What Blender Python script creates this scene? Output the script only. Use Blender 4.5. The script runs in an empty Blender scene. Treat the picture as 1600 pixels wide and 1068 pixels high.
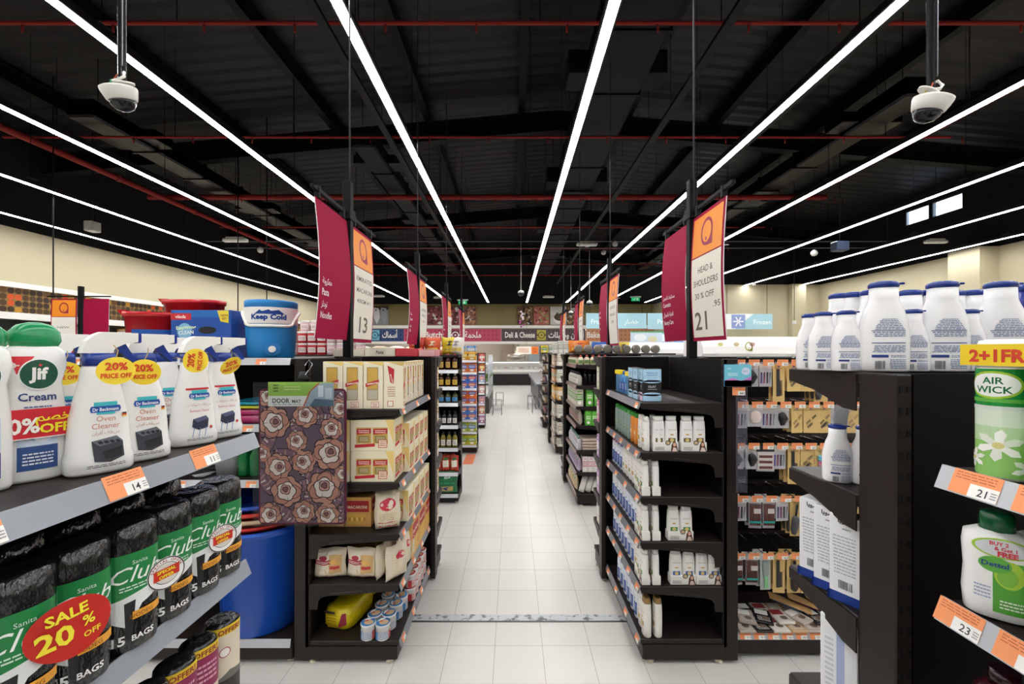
import bpy, math, random
from mathutils import Matrix, Vector
R = random.Random(7)
PI = math.pi
SC = bpy.context.scene
COL = SC.collection

# ---------------------------------------------------------------- camera
cam_d = bpy.data.cameras.new('camera')
cam_d.lens = 14.36; cam_d.sensor_width = 36.0
cam_d.shift_x = -0.0006; cam_d.shift_y = 0.00875
cam_d.clip_start = 0.02; cam_d.clip_end = 200
cam = bpy.data.objects.new('camera', cam_d); COL.objects.link(cam)
cam.location = (0, 0, 1.87); cam.rotation_euler = (PI/2, 0, 0)
SC.camera = cam
# ---------------------------------------------------------------- world (daylight outside the clerestory)
w = bpy.data.worlds.new('world'); SC.world = w; w.use_nodes = True
w.node_tree.nodes['Background'].inputs[0].default_value = (0.80, 0.92, 1.0, 1)
w.node_tree.nodes['Background'].inputs[1].default_value = 1.6
SC.view_settings.view_transform = 'Standard'; SC.view_settings.look = 'None'
SC.view_settings.gamma = 1.0; SC.view_settings.use_curve_mapping = False
SC.view_settings.exposure = 1.33
STRIP_POWER = 18.0      # emission of the ceiling light strips
STRIP_X = [-9.62, -7.55, -5.45, -3.42, -1.31, 0.76, 2.89, 4.95, 7.10, 9.22, 11.38]
STRIP_Z, STRIP_W = 4.47, 0.085
SC.cycles.use_denoising = True
SC.cycles.max_bounces = 7; SC.cycles.diffuse_bounces = 4; SC.cycles.glossy_bounces = 3
SC.cycles.transparent_max_bounces = 12; SC.cycles.transmission_bounces = 5
SC.cycles.caustics_reflective = False; SC.cycles.caustics_refractive = False
SC.cycles.sample_clamp_indirect = 4.0

# ---------------------------------------------------------------- materials
def lin(c):
    c = c.lstrip('#'); o = []
    for i in (0, 2, 4):
        s = int(c[i:i+2], 16)/255.0
        o.append(s/12.92 if s <= 0.04045 else ((s+0.055)/1.055)**2.4)
    return (*o, 1)
_M = {}
FIN = {'matte': (.75, 0, .3), 'satin': (.45, 0, .5), 'gloss': (.22, 0, .5), 'card': (.55, 0, .4), 'ink': (.5, 0, .3),
       'metal': (.32, 1, .5), 'chrome': (.12, 1, .5), 'paint': (.42, 0, .32), 'wrap': (.16, 0, .6), 'print': (.5, 0, .3),
       'film': (.1, 0, .5), 'clear': (.08, 0, .5), 'tint': (.08, 0, .5), 'fabric': (.95, 0, .1), 'flat': (.7, 0, .12), 'dull': (.6, 0, .15), 'crinkle': (.3, 0, .5)}
def M(col, fin='satin'):
    k = (col, fin)
    if k in _M: return _M[k]
    m = bpy.data.materials.new(fin + '_' + col.strip('#')); m.use_nodes = True
    nt = m.node_tree; n = nt.nodes; L = nt.links; p = n['Principled BSDF']
    r, me, sp = FIN[fin]
    p.inputs['Base Color'].default_value = lin(col)
    p.inputs['Roughness'].default_value = r; p.inputs['Metallic'].default_value = me
    p.inputs['Specular IOR Level'].default_value = sp
    tc = n.new('ShaderNodeTexCoord')
    if fin in ('wrap', 'crinkle', 'fabric', 'paint', 'metal'):
        no = n.new('ShaderNodeTexNoise'); bp = n.new('ShaderNodeBump')
        mp = n.new('ShaderNodeMapping')
        sc = {'wrap': (60, 60, 22), 'crinkle': (40, 40, 40), 'fabric': (600, 600, 600), 'paint': (30, 30, 30), 'metal': (9, 9, 9)}[fin]
        mp.inputs['Scale'].default_value = sc
        no.inputs['Scale'].default_value = 1.0; no.inputs['Detail'].default_value = 3
        L.new(tc.outputs['Object'], mp.inputs[0]); L.new(mp.outputs[0], no.inputs['Vector'])
        if fin in ('paint', 'metal'):
            mr = n.new('ShaderNodeMapRange'); mr.inputs['To Min'].default_value = r-.07; mr.inputs['To Max'].default_value = r+.1
            L.new(no.outputs[0], mr.inputs['Value']); L.new(mr.outputs[0], p.inputs['Roughness'])
        else:
            bp.inputs['Strength'].default_value = {'wrap': .55, 'crinkle': .5, 'fabric': .4}[fin]
            bp.inputs['Distance'].default_value = {'wrap': .012, 'crinkle': .01, 'fabric': .002}[fin]
            L.new(no.outputs[0], bp.inputs['Height']); L.new(bp.outputs[0], p.inputs['Normal'])
    if fin in ('film', 'clear', 'tint'):
        out = n['Material Output']; tr = n.new('ShaderNodeBsdfTransparent'); mx = n.new('ShaderNodeMixShader')
        tr.inputs[0].default_value = lin(col) if fin == 'tint' else (.96, .97, .98, 1)
        f = n.new('ShaderNodeFresnel'); f.inputs[0].default_value = 1.35
        if fin == 'film':
            no = n.new('ShaderNodeTexNoise'); no.inputs['Scale'].default_value = 30
            bp = n.new('ShaderNodeBump'); bp.inputs['Strength'].default_value = .8; bp.inputs['Distance'].default_value = .01
            L.new(tc.outputs['Object'], no.inputs['Vector']); L.new(no.outputs[0], bp.inputs['Height']); L.new(bp.outputs[0], p.inputs['Normal'])
            p.inputs['Base Color'].default_value = (.9, .9, .92, 1)
        ad = n.new('ShaderNodeMath'); ad.operation = 'ADD'; ad.inputs[1].default_value = {'film': .0, 'clear': .06, 'tint': .12}[fin]
        L.new(f.outputs[0], ad.inputs[0]); L.new(ad.outputs[0], mx.inputs[0])
        L.new(tr.outputs[0], mx.inputs[1]); L.new(p.outputs[0], mx.inputs[2]); L.new(mx.outputs[0], out.inputs[0])
    _M[k] = m; return m
def emat(name, col, strength):
    m = bpy.data.materials.new(name); m.use_nodes = True
    p = m.node_tree.nodes['Principled BSDF']
    p.inputs['Base Color'].default_value = lin(col); p.inputs['Emission Color'].default_value = lin(col)
    p.inputs['Emission Strength'].default_value = strength
    return m

# ---------------------------------------------------------------- mesh builder
class B:
    def __init__(s): s.v = []; s.f = []; s.mi = []; s.sm = []; s.mats = []; s.T = None
    def mat(s, m):
        if isinstance(m, str): m = M(m)
        if m not in s.mats: s.mats.append(m)
        return s.mats.index(m)
    def add(s, vs, fs, m, smooth=False):
        o = len(s.v); i = s.mat(m)
        if s.T is not None: vs = [tuple(s.T @ Vector(p)) for p in vs]
        s.v += [tuple(p) for p in vs]
        for f in fs: s.f.append([o+k for k in f]); s.mi.append(i); s.sm.append(smooth)
        return s
    def box(s, x0, x1, y0, y1, z0, z1, m, c=0):
        if c <= 0:
            v = [(x, y, z) for x in (x0, x1) for y in (y0, y1) for z in (z0, z1)]
            return s.add(v, [(0,1,3,2),(4,6,7,5),(0,4,5,1),(2,3,7,6),(0,2,6,4),(1,5,7,3)], m)
        c = min(c, abs(x1-x0)*.45, abs(y1-y0)*.45, abs(z1-z0)*.45)
        v = []; idx = {}
        for a, (X, sx) in enumerate(((x0, 1), (x1, -1))):
            for b, (Y, sy) in enumerate(((y0, 1), (y1, -1))):
                for d, (Z, sz) in enumerate(((z0, 1), (z1, -1))):
                    for ax in range(3):
                        p = [X, Y, Z]
                        for q, sg in enumerate((sx, sy, sz)):
                            if q != ax: p[q] += sg*c
                        idx[a, b, d, ax] = len(v); v.append(tuple(p))
        f = []
        for ax in range(3):
            o = [q for q in range(3) if q != ax]
            for side in (0, 1):
                q = []
                for u, w_ in ((0,0),(1,0),(1,1),(0,1)):
                    k = [0,0,0]; k[ax] = side; k[o[0]] = u; k[o[1]] = w_; q.append(idx[k[0], k[1], k[2], ax])
                f.append(q)
        for ax in range(3):
            o = [q for q in range(3) if q != ax]
            for u in (0, 1):
                for w_ in (0, 1):
                    k0 = [0,0,0]; k1 = [0,0,0]; k0[ax] = 0; k1[ax] = 1
                    for k in (k0, k1): k[o[0]] = u; k[o[1]] = w_
                    f.append([idx[(*k0, o[0])], idx[(*k1, o[0])], idx[(*k1, o[1])], idx[(*k0, o[1])]])
        for a in (0,1):
            for b in (0,1):
                for d in (0,1): f.append([idx[a,b,d,0], idx[a,b,d,1], idx[a,b,d,2]])
        return s.add(v, f, m)
    def prism(s, pts, ax, a, b, m):          # pts 2D; ax = extrusion axis
        n = len(pts)
        def P(p, t): return {'x': (t, p[0], p[1]), 'y': (p[0], t, p[1]), 'z': (p[0], p[1], t)}[ax]
        v = [P(p, a) for p in pts] + [P(p, b) for p in pts]
        return s.add(v, [list(range(n))[::-1], list(range(n, 2*n))] + [(i, (i+1) % n, n+(i+1) % n, n+i) for i in range(n)], m)
    def loft(s, secs, m, n=20, e=2.0, caps=True, smooth=True, jit=0, seed=1):   # secs (z, rx, ry[, cx, cy])
        v = []; rr = random.Random(seed)
        for q in secs:
            z, rx, ry = q[:3]; cx, cy = (q[3], q[4]) if len(q) > 3 else (0, 0)
            for i in range(n):
                a = 2*PI*i/n; ca, sa = math.cos(a), math.sin(a)
                x = rx*math.copysign(abs(ca)**(2/e), ca); y = ry*math.copysign(abs(sa)**(2/e), sa)
                k = 1+(rr.random()-.5)*jit
                v.append((cx+x*k, cy+y*k, z+(rr.random()-.5)*jit*.02))
        f = []
        for j in range(len(secs)-1):
            for i in range(n): f.append((j*n+i, j*n+(i+1) % n, (j+1)*n+(i+1) % n, (j+1)*n+i))
        s.add(v, f, m, smooth)
        if caps:
            o = len(s.v)-len(v); i_ = s.mat(m)
            s.f.append([o+i for i in range(n)][::-1]); s.mi.append(i_); s.sm.append(False)
            s.f.append([o+(len(secs)-1)*n+i for i in range(n)]); s.mi.append(i_); s.sm.append(False)
        return s
    def cyl(s, x, y, z0, z1, r, m, n=16, r2=None):
        return s.loft([(z0, r, r, x, y), (z1, r2 or r, r2 or r, x, y)], m, n)
    def tube(s, pts, r, m, n=8):
        pts = [Vector(p) for p in pts]; v = []; f = []
        for i, p in enumerate(pts):
            d = (pts[min(i+1, len(pts)-1)]-pts[max(i-1, 0)]).normalized()
            u = d.cross(Vector((0, 0, 1)));
            if u.length < .01: u = d.cross(Vector((0, 1, 0)))
            u.normalize(); w_ = d.cross(u)
            for k in range(n):
                a = 2*PI*k/n; v.append(tuple(p+u*(r*math.cos(a))+w_*(r*math.sin(a))))
        for i in range(len(pts)-1):
            for k in range(n): f.append((i*n+k, i*n+(k+1) % n, (i+1)*n+(k+1) % n, (i+1)*n+k))
        f.append(list(range(n))); f.append([(len(pts)-1)*n+k for k in range(n)][::-1])
        return s.add(v, f, m, True)
    def sphere(s, c, r, m, n=14, k=8, z=(1, 1), lo=-1.0):   # lo: cut height fraction
        secs = []
        a0 = math.asin(max(-1, lo))
        for j in range(k+1):
            a = a0+(PI/2-a0)*j/k
            secs.append((c[2]+r*math.sin(a)*z[0], max(r*math.cos(a), 1e-4), max(r*math.cos(a), 1e-4), c[0], c[1]))
        return s.loft(secs, m, n)
    def put(s, pr, fn, fin='ink'):
        sub = getattr(fn, 'sub', None)
        for (pts, faces, col, l) in pr.items:
            if sub: pts, faces = dense(pts, faces, sub)
            s.add([fn(u, v_, .0004*l) for u, v_ in pts], faces, M(col, fin) if isinstance(col, str) else col)
        return s
    def build(s, name, parent=None, loc=(0, 0, 0), rz=0):
        me = bpy.data.meshes.new(name); me.from_pydata(s.v, [], s.f); me.validate(clean_customdata=False)
        for m in s.mats: me.materials.append(m)
        if len(me.polygons) == len(s.mi):
            me.polygons.foreach_set('material_index', s.mi); me.polygons.foreach_set('use_smooth', s.sm)
        o = bpy.data.objects.new(name, me); COL.objects.link(o)
        o.location = loc; o.rotation_euler = (0, 0, rz)
        if parent is not None: o.parent = parent
        return o

# ---------------------------------------------------------------- lettering
_T = {}
def glyphs(t, bold=0.0):
    k = (t, bold)
    if k not in _T:
        c = bpy.data.curves.new('t', 'FONT'); c.body = t; c.resolution_u = 2; c.offset = bold; c.fill_mode = 'FRONT'
        c.size = 1.0
        o = bpy.data.objects.new('t', c); COL.objects.link(o)
        dg = bpy.context.evaluated_depsgraph_get(); dg.update()
        e = o.evaluated_get(dg); me = e.to_mesh()
        vs = [(v.co.x, v.co.y) for v in me.vertices]; fs = [tuple(p.vertices) for p in me.polygons]
        e.to_mesh_clear(); bpy.data.objects.remove(o); bpy.data.curves.remove(c)
        _T[k] = (vs, fs)
    return _T[k]
# letter: isolated, final, initial, medial
AR = {'ا': 'ﺍﺎ', 'أ': 'ﺃﺄ', 'ب': 'ﺏﺐﺑﺒ', 'ت': 'ﺕﺖﺗﺘ', 'ة': 'ﺓﺔ', 'ج': 'ﺝﺞﺟﺠ', 'ح': 'ﺡﺢﺣﺤ', 'خ': 'ﺥﺦﺧﺨ', 'د': 'ﺩﺪ', 'ر': 'ﺭﺮ', 'ز': 'ﺯﺰ',
      'س': 'ﺱﺲﺳﺴ', 'ص': 'ﺹﺺﺻﺼ', 'ض': 'ﺽﺾﺿﻀ', 'ع': 'ﻉﻊﻋﻌ', 'ف': 'ﻑﻒﻓﻔ', 'ق': 'ﻕﻖﻗﻘ', 'ك': 'ﻙﻚﻛﻜ', 'ل': 'ﻝﻞﻟﻠ', 'م': 'ﻡﻢﻣﻤ', 'ن': 'ﻥﻦﻧﻨ',
      'ه': 'ﻩﻪﻫﻬ', 'و': 'ﻭﻮ', 'ي': 'ﻱﻲﻳﻴ', 'ن': 'ﻥﻦﻧﻨ', 'ش': 'ﺵﺶﺷﺸ', 'ط': 'ﻁﻂﻃﻄ', 'ى': 'ﻯﻰ'}
def arabic(t):
    out = []
    for wd in t.split(' '):
        s = ''
        for i, ch in enumerate(wd):
            a = AR.get(ch)
            if not a: s += ch; continue
            pj = i > 0 and len(AR.get(wd[i-1], '')) == 4
            nj = len(a) == 4 and i < len(wd)-1 and wd[i+1] in AR
            s += a[(3 if pj else 2) if nj else (1 if pj else 0)]
        out.append(s[::-1])
    return ' '.join(out[::-1])

def dense(pts, faces, mx):     # split long triangles so that a print follows a curved surface
    pts = list(pts); out = []; mid = {}
    def d(a, b): return abs(pts[a][0]-pts[b][0])
    st = []
    for f in faces:
        for i in range(1, len(f)-1): st.append((f[0], f[i], f[i+1]))
    while st:
        a, b, c = st.pop(); e = max(((d(a, b), 0), (d(b, c), 1), (d(c, a), 2)))
        if e[0] <= mx or len(out) > 4000: out.append((a, b, c)); continue
        if e[1] == 1: a, b, c = b, c, a
        elif e[1] == 2: a, b, c = c, a, b
        k = (min(a, b), max(a, b))
        if k not in mid: mid[k] = len(pts); pts.append(((pts[a][0]+pts[b][0])/2, (pts[a][1]+pts[b][1])/2))
        m = mid[k]; st.append((a, m, c)); st.append((m, b, c))
    return pts, out
class Pr:      # flat print, metres; items (points, faces, colour, layer)
    def __init__(s): s.items = []
    def rect(s, x0, y0, x1, y1, c, l=1, nu=1, nv=1):
        pts = [(x0+(x1-x0)*i/nu, y0+(y1-y0)*j/nv) for j in range(nv+1) for i in range(nu+1)]
        s.items.append((pts, [(j*(nu+1)+i, j*(nu+1)+i+1, (j+1)*(nu+1)+i+1, (j+1)*(nu+1)+i) for j in range(nv) for i in range(nu)], c, l)); return s
    def poly(s, pts, c, l=1): s.items.append((list(pts), [tuple(range(len(pts)))], c, l)); return s
    def ell(s, cx, cy, rx, ry, c, l=1, n=24, a0=0):
        rim = [(cx+rx*math.cos(2*PI*i/n+a0), cy+ry*math.sin(2*PI*i/n+a0)) for i in range(n)]
        s.items.append(([(cx, cy)]+rim, [(0, i+1, (i+1) % n+1) for i in range(n)], c, l)); return s
    def ring(s, cx, cy, r, w_, c, l=1, n=28, sy=1):
        a = [(cx+(r+w_/2)*math.cos(2*PI*i/n), cy+sy*(r+w_/2)*math.sin(2*PI*i/n)) for i in range(n)]
        b = [(cx+(r-w_/2)*math.cos(2*PI*i/n), cy+sy*(r-w_/2)*math.sin(2*PI*i/n)) for i in range(n)]
        s.items.append((a+b, [(i, (i+1) % n, n+(i+1) % n, n+i) for i in range(n)], c, l)); return s
    def text(s, t, x, y, size, c, l=3, al='c', bold=0.0, sx=1.0, rot=0, shear=0, fit=None):
        vs, fs = glyphs(t, bold)
        if not vs: return s
        mn = min(p[0] for p in vs); mx = max(p[0] for p in vs)
        if fit: sx = fit/((mx-mn)*size)
        o = {'c': (mn+mx)/2, 'l': mn, 'r': mx}[al]; ca, sa = math.cos(rot), math.sin(rot)
        pts = []
        for (a, b) in vs:
            a = (a-o)*size*sx+b*shear*size; b = b*size
            pts.append((x+a*ca-b*sa, y+a*sa+b*ca))
        s.items.append((pts, fs, c, l)); return s
    def lines(s, x0, y0, x1, y1, n, c, l=2, fill=.45, seed=3):   # print too small to read: rows of words
        rr = random.Random(seed); h = (y1-y0)/n; pts = []; fs = []
        for j in range(n):
            y = y1-(j+.5)*h; x = x0+rr.random()*(x1-x0)*.08
            while x < x1:
                w_ = (x1-x0)*(.06+.16*rr.random()); e = min(x+w_, x1)
                k = len(pts); pts += [(x, y-h*fill/2), (e, y-h*fill/2), (e, y+h*fill/2), (x, y+h*fill/2)]; fs.append((k, k+1, k+2, k+3))
                x = e+(x1-x0)*.03
        s.items.append((pts, fs, c, l)); return s
    def bars(s, x0, y0, x1, y1, c, n=14, l=2):
        rr = random.Random(5); d = (x1-x0)/n
        for i in range(n): s.rect(x0+i*d, y0, x0+i*d+d*(.25+.5*rr.random()), y1, c, l)
        return s
    def logo(s, cx, cy, r, c, l=3):      # ring with a square lower corner and a dot
        s.ring(cx, cy, r*.82, r*.22, c, l, sy=1.15)
        s.poly([(cx+r*.1, cy-r*1.1), (cx+r*.93, cy-r*1.1), (cx+r*.93, cy-r*.1), (cx+r*.7, cy-r*.3), (cx+r*.4, cy-r*.85)], c, l)
        s.ell(cx-r*.05, cy-r*.55, r*.12, r*.16, c, l, 8); return s
def front(y=0): return lambda u, v, l: (u, y-l, v)
def back(y=0): return lambda u, v, l: (-u, y+l, v)
def right(x=0): return lambda u, v, l: (x+l, u, v)
def left(x=0): return lambda u, v, l: (x-l, -u, v)
def topm(z=0): return lambda u, v, l: (u, v, z+l)
def wrapm(r, sy=1):
    def fn(u, v, l): return ((r+l)*math.sin(u/r), -(r*sy+l)*math.cos(u/r), v)
    fn.sub = r*.2; return fn
def onloft(secs, e=2.0, sgn=-1):         # project the print onto the -Y (or +Y) face of a loft
    def fn(u, v, l):
        a = secs[0]; b = secs[-1]
        for i in range(len(secs)-1):
            if secs[i][0] <= v <= secs[i+1][0]: a, b = secs[i], secs[i+1]; break
        t = 0 if b[0] == a[0] else min(1, max(0, (v-a[0])/(b[0]-a[0])))
        rx = a[1]+(b[1]-a[1])*t; ry = a[2]+(b[2]-a[2])*t
        cy = (a[4]+(b[4]-a[4])*t) if len(a) > 3 else 0
        q = min(.995, abs(u)/rx)
        return (u if sgn < 0 else -u, cy+sgn*(ry*(1-q**e)**(1/e)+l+.0003), v)
    fn.sub = max(q[1] for q in secs)*.2; return fn

# ---------------------------------------------------------------- things
def empty(name, loc=(0, 0, 0), rz=0):
    o = bpy.data.objects.new(name, None); COL.objects.link(o); o.location = loc; o.rotation_euler = (0, 0, rz)
    o.empty_display_size = .05; return o
def tag(o, label, cat, group=None):
    o['label'] = label; o['category'] = cat
    if group: o['group'] = group
    elif 'group' in o: del o['group']
    return o
def structure(b, name, loc=(0, 0, 0)):
    o = b.build(name, None, loc); o['kind'] = 'structure'; return o
KIDS = {}
def copy_tree(o, parent=None, deep=True):
    c = o.copy(); COL.objects.link(c)
    if parent is not None: c.parent = parent
    if deep:
        for ch in list(o.children): copy_tree(ch, c)
    return c
PROTO = {}
def place(key, make, loc, rz, label, cat, group=None, s=1.0, tilt=None):
    if key not in PROTO: o = make(); PROTO[key] = o
    else: o = copy_tree(PROTO[key])
    o.location = loc; o.rotation_euler = (tilt[0], tilt[1], rz) if tilt else (0, 0, rz)
    o.scale = (s, s, s) if not isinstance(s, tuple) else s
    return tag(o, label, cat, group)
ORD = ['first', 'second', 'third', 'fourth', 'fifth', 'sixth', 'seventh', 'eighth', 'ninth', 'tenth', 'eleventh', 'twelfth',
       'thirteenth', 'fourteenth', 'fifteenth', 'sixteenth', 'seventeenth', 'eighteenth', 'nineteenth', 'twentieth']
def pix(px, py, D): return ((px-801)*D/638, D, 1.87-(py-548)*D/638)
# ================================================================ SETTING
DK = '#2a2321'      # shelving paint
def floor_mat():
    m = bpy.data.materials.new('floor_tiles'); m.use_nodes = True; nt = m.node_tree; n = nt.nodes; L = nt.links
    p = n['Principled BSDF']; tc = n.new('ShaderNodeTexCoord'); mp = n.new('ShaderNodeMapping')
    mp.inputs['Location'].default_value = (.112, .106, 0)
    br = n.new('ShaderNodeTexBrick'); br.offset = 0; br.squash = 1
    br.inputs['Scale'].default_value = 1; br.inputs['Brick Width'].default_value = .3; br.inputs['Row Height'].default_value = .3
    br.inputs['Mortar Size'].default_value = .0016; br.inputs['Mortar Smooth'].default_value = .3
    br.inputs['Color1'].default_value = lin('#dad6d0'); br.inputs['Color2'].default_value = lin('#d4d0ca'); br.inputs['Mortar'].default_value = lin('#8d8985')
    no = n.new('ShaderNodeTexNoise'); no.inputs['Scale'].default_value = 1.3; no.inputs['Detail'].default_value = 4
    mx = n.new('ShaderNodeMix'); mx.data_type = 'RGBA'; mx.blend_type = 'MULTIPLY'; mx.inputs[0].default_value = .05
    L.new(tc.outputs['Object'], mp.inputs[0]); L.new(mp.outputs[0], br.inputs['Vector']); L.new(tc.outputs['Object'], no.inputs['Vector'])
    L.new(br.outputs['Color'], mx.inputs[6]); L.new(no.outputs[0], mx.inputs[7]); L.new(mx.outputs[2], p.inputs['Base Color'])
    mr = n.new('ShaderNodeMapRange'); mr.inputs['To Min'].default_value = .27; mr.inputs['To Max'].default_value = .33
    L.new(no.outputs[0], mr.inputs['Value']); L.new(mr.outputs[0], p.inputs['Roughness'])
    return m
def wall_mat(name, col, sc=2.0):
    m = bpy.data.materials.new(name); m.use_nodes = True; nt = m.node_tree; n = nt.nodes; L = nt.links
    p = n['Principled BSDF']; p.inputs['Roughness'].default_value = .7
    tc = n.new('ShaderNodeTexCoord'); no = n.new('ShaderNodeTexNoise'); no.inputs['Scale'].default_value = sc
    mx = n.new('ShaderNodeMix'); mx.data_type = 'RGBA'; mx.inputs[6].default_value = lin(col)
    c = lin(col); mx.inputs[7].default_value = (c[0]*.93, c[1]*.93, c[2]*.93, 1)
    L.new(tc.outputs['Object'], no.inputs['Vector']); L.new(no.outputs[0], mx.inputs[0]); L.new(mx.outputs[2], p.inputs['Base Color'])
    return m
def roof_mat():
    m = bpy.data.materials.new('black_roof_sheet'); m.use_nodes = True; nt = m.node_tree; n = nt.nodes; L = nt.links
    p = n['Principled BSDF']; p.inputs['Roughness'].default_value = .5
    tc = n.new('ShaderNodeTexCoord'); no = n.new('ShaderNodeTexNoise'); no.inputs['Scale'].default_value = 1.0
    mp = n.new('ShaderNodeMapping'); mp.inputs['Scale'].default_value = (.5, 9, 1)
    mx = n.new('ShaderNodeMix'); mx.data_type = 'RGBA'; mx.inputs[6].default_value = lin('#0a090a'); mx.inputs[7].default_value = lin('#1f1d21'); p.inputs['Specular IOR Level'].default_value = .2
    L.new(tc.outputs['Object'], mp.inputs[0]); L.new(mp.outputs[0], no.inputs['Vector']); L.new(no.outputs[0], mx.inputs[0]); L.new(mx.outputs[2], p.inputs['Base Color'])
    return m
XL, XR, YB, YF = -10.5, 12.2, 24.0, -7.0
structure(B().box(XL-.3, XR+.3, YF-.2, YB+3.2, -.1, 0, floor_mat()), 'floor')
CREAM = wall_mat('cream_wall', '#c1b79a'); OLIVE = wall_mat('olive_wall', '#8a7c52'); BLK = M('#0c0b0c', 'matte')
structure(B().box(XL-.15, XL, YF, YB+3, 0, 4.46, CREAM), 'wall_left')
structure(B().box(XL-.15, XL-.02, YF, YB+3, 4.46, 6.6, BLK), 'wall_left_upper')
structure(B().box(XR, XR+.15, YF, 16.2, 0, 4.5, CREAM).box(11.72, XR, 10.25, 11.0, 0, 4.5, CREAM), 'wall_right')
u = B()   # the black upper part of the right wall, with the clerestory openings
W0, W1, W2, W3, ZA, ZB = 11.1, 11.95, 12.0, 12.75, 5.74, 6.2
for a, b_, c, d in ((YF, W0, 4.5, 7), (W3, YB+3, 4.5, 7), (W0, W3, 4.5, ZA), (W0, W3, ZB, 7), (W1, W2, ZA, ZB)):
    u.box(XR+.02, XR+.17, a, b_, c, d, BLK)
structure(u, 'wall_right_upper')
for i, (a, b_) in enumerate(((W0, W1), (W2, W3))):
    f = structure(B().box(XR+.05, XR+.09, a, b_, ZA, ZA+.03, M('#222222', 'paint')).box(XR+.05, XR+.09, a, b_, ZB-.03, ZB, M('#222222', 'paint'))
                  .box(XR+.05, XR+.09, a, a+.03, ZA, ZB, M('#222222', 'paint')).box(XR+.05, XR+.09, b_-.03, b_, ZA, ZB, M('#222222', 'paint')), 'window_%d' % (i+1))
    B().box(XR+.065, XR+.07, a+.03, b_-.03, ZA+.03, ZB-.03, M('#eef6ff', 'clear')).build('pane', f)
structure(B().box(8.2, XR+.15, 16.2, 16.35, 0, 4.5, CREAM).box(10.95, 11.5, 16.0, 16.2, 0, 4.5, CREAM), 'wall_back_right')
structure(B().box(XL, 8.4, YB, YB+.15, 3.36, 4.62, OLIVE), 'wall_back')
structure(B().box(XL, 8.4, YB+3, YB+3.15, 0, 3.4, M('#d9d4cc', 'matte')).box(8.3, 8.45, 16.3, YB+3, 0, 4.6, CREAM), 'wall_back_kitchen')
structure(B().box(XL, XR+.2, YF-.15, YF, 0, 7.2, M('#6d6456', 'matte')), 'wall_front')
structure(B().box(XL, 12.4, YB+.02, YB+.17, 4.62, 8, BLK).box(8.2, XR+.2, 16.2, 16.35, 4.5, 8, BLK), 'wall_back_upper')
structure(B().box(XL, 8.4, YB+.15, YB+3, 3.2, 3.3, M('#e6e2dc', 'matte')), 'ceiling_kitchen')
for i in range(4):
    tag(B().box(-7.2+3.6*i, -6.0+3.6*i, YB+1.2, YB+1.6, 3.16, 3.2, emat('lit_panel_%d' % i, '#fff3e6', 6)).build('ceiling_panel_light'), 'lit panel light in the butchery and deli ceiling, %s from the left wall' % ORD[i], 'ceiling light', 'kitchen panel lights')
# gabled black roof: corrugated sheet
rf = B(); RM = roof_mat(); ridge = 1.0
def rz_(x): return 7.55-abs(x-ridge)*.085
n = 240
for (xa, xb) in ((XL-.2, ridge), (ridge, XR+.25)):
    v = []; f = []
    for i in range(n+1):
        y = YF-.2+(YB+3.5-YF)*i/n; o = .02*(i % 2)
        v += [(xa, y, rz_(xa)+o), (xb, y, rz_(xb)+o)]
    for i in range(n): f.append((2*i, 2*i+1, 2*i+3, 2*i+2))
    rf.add(v, f, RM)
structure(rf, 'ceiling')
BK = M('#0b0a0b', 'dull'); BK2 = M('#131213', 'dull')
def ibeam(b, x, y0, y1, z, h=.26, w_=.14):
    for dz in (0, h): b.box(x-w_/2, x+w_/2, y0, y1, z+dz-.008, z+dz+.008, BK)
    b.box(x-.008, x+.008, y0, y1, z, z+h, BK)
for i, x in enumerate((-8.6, -6.2, -4.0, -1.9, 0.2, 2.6, 4.6, 6.8, 9.0)):
    b = B(); ibeam(b, x, YF, YB+.1, rz_(x)-.30); o = structure(b, 'trim_%d' % (i+1))
for i, y in enumerate((3.2, 9.2, 15.2, 21.0)):
    b = B()
    for (xa, xb) in ((XL, ridge), (ridge, XR)):
        za, zb = rz_(xa)-.32, rz_(xb)-.32
        for o_ in (0, -.42):
            b.add([(xa, y-.1, za+o_), (xb, y-.1, zb+o_), (xb, y+.1, zb+o_), (xa, y+.1, za+o_), (xa, y-.1, za+o_-.02), (xb, y-.1, zb+o_-.02), (xb, y+.1, zb+o_-.02), (xa, y+.1, za+o_-.02)],
                  [(0,1,2,3),(4,7,6,5),(0,4,5,1),(3,2,6,7),(0,3,7,4),(1,5,6,2)], BK)
        b.add([(xa, y, za-.42), (xb, y, zb-.42), (xb, y, zb), (xa, y, za)], [(0,1,2,3)], BK)
    structure(b, 'trim_%d' % (i+20))
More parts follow.
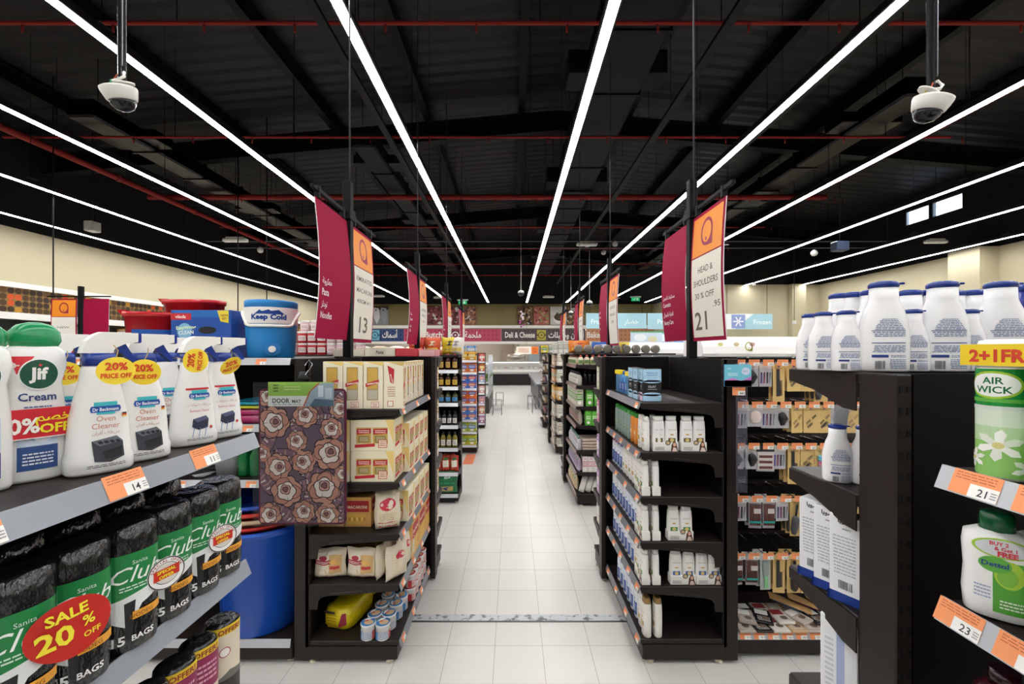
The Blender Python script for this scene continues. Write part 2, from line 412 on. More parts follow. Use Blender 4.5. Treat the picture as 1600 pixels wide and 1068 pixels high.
# left and right frieze bands over the wall shelving
def frieze(x, y0, y1, name):
    s = 1 if x < 0 else -1
    b = B().box(min(x, x+s*.3), max(x, x+s*.3), y0, y1, 3.17, 3.28, M('#e9e6e2', 'satin')).box(min(x, x+s*.3), max(x, x+s*.3), y0, y1, 2.52, 2.66, M('#e9e6e2', 'satin'))
    b.box(min(x, x+s*.24), max(x, x+s*.24), y0, y1, 2.66, 3.17, M('#8a6d3e', 'matte'))
    p = Pr(); rr = random.Random(11); pal = ['#3b2a1c']*7+['#4d3721']*4+['#c99a2c', '#b8862a', '#c8511f', '#6b4a28']
    q = .127; nn = int((y1-y0)/q)
    for i in range(nn):
        for j in range(4):
            cx = (i+.5)*q; cy = 2.66+(j+.5)*q; r = q*.46; c = r*.55
            p.poly([(cx-r, cy-r+c), (cx-r+c, cy-r), (cx+r-c, cy-r), (cx+r, cy-r+c), (cx+r, cy+r-c), (cx+r-c, cy+r), (cx-r+c, cy+r), (cx-r, cy+r-c)], rr.choice(pal))
    b.put(p, (lambda u, v, l: (x+s*.24+s*(l+.001), y0+u, v)) if s > 0 else (lambda u, v, l: (x+s*.24-l-.001, y0+u, v)))
    return structure(b, name)
frieze(XL, -2, 23.9, 'trim_31')
# expansion joint across the aisle
STRIPM = bpy.data.materials.new('worn_aluminium'); STRIPM.use_nodes = True; _n = STRIPM.node_tree.nodes; _l = STRIPM.node_tree.links; _p = _n['Principled BSDF']
_p.inputs['Roughness'].default_value = .5; _t = _n.new('ShaderNodeTexCoord'); _o = _n.new('ShaderNodeTexNoise'); _o.inputs['Scale'].default_value = 22; _o.inputs['Detail'].default_value = 6
_r = _n.new('ShaderNodeValToRGB'); _r.color_ramp.elements[0].position = .36; _r.color_ramp.elements[0].color = lin('#6e6f72'); _r.color_ramp.elements[1].position = .48; _r.color_ramp.elements[1].color = lin('#c4c6ca')
_l.new(_t.outputs['Object'], _o.inputs['Vector']); _l.new(_o.outputs[0], _r.inputs[0]); _l.new(_r.outputs[0], _p.inputs['Base Color'])
structure(B().box(-2.2, 1.4, 2.83, 2.895, 0, .004, STRIPM).box(-2.2, 1.4, 2.818, 2.826, 0, .005, M('#6c6d70', 'metal')), 'trim_32')
tag(B().box(-.83, -.66, 6.74, 7.40, 0, .002, M('#e8825c', 'satin')).build('floor_sticker'), 'orange square sticker on the floor beside the left aisle shelving', 'floor sticker')

# ---------------------------------------------------------------- ceiling lights
LIT = emat('lit_diffuser', '#fbfbfa', STRIP_POWER)
YS, YE = -6.5, 21.9
for i, x in enumerate(STRIP_X):
    if i == 0:
        t0 = t = empty('strip_light', (x, 0, STRIP_Z))
        B().prism([(-.06, .0), (.06, .0), (.05, .075), (-.05, .075)], 'y', YS, YE, M('#1c1b1c', 'paint')).build('housing', t)
        B().box(-STRIP_W/2, STRIP_W/2, YS+.02, YE-.02, -.0015, 0, LIT).build('diffuser', t)
        for y in range(-6, 22, 3):
            B().tube([(0, y+.4, .07), (0, y+.4, rz_(x)-STRIP_Z)], .004, BK2, 5).build('suspension_wire', t)
            B().box(-.035, .035, y+.34, y+.46, .075, .105, M('#3a3a3c', 'paint')).build('joint_clamp', t)
    else: t = copy_tree(t0); t.location = (x, 0, STRIP_Z)
    for ch in t.children:
        if ch.name.startswith('suspension_wire'): ch.scale = (1, 1, (rz_(x)-STRIP_Z)/(rz_(STRIP_X[0])-STRIP_Z))
    side = 'central aisle axis'
    k = i-5
    lab = ('continuous white strip light, %s counted from the left wall of the ceiling rows' % ORD[i])
    tag(t, lab, 'ceiling light', 'strip lights along the ceiling')
# ---------------------------------------------------------------- sprinkler pipes
RED = M('#7a211d', 'dull')
for i, (y, z, r) in enumerate(((4.5, 5.48, .022), (6.9, 5.48, .022), (9.65, 5.5, .06), (12.0, 5.5, .022), (14.4, 5.48, .022), (17.0, 5.48, .022), (19.5, 5.48, .022))):
    t = empty('sprinkler_pipe', (0, y, z))
    B().tube([(-8.6, 0, 0), (7.4, 0, 0)], r, RED, 10).build('pipe', t)
    for k in range(-4, 4): B().tube([(k*2.0+.3, 0, 0), (k*2.0+.3, 0, rz_(k*2.0+.3)-z)], .006, BK2, 5).build('hanger_rod', t)
    for k in range(-8, 8): B().cyl(k+.6, 0, -.10 if r < .05 else -.12, 0, .012, RED, 8).build('sprinkler_head', t)
    for k in range(-4, 4): pass
    tag(t, 'red sprinkler pipe across the ceiling, %s from the camera%s' % (ORD[i], ', the thickest one' if r > .05 else ''), 'pipe', 'red sprinkler pipes')
for x, s in ((-7.95, 'left'), (6.6, 'right')):
    t = empty('sprinkler_main', (x, 0, 5.35))
    B().tube([(0, YF+.2, 0), (0, 20, 0)], .055, RED, 10).build('pipe', t)
    for k in range(8): B().cyl(0, k*2.5+.9, -.01, rz_(x)-5.35, .006, BK2, 6).build('hanger_rod', t)
    for k in range(10): B().tube([(0, k*2+.2, 0), (0, k*2+.3, 0)], .066, RED, 10).build('coupling', t)
    tag(t, 'thick red sprinkler main running lengthwise on the %s side of ceiling' % s, 'pipe')
# ---------------------------------------------------------------- air ducts
def duct(x, y0, y1, z, w_, h, label, m=M('#242427', 'metal')):
    t = empty('air_duct', (x, 0, z)); b = B()
    k = y0
    while k < y1:
        e = min(k+1.2, y1); b.box(-w_/2, w_/2, k, e-.02, 0, h, m, .03); b.box(-w_/2-.02, w_/2+.02, e-.04, e, -.02, h+.02, m); k = e
    b.build('duct_body', t)
    yy = y0+1.0
    while yy < y1:
        for s in (-1, 1): B().box(min(s*w_/2, s*(w_/2+.28)), max(s*w_/2, s*(w_/2+.28)), yy-.2, yy+.2, .06, h-.06, m, .01).build('outlet_branch', t)
        yy += 3.6
    yy = y0+.5
    while yy < y1:
        for sx in (-1, 1): B().cyl(sx*(w_/2-.02), yy, 0, rz_(x)-z, .006, BK2, 6).build('hanger_rod', t)
        yy += 3
    tag(t, label, 'air duct')
DU = M('#0d0d0f', 'dull')
duct(1.45, 1.2, 20, 5.62, .8, .45, 'wide dark air duct beside the right central strip light', M('#0c0c11', 'dull'))
duct(-6.9, 6.5, 19, 5.6, .45, .3, 'grey air duct between the second and third left strip lights', M('#242325', 'metal'))
duct(6.0, 6, 19, 5.62, .45, .3, 'grey air duct over the right hand aisles near the clerestory', M('#232224', 'metal'))
duct(-2.75, 7.5, 20, 5.62, .42, .3, 'black air duct above the hanging signs on the left', DU)
for i, (x, z) in enumerate(((-2.0, 5.3), (2.28, 5.3), (3.9, 5.3))):
    t = empty('cable_tray', (x, 0, z)); B().box(-.05, .05, -3, 21, 0, .045, BK2).build('tray', t)
    for k in range(-1, 8): B().cyl(0, k*2.6+.7, 0, rz_(x)-z, .005, BK2, 6).build('hanger_rod', t)
    tag(t, ['slim black cable tray beside the left hanging signs', 'slim black cable tray over the middle of the aisle', 'slim black cable tray over the right hanging signs'][i], 'cable tray', 'cable trays')
# grey rail crossing at the far end
for i, (y, z) in enumerate(((13.6, 5.3), (13.0, 5.36))):
    t = empty('cross_rail', (0, y, z)); B().tube([(-10, 0, 0), (12, 0, 0)], .022, M('#55555a', 'metal'), 6).build('rail', t)
    for k in range(-4, 6): B().cyl(k*2+.5, 0, 0, rz_(k*2+.5)-z, .005, BK2, 6).build('hanger_rod', t)
    tag(t, ['thin grey rail crossing under the far ceiling', 'thin grey rail crossing just above its lower twin'][i], 'rail')
# lights, sensors and speakers hung near the far ceiling
def fixst(o, L):
    for ch in o.children:
        if ch.name.startswith(('stem', 'string')): ch.scale = (1, 1, (rz_(o.location.x)-o.location.z)/L)
    return o
def dome_sensor():
    t = empty('ceiling_sensor'); B().loft([(0, .02, .02), (.015, .085, .085), (.06, .12, .12), (.11, .11, .11), (.15, .05, .05)], M('#b8b6b2', 'satin')).build('shell', t)
    B().cyl(0, 0, .0, 1.0, .008, BK2, 6).build('stem', t); return t
for i, (px, py, D) in enumerate(((407, 389, 10.5), (943, 392, 12), (1128, 338, 9), (961, 379, 10.5), (1272, 394, 10), (443, 380, 14), (917, 380, 11.5))):
    if i in (2, 5): continue
    x, y, z = pix(px, py+6, D)
    o = place('sensor', dome_sensor, (x, y, z), 0, 'round white sensor hanging from the ceiling, ' + ['above the left magenta sign', 'right of the central strip lights', '', 'above the second right sign', 'right of the near orange sign', '', 'close to the white batten light'][i], 'sensor', 'round ceiling sensors', s=1.0); fixst(o, 1.0); o.scale = (.62, .62, 1)
def batten():
    t = empty('emergency_light'); B().box(-.28, .28, -.06, .06, 0, .08, M('#d9d7d3', 'satin'), .02).build('cover', t)
    B().box(-.2, .2, -.05, .05, .08, .11, M('#bcbab5', 'satin')).build('backplate', t)
    B().cyl(0, 0, 0, 1.0, .006, BK2, 6).build('stem', t); return t
for i, (px, py, D) in enumerate(((368, 378, 9.5), (917, 384, 11), (592, 464, 20), (857, 465, 20), (1462, 380, 10.5), (686, 466, 21))):
    x, y, z = pix(px, py, D)
    o = place('batten', batten, (x, y, z), 0, 'white batten emergency light under the black ceiling, ' + ['at far left', 'above the aisle, right side', 'in front of the fish pictures', 'above the deli pictures', 'below the clerestory window', 'above the green exit sign'][i], 'emergency light', 'batten lights'); fixst(o, 1.0)
def exit_sign():
    t = empty('exit_sign'); b = B().box(-.2, .2, -.02, .02, 0, .18, emat('lit_green', '#0f8a52', .5))
    p = Pr().poly([(-.12, .03), (-.05, .03), (-.02, .09), (-.05, .09)], '#e8fff2', 2).ell(-.04, .13, .02, .02, '#e8fff2', 2, 10).rect(.03, .03, .13, .15, '#e8fff2', 2).text('→', -.13, .06, .08, '#e8fff2', 2)
    b.put(p, front(-.02)).build('face', t); B().box(-.26, .26, -.05, .05, .18, .23, M('#dddddd', 'satin')).build('cover', t)
    B().cyl(0, 0, 0, 1.0, .006, BK2, 6).build('stem', t); return t
for i, (px, py) in enumerate(((723, 475), (993, 470))):
    x, y, z = pix(px, py, 20); o = place('exit', exit_sign, (x, y, z), 0, 'small green running man exit sign ' + ['above the butchery pictures', 'right of the second right sign'][i], 'exit sign', 'exit signs'); fixst(o, 1.0)
x, y, z = pix(145, 362, 9.0)
t = empty('wall_speaker', (x, y, z)); B().box(-.1, .1, -.1, .1, 0, .22, M('#b9b8b6', 'satin'), .015).build('cabinet', t); B().box(-.09, .09, -.106, -.1, .01, .21, M('#cfcecb', 'matte')).build('grille', t)
B().cyl(0, 0, .2, rz_(x)-z, .008, BK2, 6).build('stem', t)
tag(t, 'white box speaker hanging near the left wall top', 'speaker')
x, y, z = pix(1312, 392, 9.0)
t = empty('projector_box', (x, y, z)); B().box(-.14, .14, -.1, .1, 0, .2, M('#26324a', 'satin'), .015).build('cabinet', t); B().cyl(0, 0, .2, rz_(x)-z, .01, BK2, 6).build('stem', t)
tag(t, 'dark blue box hanging under the right ceiling strip lights', 'box')

# ---------------------------------------------------------------- security cameras
def dome_cam(px, py, pxp, tilt, label, s_=1.0):
    x, y, z = pix(px, py, 1.45)
    t = empty('security_camera', (x, y, z))
    xp = (pxp-801)*1.45/638-x
    B().tube([(xp, 0, .06), (xp, 0, 4.3)], .0125, M('#18181a', 'gloss'), 12).tube([(xp+.011, -.01, .1), (xp+.011, -.01, 4.2)], .004, M('#303034', 'gloss'), 6).build('pole', t)
    T = Matrix.Rotation(tilt, 4, 'Y') @ Matrix.Rotation(.28, 4, 'X')
    b = B(); b.T = T; b.loft([(-.022, .050, .050), (-.018, .056, .056), (.0, .062, .062), (.022, .068, .068), (.030, .068, .068), (.034, .06, .06), (.036, .03, .03)], M('#e4e2dc', 'satin'), 32).build('housing', t)
    b = B(); b.T = T; b.loft([(-.066, .004, .004), (-.063, .018, .018), (-.054, .034, .034), (-.036, .046, .046), (-.018, .0505, .0505)], M('#0a0a12', 'gloss'), 28).build('dome', t)
    b = B(); b.T = T @ Matrix.Translation((.03*(1 if tilt > 0 else -1)*-1, 0, .045)) @ Matrix.Rotation(.2, 4, 'Y')
    b.loft([(0, .045, .03), (.008, .045, .03)], M('#dcdad4', 'satin'), 20).build('mounting_plate', t)
    b = B(); s = 1 if xp > 0 else -1
    b.tube([(xp, 0, .09), (xp+.02, -.01, .1), (xp+.03, -.02, .075), (xp+.01, -.03, .055), (xp-.02, -.02, .06), (0, 0, .03)], .006, M('#e6e4de', 'satin'), 8).build('cable', t)
    b = B().tube([(xp-.01, -.01, .07), (xp-.03, -.02, .06), (xp-.05, -.01, .035)], .003, M('#2f9c5a' if px < 800 else '#d8c12c', 'satin'), 6)
    b.tube([(xp-.005, -.015, .09), (xp-.02, -.02, .06), (xp-.03, 0, .03)], .0025, M('#c8563a', 'satin'), 6).build('wire', t)
    for ch in t.children:
        if not ch.name.startswith('pole'): ch.scale = (s_, s_, s_)
    tag(t, label, 'security camera')
dome_cam(189, 150, 191, -.12, 'white dome security camera on black pole, upper left of the hall', .78)
dome_cam(1453, 166, 1454, .22, 'white dome security camera on black pole with loose plate, upper right', .84)
for i, (px, py, D) in enumerate(((921, 474, 13), (892, 489, 16.5), (814, 458, 13))):
    x, y, z = pix(px, py, D)
    def mk():
        t = empty('camera_globe'); B().sphere((0, 0, 0), .1, M('#0d0d10', 'gloss')).build('globe', t); B().loft([(0, .1, .1), (.06, .09, .09), (.1, .03, .03)], M('#dddbd7', 'satin')).build('cap', t)
        B().cyl(0, 0, .08, 2.3, .012, M('#a9a8a6', 'satin'), 6).build('stem', t); return t
    place('cglobe', mk, (x, y, z), 0, 'small globe camera hanging far along the aisle, ' + ['nearest the second right sign', 'beside the third right sign', 'above the aisle middle'][i], 'security camera', 'globe cameras')

# ---------------------------------------------------------------- back wall: fascia signs and pictures
def fascia(x0px, x1px, col, name, texts, label, D=23.9, y0=513.5, y1=533):
    xa = (x0px-801)*D/638; xb = (x1px-801)*D/638; za = 1.87-(y1-548)*D/638; zb = 1.87-(y0-548)*D/638
    t = B().box(xa, xb, D, D+.06, za, zb, M(col, 'satin'))
    p = Pr(); k = xa+.15
    dark = [max(0, int(int(col[i:i+2], 16)*.85)) for i in (1, 3, 5)]; dc = '#%02x%02x%02x' % tuple(dark)
    while k < xb-.1:
        for q in range(3): p.rect(k-.05, za+.13+q*.24-.05, k+.05, za+.13+q*.24+.05, dc, 1)
        k += .24
    for (s, px, size, ar, fw) in texts: p.text(arabic(s) if ar else s, (px-801)*D/638, za+.22, size, '#f4efe9', 4, bold=.02, fit=fw)
    t.put(p, front(D-.001)); o = t.build(name); return tag(o, label, 'sign')
D_ = 23.8
fascia(430, 631, '#1d3a6e', 'shop_fascia', [('أسماك', 609.5, .5, 1, .9)], 'navy blue fish counter fascia sign with white Arabic lettering')
fascia(631, 783, '#b83a58', 'shop_fascia', [('Butchery', 686, .5, 0, 1.64), ('ملحمة', 739, .5, 1, .95)], 'crimson butchery fascia sign with white lettering on back wall')
fascia(783.5, 915, '#4d3b3e', 'shop_fascia', [('Deli & Cheese', 812.5, .46, 0, 1.75), ('أجبان ومقبلات', 885, .46, 1, 2.1)], 'dark brown deli and cheese fascia sign')
fascia(915.5, 1020, '#c98a63', 'shop_fascia', [('Bakery', 932, .48, 0, 1.1)], 'light orange bakery fascia sign behind the magenta banner')
p = Pr().rect(-.35, -.35, .35, .35, '#8fbfd0', 2).ring(0, 0, .2, .05, '#2a5f86', 3).text('><', 0, -.1, .3, '#2a5f86', 4)
for (px, cols, lab) in ((586, ('#6fb3c8', '#1d4c74'), 'pale blue fish symbol tile on the navy fascia'), (711.5, ('#6c1433', '#efe4e8'), 'dark crimson butcher symbol tile on the crimson fascia'), (846, ('#b5a53a', '#4a4320'), 'olive yellow cheese symbol tile on the brown fascia')):
    q = Pr().ring(0, 0, .18, .045, cols[1], 3).ell(0, 0, .05, .05, cols[1], 3, 10).poly([(-.3, 0), (-.2, .06), (-.2, -.06)], cols[1], 3).poly([(.3, 0), (.2, .06), (.2, -.06)], cols[1], 3)
    x, y, z = pix(px, 523.3, 23.85)
    tag(B().box(-.26, .26, -.02, .02, -.3, .3, M(cols[0], 'satin')).put(q, front(-.02)).build('symbol_tile', None, (x, y, z)), lab, 'sign')
structure(B().box(XL, 8.4, 23.75, YB, 3.2, 3.36, M('#e9e4dc', 'satin')), 'trim_33')
structure(B().box(XL, 8.4, 23.75, YB, 2.28, 2.42, M('#e9e4dc', 'satin')), 'trim_34')
def picture(px0, px1, kind, label, seed):
    D = 23.9; xa = (px0-801)*D/638; xb = (px1-801)*D/638; za, zb = 3.4, 4.47; p = Pr(); rr = random.Random(seed)
    w_ = xb-xa; h = zb-za
    pal = {'fish': ['#8b8d92', '#c9cbcd', '#5a4442', '#e3e3e1'], 'meat': ['#7e3a3f', '#a35a58', '#d7cfc9', '#4d2227'], 'cut': ['#8f5b49', '#b98368', '#5f4038', '#cfc3b2'],
           'bread': ['#6b4a33', '#a5805a', '#d4cbbf', '#2e2320'], 'roll': ['#b5675a', '#cf9a86', '#7d3a36', '#8ba35a'], 'bowl': ['#cfc8bf', '#5a4a3a', '#7b6a4a', '#e8e4de']}[kind]
    b = B().box(xa, xb, D, D+.05, za, zb, M(pal[0], 'card'))
    if kind == 'bowl':
        p.rect(0, h*.55, w_, h, '#dfd9d2', 1).ell(w_*.6, h*.35, w_*.42, h*.3, '#efe9e2', 2).ell(w_*.6, h*.42, w_*.38, h*.2, '#4c4030', 3)
        for i in range(24): p.ell(w_*(.3+.6*rr.random()), h*(.35+.3*rr.random()), .045, .035, rr.choice(['#3e3323', '#6e5b34', '#8c7b4e']), 4+i % 3, 8)
    elif kind == 'fish':
        for i in range(2): p.poly([(w_*(.1+.45*i), h*.95), (w_*(.42+.45*i), h*.9), (w_*(.5+.42*i), h*.4), (w_*(.3+.45*i), h*.04), (w_*(.12+.45*i), h*.4)], ['#d9dadb', '#9c9ea3'][i], 2).ell(w_*(.25+.45*i), h*.8, .05, .04, '#1e1c1e', 3, 8)
        p.rect(0, h*.82, w_, h, '#4a2f33', 1)
    else:
        for i in range(46):
            cx, cy = w_*rr.random(), h*rr.random(); rx = .05+.1*rr.random(); ry = .04+.05*rr.random()
            cx = min(max(cx, rx), w_-rx); cy = min(max(cy, rx), h-rx)
            a = rr.random()*PI; n_ = 10
            p.poly([(cx+rx*math.cos(t_)*math.cos(a)-ry*math.sin(t_)*math.sin(a), cy+rx*math.cos(t_)*math.sin(a)+ry*math.sin(t_)*math.cos(a)) for t_ in [2*PI*q/n_ for q in range(n_)]], rr.choice(pal), 1+i*.2)
    b.put(p, lambda u, v, l: (xa+u, D-l-.001, za+v))
    tag(b.build('wall_picture'), label, 'picture', 'food pictures on the back wall')
picture(581, 607, 'fish', 'picture of silver fish above the navy fascia', 1)
picture(556, 578, 'cut', 'seafood picture on the far left of the back wall', 2)
picture(668, 691, 'meat', 'picture of dark sliced meat, left of the butchery pictures', 3)
picture(692, 717, 'meat', 'picture of raw meat, between the sliced meat and kebab pictures', 4)
picture(726, 744, 'cut', 'picture of brown meat pieces, right of the butchery pictures', 5)
picture(808, 832, 'bread', 'picture of brown bread on striped cloth', 6)
picture(834, 858, 'roll', 'picture of pink rolled ham slices', 7)
picture(860, 885, 'bowl', 'picture of olives in a pale bowl', 8)
picture(886, 902, 'bread', 'narrow cheese picture behind the third right sign', 9)
# pale blue hanging panels on the right
def bluepanel(px0, px1, py0, py1, D, txt, label, grad='#a9d3e2', tp=None):
    xa = (px0-801)*D/638; xb = (px1-801)*D/638; za = 1.87-(py1-548)*D/638; zb = 1.87-(py0-548)*D/638
    b = B().box(xa, xb, D, D+.05, za, zb, M(grad, 'satin')); p = Pr()
    for s, fx, ar in txt: p.text(arabic(s) if ar else s, xa+(xb-xa)*fx, za+(zb-za)*.32, (zb-za)*.42, '#f2fbff', 3, bold=.015)
    if px0 > 1100:
        p.poly([(xa, za), (xa+.5, za), (xa+1.2, zb), (xa, zb)], '#eef3f5', 1); cx = xa+.62; cz = (za+zb)/2
        p.rect(cx-.26, cz-.26, cx+.26, cz+.26, '#8e9fd0', 3)
        for a in range(3): p.poly([(cx+.2*math.cos(a*PI/3+q)*1, cz+.2*math.sin(a*PI/3+q)) for q in (-.12, .12, PI-.12, PI+.12)], '#f4f6ff', 4)
    b.put(p, front(D-.001)); t = b.build('department_sign')
    for x in (xa+.2, xb-.2): B().cyl(x, D+.02, zb, rz_(x), .008, BK2, 5).build('hanging_wire', t)
    tag(t, label, 'sign', 'pale blue department panels')
bluepanel(916, 1010, 489, 513, 20, [('Fruits', .2, 0), ('خضار', .75, 1)], 'pale blue fruit department panel above the bakery fascia')
bluepanel(1012, 1125, 489, 514, 20, [('Products', .3, 0)], 'pale blue panel between the magenta banner and the near orange sign')
bluepanel(1128, 1207, 490, 514, 15.5, [('Frozen', .8, 0)], 'pale blue frozen food panel with snowflake symbol')
# deli counter
t = empty('deli_counter', (0, 22.2, 0)); xa, xb = -1.0, 3.2
xa = (772-801)*22.2/638-3.2
B().box(xa, xb, 0, 1.1, .06, .62, M('#15110f', 'paint')).build('plinth', t)
B().box(xa, xb, -.03, 1.1, .62, .72, M('#b9b8b6', 'metal')).build('bumper', t)
B().box(xa, xb, .02, 1.1, .72, .86, M('#ded9d4', 'satin')).build('display_deck', t)
B().box(xa, xb, 0, .012, .86, 1.25, M('#eef2f2', 'clear')).build('glass_front', t)
B().box(xa, xb, 0, .75, 1.25, 1.29, M('#d0d0ce', 'metal')).build('top_shelf', t)
B().box(xa, xb, 1.02, 1.1, .86, 1.25, M('#cfcac2', 'satin')).build('rear_panel', t)
B().box(xa+.1, xb-.1, .3, .34, 1.225, 1.245, emat('lit_case', '#fff6ec', 2.5)).build('added_case_lamp', t)  # glowing tube added to brighten the inside of the counter
tag(t, 'long glass fronted deli counter with black base at the aisle end', 'counter')
rr = random.Random(4)
for i in range(26):
    c = rr.choice(['#b85a48', '#e2c9a6', '#d9d4cb', '#8c3a34', '#efe8dc', '#c98b5a'])
    x = xa+.2+i*.28; r = .1
    tag(B().loft([(0, .11, .09), (.03, .13, .1), (.05, .12, .09)], M('#e8e6e2', 'satin'), 16).loft([(.045, .1, .08), (.08+.03*rr.random(), .07, .05), (.12, .02, .02)], M(c, 'satin'), 12).build('food_tray', None, (x, 22.65, .862)),
        'white tray of deli food in the glass counter, %s from the left' % (ORD[i] if i < 20 else ['one beyond the twentieth', 'sixth', 'fifth', 'fourth', 'third', 'last'][i-20] if i == 20 else ['', 'fifth', 'fourth', 'third', 'second', 'final'][i-20]+' counting back'), 'food tray', 'deli trays')
# things behind the counter
t = empty('extractor_hood', pix(806, 552, 26)); B().loft([(-.55, .62, .4), (-.1, .6, .4), (.0, .5, .35)], M('#d7d4cf', 'metal'), 24).build('hood', t); B().cyl(0, 0, 0, 1.2, .22, M('#cfccc6', 'metal')).build('flue', t)
tag(t, 'round pale extractor hood behind the deli counter', 'hood')
for (px0, px1, py0, py1, c, lab) in ((786, 801, 541, 567, '#d9c9bb', 'beige wall panel left of the extractor hood'), (826, 843, 541, 567, '#a9bcc8', 'blue grey wall panel behind the deli counter'), (843, 850, 541, 600, '#6b6d70', 'grey fridge door panel at the deli back')):
    D = 26.7; tag(B().box((px0-801)*D/638, (px1-801)*D/638, D, D+.1, 1.0, 2.2, M(c, 'satin')).build('wall_panel'), lab, 'panel')
x, y, z = pix(823, 547, 21.9)
t = empty('hanging_price_sign', (x, y, z)); q = Pr().lines(-.45, -.12, .1, .12, 3, '#d56b3a', 1).logo(.42, 0, .1, '#b0471e', 2)
B().box(-.55, .25, -.01, .01, -.2, .2, M('#ece4d6', 'card')).box(.25, .62, -.01, .01, -.2, .2, M('#e2762c', 'card')).put(q, front(-.012)).build('card', t); B().cyl(0, 0, .2, rz_(x)-z, .006, BK2, 5).build('wire', t)
tag(t, 'small cream and orange price sign hanging over the deli counter', 'sign')
t = empty('flower_stem', pix(816, 495, 11.0)); rr = random.Random(3)
for i in range(9): B().sphere((rr.uniform(-.06, .06), 0, .12-.05*i+.02), .028, M('#e9d9e6' if i < 5 else '#b04a8a', 'matte'), 8, 4).build('blossom', t)
B().cyl(0, 0, .1, rz_(0)-t.location.z, .003, BK2, 5).build('string', t)
tag(t, 'hanging string of pink and white blossoms above the aisle', 'decoration')
# ================================================================ SHELVING
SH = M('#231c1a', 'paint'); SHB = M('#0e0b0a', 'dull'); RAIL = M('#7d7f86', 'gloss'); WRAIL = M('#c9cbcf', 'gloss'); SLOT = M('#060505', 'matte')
OR = '#f08a52'
def tag_mesh(num, w_=.062, h=.036, wide=False):
    b = B(); p = Pr()
    p.rect(0, 0, w_, h, '#f39a66' if not wide else '#f6a878', 1)
    p.rect(w_*.42, 0, w_, h*.52, '#f2f0ec', 2)
    p.lines(w_*.06, h*.6, w_*.9, h*.94, 3, '#b9603a', 2, .3)
    if num: p.text(num, w_*.7, h*.1, h*.42, '#3a3a3c', 3, bold=.01).lines(w_*.86, h*.1, w_*.98, h*.4, 3, '#8a8a8c', 3)
    return b.put(p, lambda u, v, l: (u, -.0006-l, v), 'card')
_tm = {}
def price_tag(parent, num, x, y, z, tilt, s=1.0):
    k = num
    if k not in _tm:
        o = tag_mesh(num).build('price_tag', parent); _tm[k] = o
    else: o = _tm[k].copy(); COL.objects.link(o); o.parent = parent
    o.location = (x, y, z); o.rotation_euler = (tilt, 0, 0); o.scale = (s, 1, s); return o
def perfo(b, x, y, z0, z1, step=.05, wx=.005, hz=.016, gap=.010):
    z = z0
    while z < z1:
        for dx in (-gap, gap): b.box(x+dx-wx/2, x+dx+wx/2, y-.0015, y, z, z+hz, SLOT)
        z += step
def bay(name, label, loc, rz, W, d, levels, H=1.82, rail=RAIL, tags=None, group=None, posts=(0, 1), back=True, base=True, dsh=None,
        endbr=(0, 1), pegz=None, tagscale=1.0, basez=.146, perf_back=False, post_d=.085, cat='shelving', raild=.038):
    t = empty(name, loc, rz)
    if back:
        b = B().box(.0, W, 0.0, .018, .1, H, SHB)
        for k in range(1, int(H/.4)): b.box(0, W, -.0015, 0, k*.4-.002, k*.4+.002, SLOT)
        if perf_back:
            q = Pr()
            for i in range(int(W/.04)):
                for j in range(12): q.ell(.02+i*.04, 1.28+j*.03, .0035, .0035, '#000000', 2, 6)
            b.put(q, front(0))
        b.build('back_panel', t)
    for e in posts:
        x0 = W*e-(.03 if e else 0) if 0 <= e <= 1 else e
        b = B().box(x0, x0+.03, -.002, post_d, .02, H+.003, SH, .003)
        if W < 1.6 or True: perfo(b, x0+.015, -.0022, .16, H-.03)
        b.build('upright', t)
    for li, z in enumerate(levels):
        isb = base and li == len(levels)-1
        dd = (dsh or {}).get(li, d)
        b = B().box(.004, W-.004, -dd, -.004, z-.028, z, SH, .003)
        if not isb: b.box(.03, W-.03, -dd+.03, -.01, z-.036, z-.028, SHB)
        s = b.build('shelf', t)
        if not isb:
            for e in endbr:
                xe = W-.004 if e else .001
                pts = [(-dd+.004, z-.004), (-dd+.004, z-.036), (-dd*.62, z-.05), (-.11, z-.066), (-.075, z-.076), (-.058, z-.096), (-.052, z-.148), (-.004, z-.148), (-.004, z-.004)]
                br = B().prism(pts, 'x', xe, xe+.0035, SH)
                sx = xe+(.0035 if e else -.001)
                br.prism([(-dd*.6, z-.034), (-dd*.6, z-.037), (-.13, z-.052), (-.13, z-.049)], 'x', sx, sx+.001, M('#4a403d', 'paint'))
                br.build('bracket', s)
        if rail is not None:
            tl = math.atan2(.014, raild)
            b = B().add([(.002, -dd-.003, z+.004), (W-.002, -dd-.003, z+.004), (W-.002, -dd-.018, z-raild), (.002, -dd-.018, z-raild),
                         (.002, -dd, z+.004), (W-.002, -dd, z+.004), (W-.002, -dd-.013, z-raild), (.002, -dd-.013, z-raild)],
                        [(0,3,2,1),(4,5,6,7),(0,4,7,3),(1,2,6,5),(0,1,5,4),(3,7,6,2)], rail)
            r_ = b.build('price_rail', t)
            for (x, num) in (tags or {}).get(li, []):
                price_tag(r_, num, x, -dd-.0165-.001, z-raild+.002, -tl, tagscale)
    if base:
        z = levels[-1]
        B().box(.002, W-.002, -d+.01, -d+.022, .028, z-.035, SH, .002).box(.0, .012, -d+.02, 0, .028, z-.03, SH).box(W-.012, W, -d+.02, 0, .028, z-.03, SH).build('kick_panel', t)
    for x in (.03, W-.03):
        for y in (-d+.06, -.02):
            B().loft([(0, .024, .024), (.008, .026, .026), (.02, .014, .014), (.036, .008, .008)], M('#d8d2bd', 'satin'), 14, 2.0).build('foot', t).location = (x, y, 0)
    if pegz:
        pass
    return tag(t, label, cat, group)
